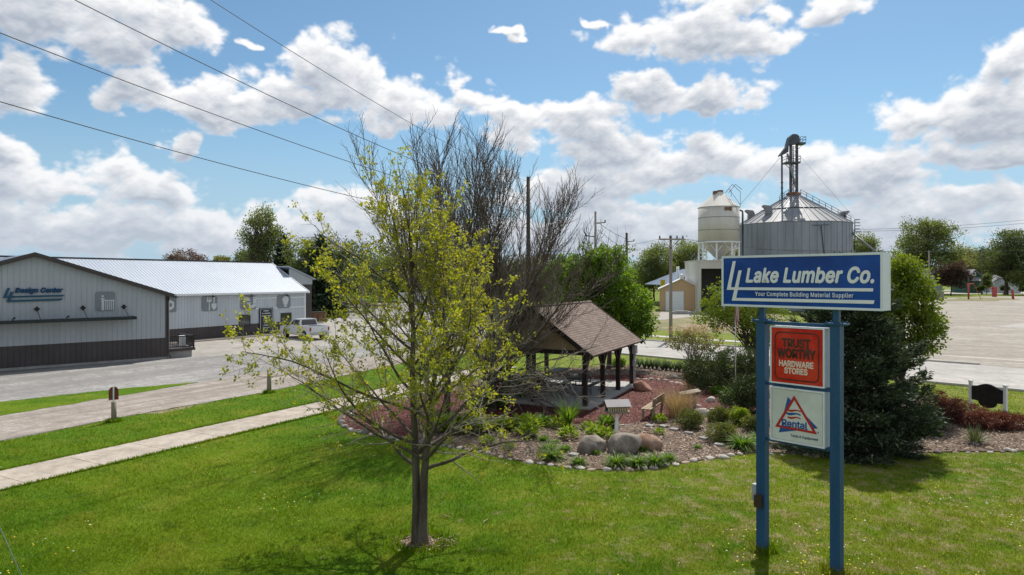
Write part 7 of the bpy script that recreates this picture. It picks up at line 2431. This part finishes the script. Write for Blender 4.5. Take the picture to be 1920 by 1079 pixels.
    for x in (0.08, LB - 0.2):
        mb = MB(); mb.box(x, x + 0.09, -0.07, 0.02, 0, 0.429); mb.build("leg", M['bench_wood'], t)
        mb = MB(); mb.bar((x + .045, -0.40, 0), (x + .045, -0.53, 0.86), 0.09, 0.07); mb.build("leg", M['bench_wood'], t)
    # bird feeder
    fx, fy = G(1156, 828)
    t = thing("bird_feeder", "bird feeder with grey roof and tan slatted sides on white post", "bird feeder", (fx, fy, 0.03), R(8))
    mb = MB(); mb.box(-0.055, 0.055, -0.055, 0.055, 0, 0.98); mb.build("post", M['white_paint'], t)
    mb = MB(); mb.box(-0.38, 0.38, -0.25, 0.25, 0.981, 1.03); mb.box(-0.42, 0.42, -0.29, 0.29, 1.0301, 1.055); mb.build("tray", M['old_wood'], t)
    mb = MB()
    for i in range(9):
        x = -0.36 + i * 0.082
        for y in (-0.22, 0.2): mb.box(x, x + 0.050, y, y + 0.02, 1.0551, 1.255)
    mb.build("slatted_side", M['tan_slat'], t)
    mb = MB(); mb.box(-0.35, 0.35, -0.198, 0.198, 1.0551, 1.253); mb.build("seed_box", M['stain'], t)
    mb = MB(); slope(mb, (-0.44, -0.33, 1.235), (0.44, -0.33, 1.235), (0.44, 0.0, 1.44), (-0.44, 0.0, 1.44), 0.02); slope(mb, (0.44, 0.33, 1.235), (-0.44, 0.33, 1.235), (-0.44, 0.0, 1.44), (0.44, 0.0, 1.44), 0.02)
    mb.build("roof", M['feeder_roof'], t)
    mb = MB()
    for s in (-1, 1): mb.tube([(s * 0.05, 0, 0.66), (s * 0.28, 0, 1.0)], 0.016, 6)
    mb.build("brace", M['dark_steel'], t)
    # weathered pedestal by the grass
    x, y = G(1302, 772)
    t = thing("weathered_pedestal", "weathered wooden pedestal with a slanting plank top behind the dry grass", "pedestal", (x, y, 0.04))
    mb = MB(); mb.box(-0.06, 0.06, -0.06, 0.06, 0, 0.80); mb.box(-0.30, -0.20, -0.05, 0.05, 0, 0.74); mb.build("post", M['old_wood'], t)
    mb = MB(); mb.add([(-0.62, -0.28, 0.72), (0.22, -0.28, 0.88), (0.22, 0.3, 0.90), (-0.62, 0.3, 0.74), (-0.62, -0.28, 0.67), (0.22, -0.28, 0.83), (0.22, 0.3, 0.85), (-0.62, 0.3, 0.69)], [(0, 1, 2, 3), (7, 6, 5, 4), (0, 4, 5, 1), (1, 5, 6, 2), (2, 6, 7, 3), (3, 7, 4, 0)]); mb.build("top_plank", M['old_wood'], t)
    # flagpole
    x, y = G(1379, 742)
    t = thing("flagpole", "thin white flagpole in the garden bed", "flagpole", (x, y, 0.03))
    mb = MB(); mb.tube([(0, 0, 0), (0, 0, 5.9)], [0.028, 0.02], 8); mb.build("pole", M['white_paint'], t)
    mb = MB(); mb.lathe([(0.01, 5.9), (0.06, 5.95), (0.06, 5.99), (0.01, 6.04)], 10); mb.build("finial", M['yellow'], t)
    mb = MB()
    n, mrow = 26, 20                                    # limp flag: folds hang beside the pole
    zt, zb = 5.75, zat(611, y)
    for i in range(mrow + 1):
        f = i / mrow
        for j in range(n + 1):
            g = j / n
            rx = -0.06 + 0.26 * f * 0.55 + 0.055 * math.sin(g * 15 + f * 2.2) * (0.4 + 0.6 * f) - 0.17 * g * (1 - f * .4) + 0.04 * f
            ry = 0.075 * math.cos(g * 15 + f * 1.3)
            mb.v.append((rx + 0.04, ry, zt - (zt - zb) * (f * 0.86 + 0.14 * g * f) - g * 0.0))
    for i in range(mrow):
        for j in range(n):
            a = i * (n + 1) + j
            mb.f.append((a, a + 1, a + n + 2, a + n + 1)); mb.sm.append(True)
            mb.m.append(2 if (i < mrow * 0.42 and j < n * 0.5) else ((j // 2) % 2))
    o = mb.build("flag", [M['flag_red'], M['flag_white'], M['flag_blue']])
    o.location = (x, y, 0.03)
    fin(o, "limp striped red and white flag hanging from the flagpole", "flag")
    # black sign between white posts
    A, B = Vector((19.32, 28.75)), Vector((19.82, 27.42))
    u = (B - A)
    t = thing("garden_sign", "blank black scalloped sign board between two white posts", "sign", (A.x, A.y, 0), math.atan2(u.y, u.x))
    Ls = u.length
    for xx in (0, Ls):
        mb = MB(); mb.box(xx - 0.055, xx + 0.055, -0.055, 0.055, 0, 1.36); mb.box(xx - .075, xx + .075, -.075, .075, 1.3601, 1.40); mb.add([(xx - .07, -.07, 1.4001), (xx + .07, -.07, 1.4001), (xx + .07, .07, 1.4001), (xx - .07, .07, 1.4001), (xx, 0, 1.46)], [(0, 1, 4), (1, 2, 4), (2, 3, 4), (3, 0, 4), (3, 2, 1, 0)])
        mb.build("post", M['white_paint'], t)
    up = [(Ls * (0.04 + 0.92 * i / 20), 1.18 + 0.17 * math.sin(PI * i / 20) ** 2) for i in range(21)]
    lo = [(Ls * 0.96, 0.62), (Ls * 0.76, 0.60)] + [(Ls * (0.5 + 0.26 * math.cos(PI * i / 10)), 0.58 - 0.22 * math.sin(PI * i / 10)) for i in range(11)] + [(Ls * 0.24, 0.60), (Ls * 0.04, 0.62)]
    mb = MB(); mb.prism_xz(up[::-1] + lo[::-1], -0.03, 0.03); mb.build("board", M['black'], t)
    # roadside marker posts
    x, y = G(213.5, 791)
    t = thing("marker_post", "weathered stub post carrying an arched red plate with a white stripe", "marker post", (x, y, 0), R(25))
    mb = MB(); mb.tube([(0, 0, 0), (0, 0, 0.80)], [0.10, 0.095], 10); mb.build("stub", M['old_wood'], t)
    mb = MB(); mb.box(-0.025, 0.025, -0.13, -0.10, 0.78, 1.40); mb.build("stripe", M['white_paint'], t)
    mb = MB(); mb.prism_xz([(-0.17, 0.88), (0.17, 0.88), (0.17, 1.28), (0.10, 1.38), (0, 1.41), (-0.10, 1.38), (-0.17, 1.28)], -0.098, -0.07); mb.build("plate", M['red_plate'], t)
    mb = MB(); mb.box(-0.02, 0.02, -0.07, -0.04, 0.5, 1.3); mb.build("bracket", M['old_wood'], t)
    x, y = G(504.5, 737)
    mb = MB(); mb.tube([(0, 0, 0), (0, 0, 0.86), (0, 0, 0.90)], [0.115, 0.105, 0.06], 10)
    o = mb.build("wooden_bollard", M['old_wood']); o.location = (x, y, 0); fin(o, "plain round wooden post between the gravel lane and the walk", "bollard")
    # fallen twigs on the lawn
    for px, py, a, lab in ((834, 973, -0.5, "bent fallen twig on the lawn nearer the trunk"), (911, 982, 1.2, "pale fallen twig on the open lawn")):
        x, y = G(px, py)
        mb = MB(); mb.tube([(-0.16, 0, 0.03), (-0.03, 0.03, 0.045), (0.1, 0.01, 0.035), (0.18, 0.03, 0.03)], [0.010, 0.012, 0.010, 0.005], 5)
        o = mb.build("fallen_twig", M['straw']); o.location = (x, y, 0.02); o.rotation_euler = (0, 0, a); fin(o, lab, "twig")


# ================================================================== ground cover
def scatter_ground():
    rg = np.random.default_rng(5)
    H = CAM_H * FPX
    def cast(n, py0, py1, px0=-60, px1=1980):
        py = rg.uniform(py0, py1, n); px = rg.uniform(px0, px1, n)
        D = H / (py - HOR)
        return (px - 960) / FPX * D, D
    # lawn blades
    X, Y = cast(640000, 690, 1130, -420, 2350)
    walk = band(WALK0, WALKD, WALKW, -14, 29)
    bad = inside(BED, X, Y) | inside(walk, X, Y) | inside(ROADPOLY, X, Y)
    bad |= (inside(LANE, X, Y) | inside(YARD, X, Y)) & ~inside(ISLAND, X, Y)
    bad |= (np.hypot(X - TREE_X, Y - TREE_Y) < 0.5) & (rg.random(len(X)) < 0.85)
    X, Y = X[~bad], Y[~bad]
    n = len(X)
    cl = np.sin(X * 2.1 + np.sin(Y * 1.7) * 1.5) * np.sin(Y * 2.6 + X * 0.6) + 0.8 * np.maximum(0, np.sin(X * 5.3 + Y * 1.1) * np.sin(Y * 4.7 - X * 2.0) - 0.35)
    h = (0.042 + 0.014 * cl) * rg.uniform(0.6, 1.5, n) * (1 + (Y - 10) * 0.012)
    w = rg.uniform(0.005, 0.010, n) * (Y / 11.0)
    az = rg.random(n) * 2 * PI
    ln = rg.uniform(0.2, 1.5, n) * h
    dx, dy = np.cos(az) * ln, np.sin(az) * ln
    wa = rg.random(n) * PI
    sx, sy = np.cos(wa) * w / 2, np.sin(wa) * w / 2
    z0 = np.zeros(n)
    V = np.stack([np.stack([X - sx, Y - sy, z0], 1), np.stack([X + sx, Y + sy, z0], 1), np.stack([X + dx, Y + dy, h], 1)], 1).reshape(-1, 3)
    o = np_mesh("grass", V, np.arange(3 * n).reshape(n, 3), M['blade']); o['kind'] = 'stuff'
    # dandelions: yellow flowers and white clocks, in drifts
    for nm, m, cnt, sz in (("dandelions", 'dandelion', 330, 0.018), ("dandelion_clocks", 'clock', 170, 0.019)):
        X, Y = cast(cnt * 6, 760, 1100)
        bad = inside(BED, X, Y) | inside(walk, X, Y) | inside(LANE, X, Y) | inside(YARD, X, Y)
        d = np.sin(X * 0.55 + 1.3) * np.sin(Y * 0.7 + X * 0.2) + 0.25 * np.sin(X * 2.3) * np.sin(Y * 2.9) + 0.35 * (X > 1.5) + 0.6 * np.sin(X * 4.1 + Y) * np.sin(Y * 3.7 - X * 1.3) + rg.normal(size=len(X)) * 0.15
        ok = ~bad & (d > (0.80 if m == 'dandelion' else 0.9))
        X, Y = X[ok][:cnt], Y[ok][:cnt]
        n = len(X)
        k = 6
        an = np.arange(k) * 2 * PI / k
        r = rg.uniform(0.6, 1.25, n) * sz
        zz = rg.uniform(0.05, 0.09, n)
        top = np.stack([X, Y, zz + r * 0.7], 1)
        ring = np.stack([X[:, None] + np.cos(an) * r[:, None], Y[:, None] + np.sin(an) * r[:, None], np.repeat(zz[:, None], k, 1)], 2)
        V = np.concatenate([top[:, None], ring], 1).reshape(-1, 3)
        F = np.stack([np.stack([np.arange(n) * (k + 1), np.arange(n) * (k + 1) + 1 + j, np.arange(n) * (k + 1) + 1 + (j + 1) % k], 1) for j in range(k)], 1).reshape(-1, 3)
        o = np_mesh(nm, V, F, M[m]); o['kind'] = 'stuff'
    # longer grass the mower leaves round posts and trunk
    e = []
    for cx, cy, rr, cnt in ((5.25, 14.30, 0.16, 420), (6.28, 13.20, 0.16, 420), (TREE_X, TREE_Y, 0.42, 500), (*G(213.5, 791), 0.16, 260), (*G(504.5, 737), 0.16, 260), (*G(1886, 788), 0.12, 160)):
        a = rg.random(cnt) * 2 * PI; q = rr * (1 + 0.9 * rg.random(cnt) ** 2)
        e.append(np.stack([cx + np.cos(a) * q, cy + np.sin(a) * q], 1))
    e = np.concatenate(e); n = len(e)
    h = rg.uniform(0.08, 0.20, n); az = rg.random(n) * 2 * PI; w = 0.004 + 0.0005 * e[:, 1]
    V = np.stack([np.stack([e[:, 0] - w, e[:, 1], np.zeros(n)], 1), np.stack([e[:, 0] + w, e[:, 1], np.zeros(n)], 1), np.stack([e[:, 0] + np.cos(az) * h * .6, e[:, 1] + np.sin(az) * h * .6, h], 1)], 1).reshape(-1, 3)
    o = np_mesh("long_grass", V, np.arange(3 * n).reshape(n, 3), M['blade']); o['kind'] = 'stuff'
    # bark chips
    def chips(name, poly, hole, n, m, py0, py1, px0, px1, sz, z):
        X, Y = cast(n, py0, py1, px0, px1)
        ok = inside(poly, X, Y)
        if hole is not None: ok &= ~inside(hole, X, Y)
        X, Y = X[ok], Y[ok]
        n = len(X)
        d = rg.normal(size=(n, 3)) * np.array([1, 1, 0.30])
        c = np.stack([X, Y, np.full(n, z) + rg.random(n) * 0.02], 1)
        V, F = leaf_quads(c, d, sz * rg.uniform(0.5, 1.6, n) * (Y / 22), sz * 0.45 * rg.uniform(0.5, 1.4, n) * (Y / 22), rg, 0.75)
        V[:, 2] = np.maximum(V[:, 2], z - 0.005)
        o = np_mesh(name, V, F, M[m]); o['kind'] = 'stuff'
    chips("wood_chips", BED, REDM, 70000, 'chip', 685, 885, 630, 2110, 0.085, 0.042)
    chips("red_chips", REDM, None, 60000, 'red_chip', 700, 822, 630, 1430, 0.050, 0.052)
    a = rg.random(520) * 2 * PI; q = 0.14 + 0.5 * rg.random(520) ** 1.2
    c = np.stack([TREE_X + 0.05 + np.cos(a) * q * 1.1, TREE_Y + np.sin(a) * q * 0.8, 0.015 + rg.random(520) * 0.03], 1)
    V, F = leaf_quads(c, rg.normal(size=(520, 3)) * [1, 1, .25], rg.uniform(.05, .14, 520), rg.uniform(.01, .03, 520), rg, 0.7)
    V[:, 2] = np.maximum(V[:, 2], 0.013)
    o = np_mesh("bark_litter", V, F, M['chip']); o['kind'] = 'stuff'
    # tall grass fringe at the edges of walk and lane
    e = []
    for p0, dd, off, a, b in ((WALK0, WALKD, -0.03, -6, 28), (WALK0, WALKD, WALKW + 0.03, -6, 28)):
        d = Vector(dd).normalized(); nn = Vector((-d.y, d.x))
        t = rg.uniform(a - 5, b, 5600)
        e.append(np.stack([p0[0] + d.x * t + nn.x * off + rg.normal(size=len(t)) * 0.03, p0[1] + d.y * t + nn.y * off + rg.normal(size=len(t)) * 0.03], 1))
    e = np.concatenate(e); n = len(e)
    h = rg.uniform(0.05, 0.12, n); az = rg.random(n) * 2 * PI
    w = 0.012 * e[:, 1] / 20 + 0.004
    V = np.stack([np.stack([e[:, 0] - w, e[:, 1], np.zeros(n)], 1), np.stack([e[:, 0] + w, e[:, 1], np.zeros(n)], 1), np.stack([e[:, 0] + np.cos(az) * h * .6, e[:, 1] + np.sin(az) * h * .6, h], 1)], 1).reshape(-1, 3)
    o = np_mesh("edge_grass", V, np.arange(3 * n).reshape(n, 3), M['blade']); o['kind'] = 'stuff'


ROADPOLY = band(ROAD0, ROADD, 60, -75, 130)
M['red_plate'] = mat("dull_red_plate", (0.13, 0.03, 0.024), (0.18, 0.045, 0.035), 0.6, 3.0)
trees()
garden()
scatter_ground()
